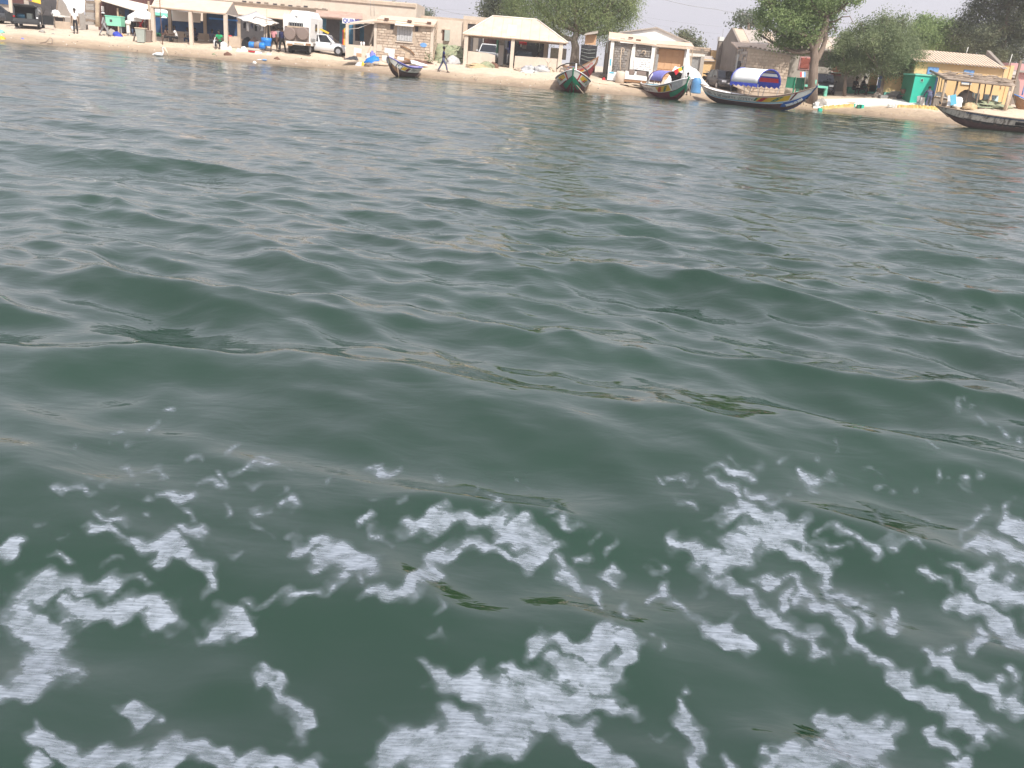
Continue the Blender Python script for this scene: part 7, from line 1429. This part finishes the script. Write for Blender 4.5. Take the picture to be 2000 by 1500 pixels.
# ---- yellow house, green shed
t = bld('yellow_house', 'yellow ochre house with a corrugated pale roof and blue windows', 'house', 1880, 74)
YY = 74.0; xl = P3(1700, 150, YY + 3).x; x1 = P3(1796, 150, YY).x; xr = P3(1966, 160, YY).x; zt = P3(1880, 122.5, YY).z; zg = .9
q = MB(); q.box(x1 - .5, xr, YY, YY + 6.5, zg, zt); q.build('wall', M['ochre'], t)
pbox('wall', t, 'ochre', 1698, 138, 1713, 185, YY + 3.2, .3, ground_=True); pbox('wall', t, 'ochre', 1727, 145, 1766, 190, YY + 1.2, .3, ground_=True); pbox('plinth', t, 'turq_pale', 1727, 181, 1762, 189, YY + .9, .28, ground_=True)
ra, rb_, rc, rd = P3(1786, 117, YY - .4), P3(1962, 131, YY - .4), P3(1944, 108, YY + 3.2), P3(1800, 98, YY + 3.2); ra.z = rb_.z = (ra.z + rb_.z) / 2; rc.z = rd.z = (rc.z + rd.z) / 2; rd.x = ra.x; rc.x = rb_.x
n_ = 26
for i in range(n_):
    a, b = i / n_, (i + .62) / n_; c = (i + 1) / n_
    q = MB(); q.quadslab([ra.lerp(rb_, a), ra.lerp(rb_, b), rd.lerp(rc, b), rd.lerp(rc, a)], .05); q.build('roof_sheet', M['roof_sand'], t)
    q = MB(); o_ = Vector((0, 0, -.085)); q.quadslab([ra.lerp(rb_, b) + o_, ra.lerp(rb_, c) + o_, rd.lerp(rc, c) + o_, rd.lerp(rc, b) + o_], .03); q.build('roof_valley', M['roof_grey'], t)
q = MB(); q.quadslab([Vector((ra.x, rd.y + .02, rd.z)), Vector((rb_.x, rd.y + .02, rd.z)), Vector((rb_.x, YY + 6.8, ra.z)), Vector((ra.x, YY + 6.8, ra.z))], .06); q.build('roof', M['roof_sand'], t)
q = MB(); q.add([(rb_.x + .02, ra.y, ra.z - .1), (rb_.x + .02, rd.y, rd.z + .35), (rb_.x + .02, rd.y, rd.z - .4), (rb_.x + .3, ra.y, ra.z - .1), (rb_.x + .3, rd.y, rd.z + .35), (rb_.x + .3, rd.y, rd.z - .4)], [(0, 1, 2), (3, 5, 4), (0, 3, 4, 1), (1, 4, 5, 2), (2, 5, 3, 0)]); q.build('gable_coping', M['brown_plaster'], t)
q = MB(); q.box(xr + .003, xr + .28, YY - .05, YY + .9, zg, zt + .1); q.build('corner_pillar', M['ochre'], t)
def bwin(px0, py0, px1, py1):
    x0, x1_, z0, z1 = rect(px0, py0, px1, py1, YY); q = MB(); q.box(x0, x1_, YY - .07, YY - .003, z0, z1); w_ = q.build('window', M['skyblue'], t)
    q = MB(); q.box(x0 + .02, x1_ - .02, YY - .10, YY - .072, z0 - .14, z0 - .01); q.build('window_sill', M['stonewhite'], t)
    for i in range(2): q = MB(); w2 = (x1_ - x0) / 2; q.box(x0 + w2 * i + .03, x0 + w2 * (i + 1) - .03, YY - .09, YY - .071, z0 + .04, z1 - .04); q.build('shutter', M['skyblue'], w_)
bwin(1811, 131, 1832, 146); bwin(1880, 136.5, 1900, 162)
q = MB(); q.tube([P3(1886, 108, YY + 3.4), P3(1891, 92, YY + 3.4)], .03, 5); q.build('vent_pipe', M['stonewhite'], t); q = MB(); q.tube([P3(1969, 132, YY + .3), P3(1977, 106, YY + .3)], .03, 5); q.build('roof_pipe', M['stonewhite'], t)
q = MB(); q.tube([P3(1954, 175, YY - .05), P3(1962, 131, YY - .05)], .02, 5); q.build('cable', M['brown_plaster'], t)
t = bld('green_shed', 'turquoise green shed with a small vent and stones on its roof', 'shed', 1800, 71.5); YV = 71.5
x0 = P3(1783, 170, YV).x; x1_ = P3(1824, 172, YV).x; z1 = P3(1806, 148, YV).z; q = MB(); q.box(x0, x1_, YV, YV + 2.2, .8, z1); q.build('wall', M['turq'], t)
q = MB(); q.box(x0 - .05, x1_ + .05, YV - .08, YV + 2.3, z1 + .003, z1 + .10); q.build('roof_slab', M['turq_pale'], t); q = MB(); q.box(x1_ + .003, x1_ + .16, YV - .03, YV + .3, .8, z1 - .02); q.build('blue_edge', M['skyblue'], t)
q = MB(); q.box(x0 - .02, x0 - .003, YV + .01, YV + 2.2, .8, z1 - .02); q.build('shade_toned_side', M['green_dark'], t)  # darker green stands in for the shade on the shed's left side
for a, b, m_ in ((1793, 146.5, 'plaster_old'), (1803, 148, 'plaster_old'), (1815, 149, 'stone1'), (1823, 147, 'white_dirty')): q = MB(); q.obox(P3(a, b - 1, YV + .4) , (.4, .35, .2), (0, 0, random.random())); q.build('roof_stone', M[m_], t)
pbox('vent_frame', t, 'turq_pale', 1798, 153.5, 1804, 160.5, YV - .03, .027); pbox('vent_opening', t, 'dark', 1799.3, 154.5, 1803, 159, YV - .045, .014)
board(1791, 187, 1802, 201, 70.9, 'tarpgrey', 'grey panel leaning left of the bending man', -.2); board(1798, 190, 1806, 205, 70.4, 'white', 'white panel behind the bending man, left side', -.15); board(1817, 188, 1823, 204, 70.4, 'white_cloth', 'white container behind the bending man, right side', .1)
person('man in blue grey overalls bending over beside the white panels', 1811, 69.8, R(170), 'bend', 'cloth_blue', 'cloth_blue', 1.75, sleeves=1.8, bend=.95)
# ---- stick roofed shelter
t = bld('stick_shelter', 'open shelter with a roof of bleached sticks in front of the yellow house', 'shelter', 1900, 70)
slab4('roof_mat', t, 'thatch', [(1845, 153.5, 69.3), (1985, 168, 69.3), (1975, 158, 72.3), (1822, 140, 72.3)], .10)
for i in range(70):
    f = .12 + .8 * random.random(); g_ = random.random(); a = P3(1845, 152.5, 69.4).lerp(P3(1985, 167, 69.4), f).lerp(P3(1822, 139, 72.2).lerp(P3(1975, 157, 72.2), f), g_); an = random.uniform(-.5, .5) + .2; ln = random.uniform(.5, 1.3)
    dx = Vector((math.cos(an), math.sin(an), random.uniform(-.02, .08))) * ln / 2; a.z += .06 + random.random() * .16; q = MB(); q.tube([a - dx, a + Vector((0, 0, .03)), a + dx], .035, 5); q.build('stick', M['thatch' if i % 3 else 'wood'], t)
q = MB(); q.tube([P3(1817, 138.5, 72.3), P3(1848, 152.5, 69.3)], .09, 6); q.build('edge_beam', M['wood'], t); q = MB(); q.tube([P3(1846, 154.5, 69.3), P3(1900, 160, 69.3), P3(1985, 169, 69.3)], .06, 6); q.build('edge_beam', M['wood'], t)
for a, b, c, d, w_, Yp in ((1848, 153, 1843, 179, .2, 69.5), (1871, 157, 1864, 186, .14, 69.8), (1895, 161, 1889, 190, .09, 70.2), (1914, 163, 1906, 206, .12, 69.6), (1925, 164, 1919, 198, .09, 70.6), (1939, 165, 1930, 200, .12, 69.9), (1979, 168, 1965, 212, .2, 69.2), (1836, 147, 1829, 183, .06, 72), (1841, 149, 1835, 183, .06, 72)):
    q = MB(); x, z = at(c, d, Yp); q.tube([(x - .04, Yp, ground(x, Yp) - .1), (x, Yp, z), P3((a + c) / 2 + .4, (b + d) / 2, Yp), P3(a, b, Yp)], w_ / 2, 7); q.build('post', M['wood_pale' if w_ > .15 else 'wood'], t)
t = bld('corrugated_sheets', 'corrugated pale blue sheets leaning against the yellow wall', 'sheets', 1920, 72.8)
for i, (a, b) in enumerate(((1891, 1901), (1902, 1912), (1921, 1931), (1936, 1949))):
    x0, x1_, z0, z1 = rect(a, 180 + i * 2, b, 207 + i * .4, 72.6); n2 = 14; q = MB(); vs = []
    for k in range(n2 + 1): x = x0 + (x1_ - x0) * k / n2; y = 72.6 + .05 * math.sin(k * 1.8); vs += [(x, y - .25, z0 - .2), (x, y + .1, z1)]
    q.add(vs, [(2 * k, 2 * k + 2, 2 * k + 3, 2 * k + 1) for k in range(n2)], 0, True); o = q.build('corrugated_sheet', mat('pale_blue_sheet', (.45, .58, .60), .6, .1, 3), t); o.modifiers.new('th', 'SOLIDIFY').thickness = .015
heap('net_heap', 'brown_plaster', 1882, 71.2, 1.5, 1.0, label='brown net heaped high under the stick shelter', cat='fishing net', lump=.3); heap('net_heap', 'net', 1925, 70.8, 3.4, .45, label='long low green net heap under the stick shelter', cat='fishing net', lump=.4); heap('sand_heap', 'straw', 1893, 69.6, 1.2, .4, label='sandy heap beside the white tarpaulin bundle', cat='heap')
t = bld('brick_bench', 'low masonry bench under the front of the stick shelter', 'bench', 1838, 70.4); pbox('block', t, 'brown_plaster', 1822, 190, 1849, 205, 70.2, .9, ground_=True); slab4('cover', t, 'white_dirty', [(1825, 186, 70.1), (1853, 192, 70.1), (1846, 181, 71.2), (1832, 179, 71.2)], .05, 'pale board lying on the bench')
o = cloth('white_sail_bundle', 'white_cloth', [P3(1849, 207, 69.0), P3(1878, 209, 69.0), P3(1881, 190, 69.8), P3(1852, 186, 69.8)], -.25, 8, .04); solo(o, 'white tarpaulin bundle with a blue patch behind the weathered pirogue', 'tarpaulin')
t_ = P3(1862, 195, 68.9); q = MB(); q.obox(t_, (.42, .05, .7), (0, -.3, 0)); o = q.build('blue_crate', M['cyan']); recentre(o, t_); solo(o, 'faded blue board lying on the white tarpaulin bundle', 'board')
q = MB(); q.lathe(P3(1852, 193, 69.8), [(.1, -.3), (.12, .3)], 8, axis='X'); 
# ---- far right
t = bld('pink_house', 'pink walled house with a flat roof cut off by the right edge', 'house', 1990, 80); pbox('wall', t, 'pink', 1966, 125, 2040, 200, 80, 4, ground_=True); pbox('eave', t, 'stone2', 1966, 138, 2040, 142, 79.6, .4)
t = bld('dark_hut', 'dark brown hut with a grey roof right of the yellow house', 'hut', 1975, 76); q = MB(); q.prism(ppoly([(1953, 202), (1967, 147), (1985, 146), (1992, 160), (1990, 205)], 76), 76, 79); q.build('wall', M['brown_plaster'], t); slab4('roof', t, 'roof_grey', [(1964, 148, 75.8), (1988, 152, 75.8), (1984, 139, 78), (1966, 139, 78)], .06); pbox('hatch', t, 'dark', 1963, 184, 1966, 191, 75.96, .03)
t = bld('utility_pole', 'dark leaning pole at the right edge before the pink house', 'pole', 1990, 74); post('pole', t, 'wood', 1994, 118, 74, .16)
a, b = P3(2080, 200, 73), P3(1980, 184, 70.5)
t2, H = pirogue('brown pirogue with a blue rim drawn up behind the weathered one', (a.x, a.y), (b.x, b.y), 1.7, .8, .5, .4, 1.0, dict(bottom='wood_brown', stripe='wood_brown', band='wood_brown', gunwale='blue', inside='skyblue', stem='wood'), bands=[('painted_stripe', 'white', .1, .95, .9, .96, 0)], script=None, thwarts=3)
q = MB(); q.tube([P3(1996, 186, 71.5), P3(2003, 160, 71.5)], .05, 6); reparent(q.build('canopy_post', M['skyblue']), t2)
t = bld('prop_log', 'thick pale log propped up behind the weathered pirogue', 'log', 1975, 68.6); q = MB(); q.tube([P3(1962, 214, 68.6), P3(1967, 198, 68.6), P3(1972, 178, 68.6)], .1, 7); q.build('log', M['wood_pale'], t)

# ---- wires, aerials and far greenery
def wire(pts, r_, label, Y):
    q = MB(); P_ = [P3(a, b, Y) for a, b in pts]; out = []
    for i in range(len(P_) - 1):
        for k in range(8): f = k / 8; p = P_[i].lerp(P_[i + 1], f); p.z -= .25 * 4 * f * (1 - f) * .4; out.append(p)
    q.tube(out + [P_[-1]], r_, 4); o = q.build('power_line', M['steel']); recentre(o, P_[0]); solo(o, label, 'power line')
wire([(740, -8), (770, 0), (848, 15), (915, 29), (960, 36)], .018, 'dark power line running down to the stub pole behind the block house', 90)
wire([(1200, -22), (1300, 0), (1398, 18), (1480, 29), (1690, 47), (1800, 49)], .022, 'thick dark power line crossing the sky above the grey house', 95)
wire([(1242, 28), (1283, 53)], .016, 'short wire sloping down to the gable of the white house', 85)
for i, (a, b) in enumerate((((680, 5), (935, 21)), ((690, 12), (935, 29)), ((1240, 30), (1410, 52)), ((1250, 42), (1405, 66)))): wire([a, b], .008, ('faint upper wire over the block house roof', 'faint lower wire over the block house roof', 'faint upper wire left of the grey gable house', 'faint lower wire left of the grey gable house')[i], 92)
t = bld('stub_pole', 'short grey pole carrying the power line behind the plain wall', 'pole', 848, 90); q = MB(); q.tube([P3(848, 40, 90), P3(848, 14, 90)], .06, 6); q.build('pole', M['steel'], t)
for a, lb in ((724, 'left thin aerial rising above the porch roof'), (730.5, 'right thin aerial rising above the porch roof')): q = MB(); q.tube([P3(a + .5, 32, 84), P3(a - .5, -6, 84)], .018, 4); o = q.build('aerial', M['steel']); recentre(o, P3(a + .5, 32, 84)); solo(o, lb, 'aerial')
def far_bush(px, Y, lobes, label, n=900, leaf='far', s_=.14): tree('far_tree', label, px, Y, 40, [(px, lobes[0][1] + 6)], lobes, n, s_, leaf, .12, clump=.4)
far_bush(775, 130, [(774, 18, 7, 6), (779, 20, 5, 4)], 'leftmost faint round bush above the long roof', 500); far_bush(805, 130, [(800, 22, 7, 3), (812, 24, 6, 3)], 'middle faint low bush above the long roof', 350); far_bush(832, 130, [(829, 27, 5, 6), (836, 28, 5, 4)], 'rightmost faint bush above the long roof', 500)
far_bush(635, 105, [(615, 0, 16, 10), (635, 2, 18, 9), (650, 6, 12, 6)], 'green tree showing over the long building behind the camper truck', 2600, 'neem'); far_bush(1355, 100, [(1338, 70, 6, 5), (1349, 76, 9, 7), (1362, 88, 9, 6), (1330, 66, 6, 3)], 'dark small tree between the white house and the grey house', 1500, 'dark', .12)
for a in (1690, 1735, 1780): pass

# ---- the pelican and the litter on the sand
pc = P3(312, 118, 66.0); t = thing('pelican', 'white pelican floating near the beach with its neck stretched up and long bill down', 'bird', (pc.x, 66, 0), R(12), local=True)
me_pts = [(-.62, 0, .12), (-.35, 0, .16), (0, 0, .17), (.25, 0, .20), (.34, 0, .42), (.30, 0, .66), (.33, 0, .80), (.44, 0, .84)]
skin_mesh('body', me_pts, [(i, i + 1) for i in range(7)], [(.05, .04), (.17, .15), (.22, .2), (.14, .12), (.06, .06), (.055, .055), (.07, .07), (.05, .05)], 2, M['cloth_white'], t, 2)
q = MB(); q.tube([(.44, 0, .85), (.62, -.02, .50), (.80, -.04, .12)], [.05, .065, .02], 7); q.build('bill', mat('pale_bill', (.75, .66, .5), .5), t); q = MB()
for s in (-1, 1): q = MB(); q.lathe((-.12, s * .19, .2), [(.03, -.3), (.12, -.15), (.13, .1), (.02, .28)], 8, axis='X', sx=.5); q.build('wing', M['cloth_white'], t)
for s in (-1, 1): q = MB(); q.ball((.40, s * .055, .86), .014); q.build('eye', M['black'], t)
t.scale = (.78, .78, .78)
o = cloth('plastic_sheet', 'white_cloth', [P3(488, 116, 71.8), P3(511, 117.5, 71.8), P3(505, 112, 73), P3(494, 111.5, 73)], -.06, 5, .03); solo(o, 'flat white plastic sheet on the sand below the stall', 'sheet')
o = cloth('blue_rag', 'skyblue', [P3(512, 117.5, 71.8), P3(521, 118, 71.8), P3(520, 115, 72.6), P3(512, 115, 72.6)], -.04, 4, .02); solo(o, 'small pale blue rag right of the flat white plastic sheet', 'rag')
for a, Y_, m_, w_, lb, cat in ((82, 75, 'stone2', .45, 'pale stone below the minivan bumper', 'stone'), (36, 76, 'stone2', .4, 'pale stone by the left wheel of the minivan', 'stone'), (104, 74.6, 'stone2', .3, 'small pale stone right of the minivan', 'stone'), (2, 73.2, 'turq_pale', .5, 'pale turquoise object at the left edge of the sand', 'litter'), (3, 70.8, 'yellow', .55, 'yellow object at the left edge near the water', 'litter'), (44, 71.4, 'lilac', .3, 'faded purple scrap on the left sand', 'litter'), (418, 72.2, 'net', .3, 'dark green weed clump on the sand below the pavilion', 'weed'), (445, 72.3, 'rust', .6, 'thin brown driftwood on the sand below the pavilion', 'driftwood'), (541, 73, 'rust', .5, 'brown driftwood scrap below the camper truck', 'driftwood'), (497, 71.0, 'white_dirty', .3, 'small white scrap at the water line', 'litter'), (228, 78, 'royal', .9, 'blue cloth on the sand in front of the mint green box', 'cloth'), (218, 78, 'stone2', .8, 'pale sack heap before the mint green box', 'sack'), (240, 78.3, 'orange', .5, 'orange cloth on the sand beside the blue one', 'cloth')):
    heap('litter' if cat == 'litter' else cat, m_, a, Y_, w_, w_ * .35 if a != 218 else .45, label=lb, cat=cat, lump=.4)
rp_ = [G3(a, y) + Vector((0, 0, .04 + z)) for a, y, z in ((78, 70.9, 0), (90, 71.4, 0), (98, 72.2, .15), (103, 72.0, .1), (102, 71.2, 0), (92, 71.0, 0))]
q = MB(); q.tube(rp_, .025, 5); o = q.build('mooring_rope', M['wood']); recentre(o, rp_[0]); solo(o, 'looped rope lying on the sand below the minivan', 'rope')
# pebbles, shells and weed scattered along the tide line (one mass)
q = MB()
for i in range(700):
    x = random.uniform(-44, 36); s_ = abs(random.gauss(0, 1)) * 1.0 + (.3 if random.random() < .6 else random.uniform(1, 6)); y = shore(x) + s_; z = ground(x, y); r_ = random.uniform(.012, .035); q.obox((x, y, z + r_ * .3), (r_ * 2.4, r_ * 1.6, r_), (random.random(), random.random(), random.random() * 3), mi=random.choice((0, 0, 1, 2)))
o = q.build('pebbles', [M['wood'], M['stone2'], M['white_dirty']]); o['kind'] = 'stuff'; o['label'] = 'pebbles, shells and weed scattered along the tide line'; o['category'] = 'pebbles'
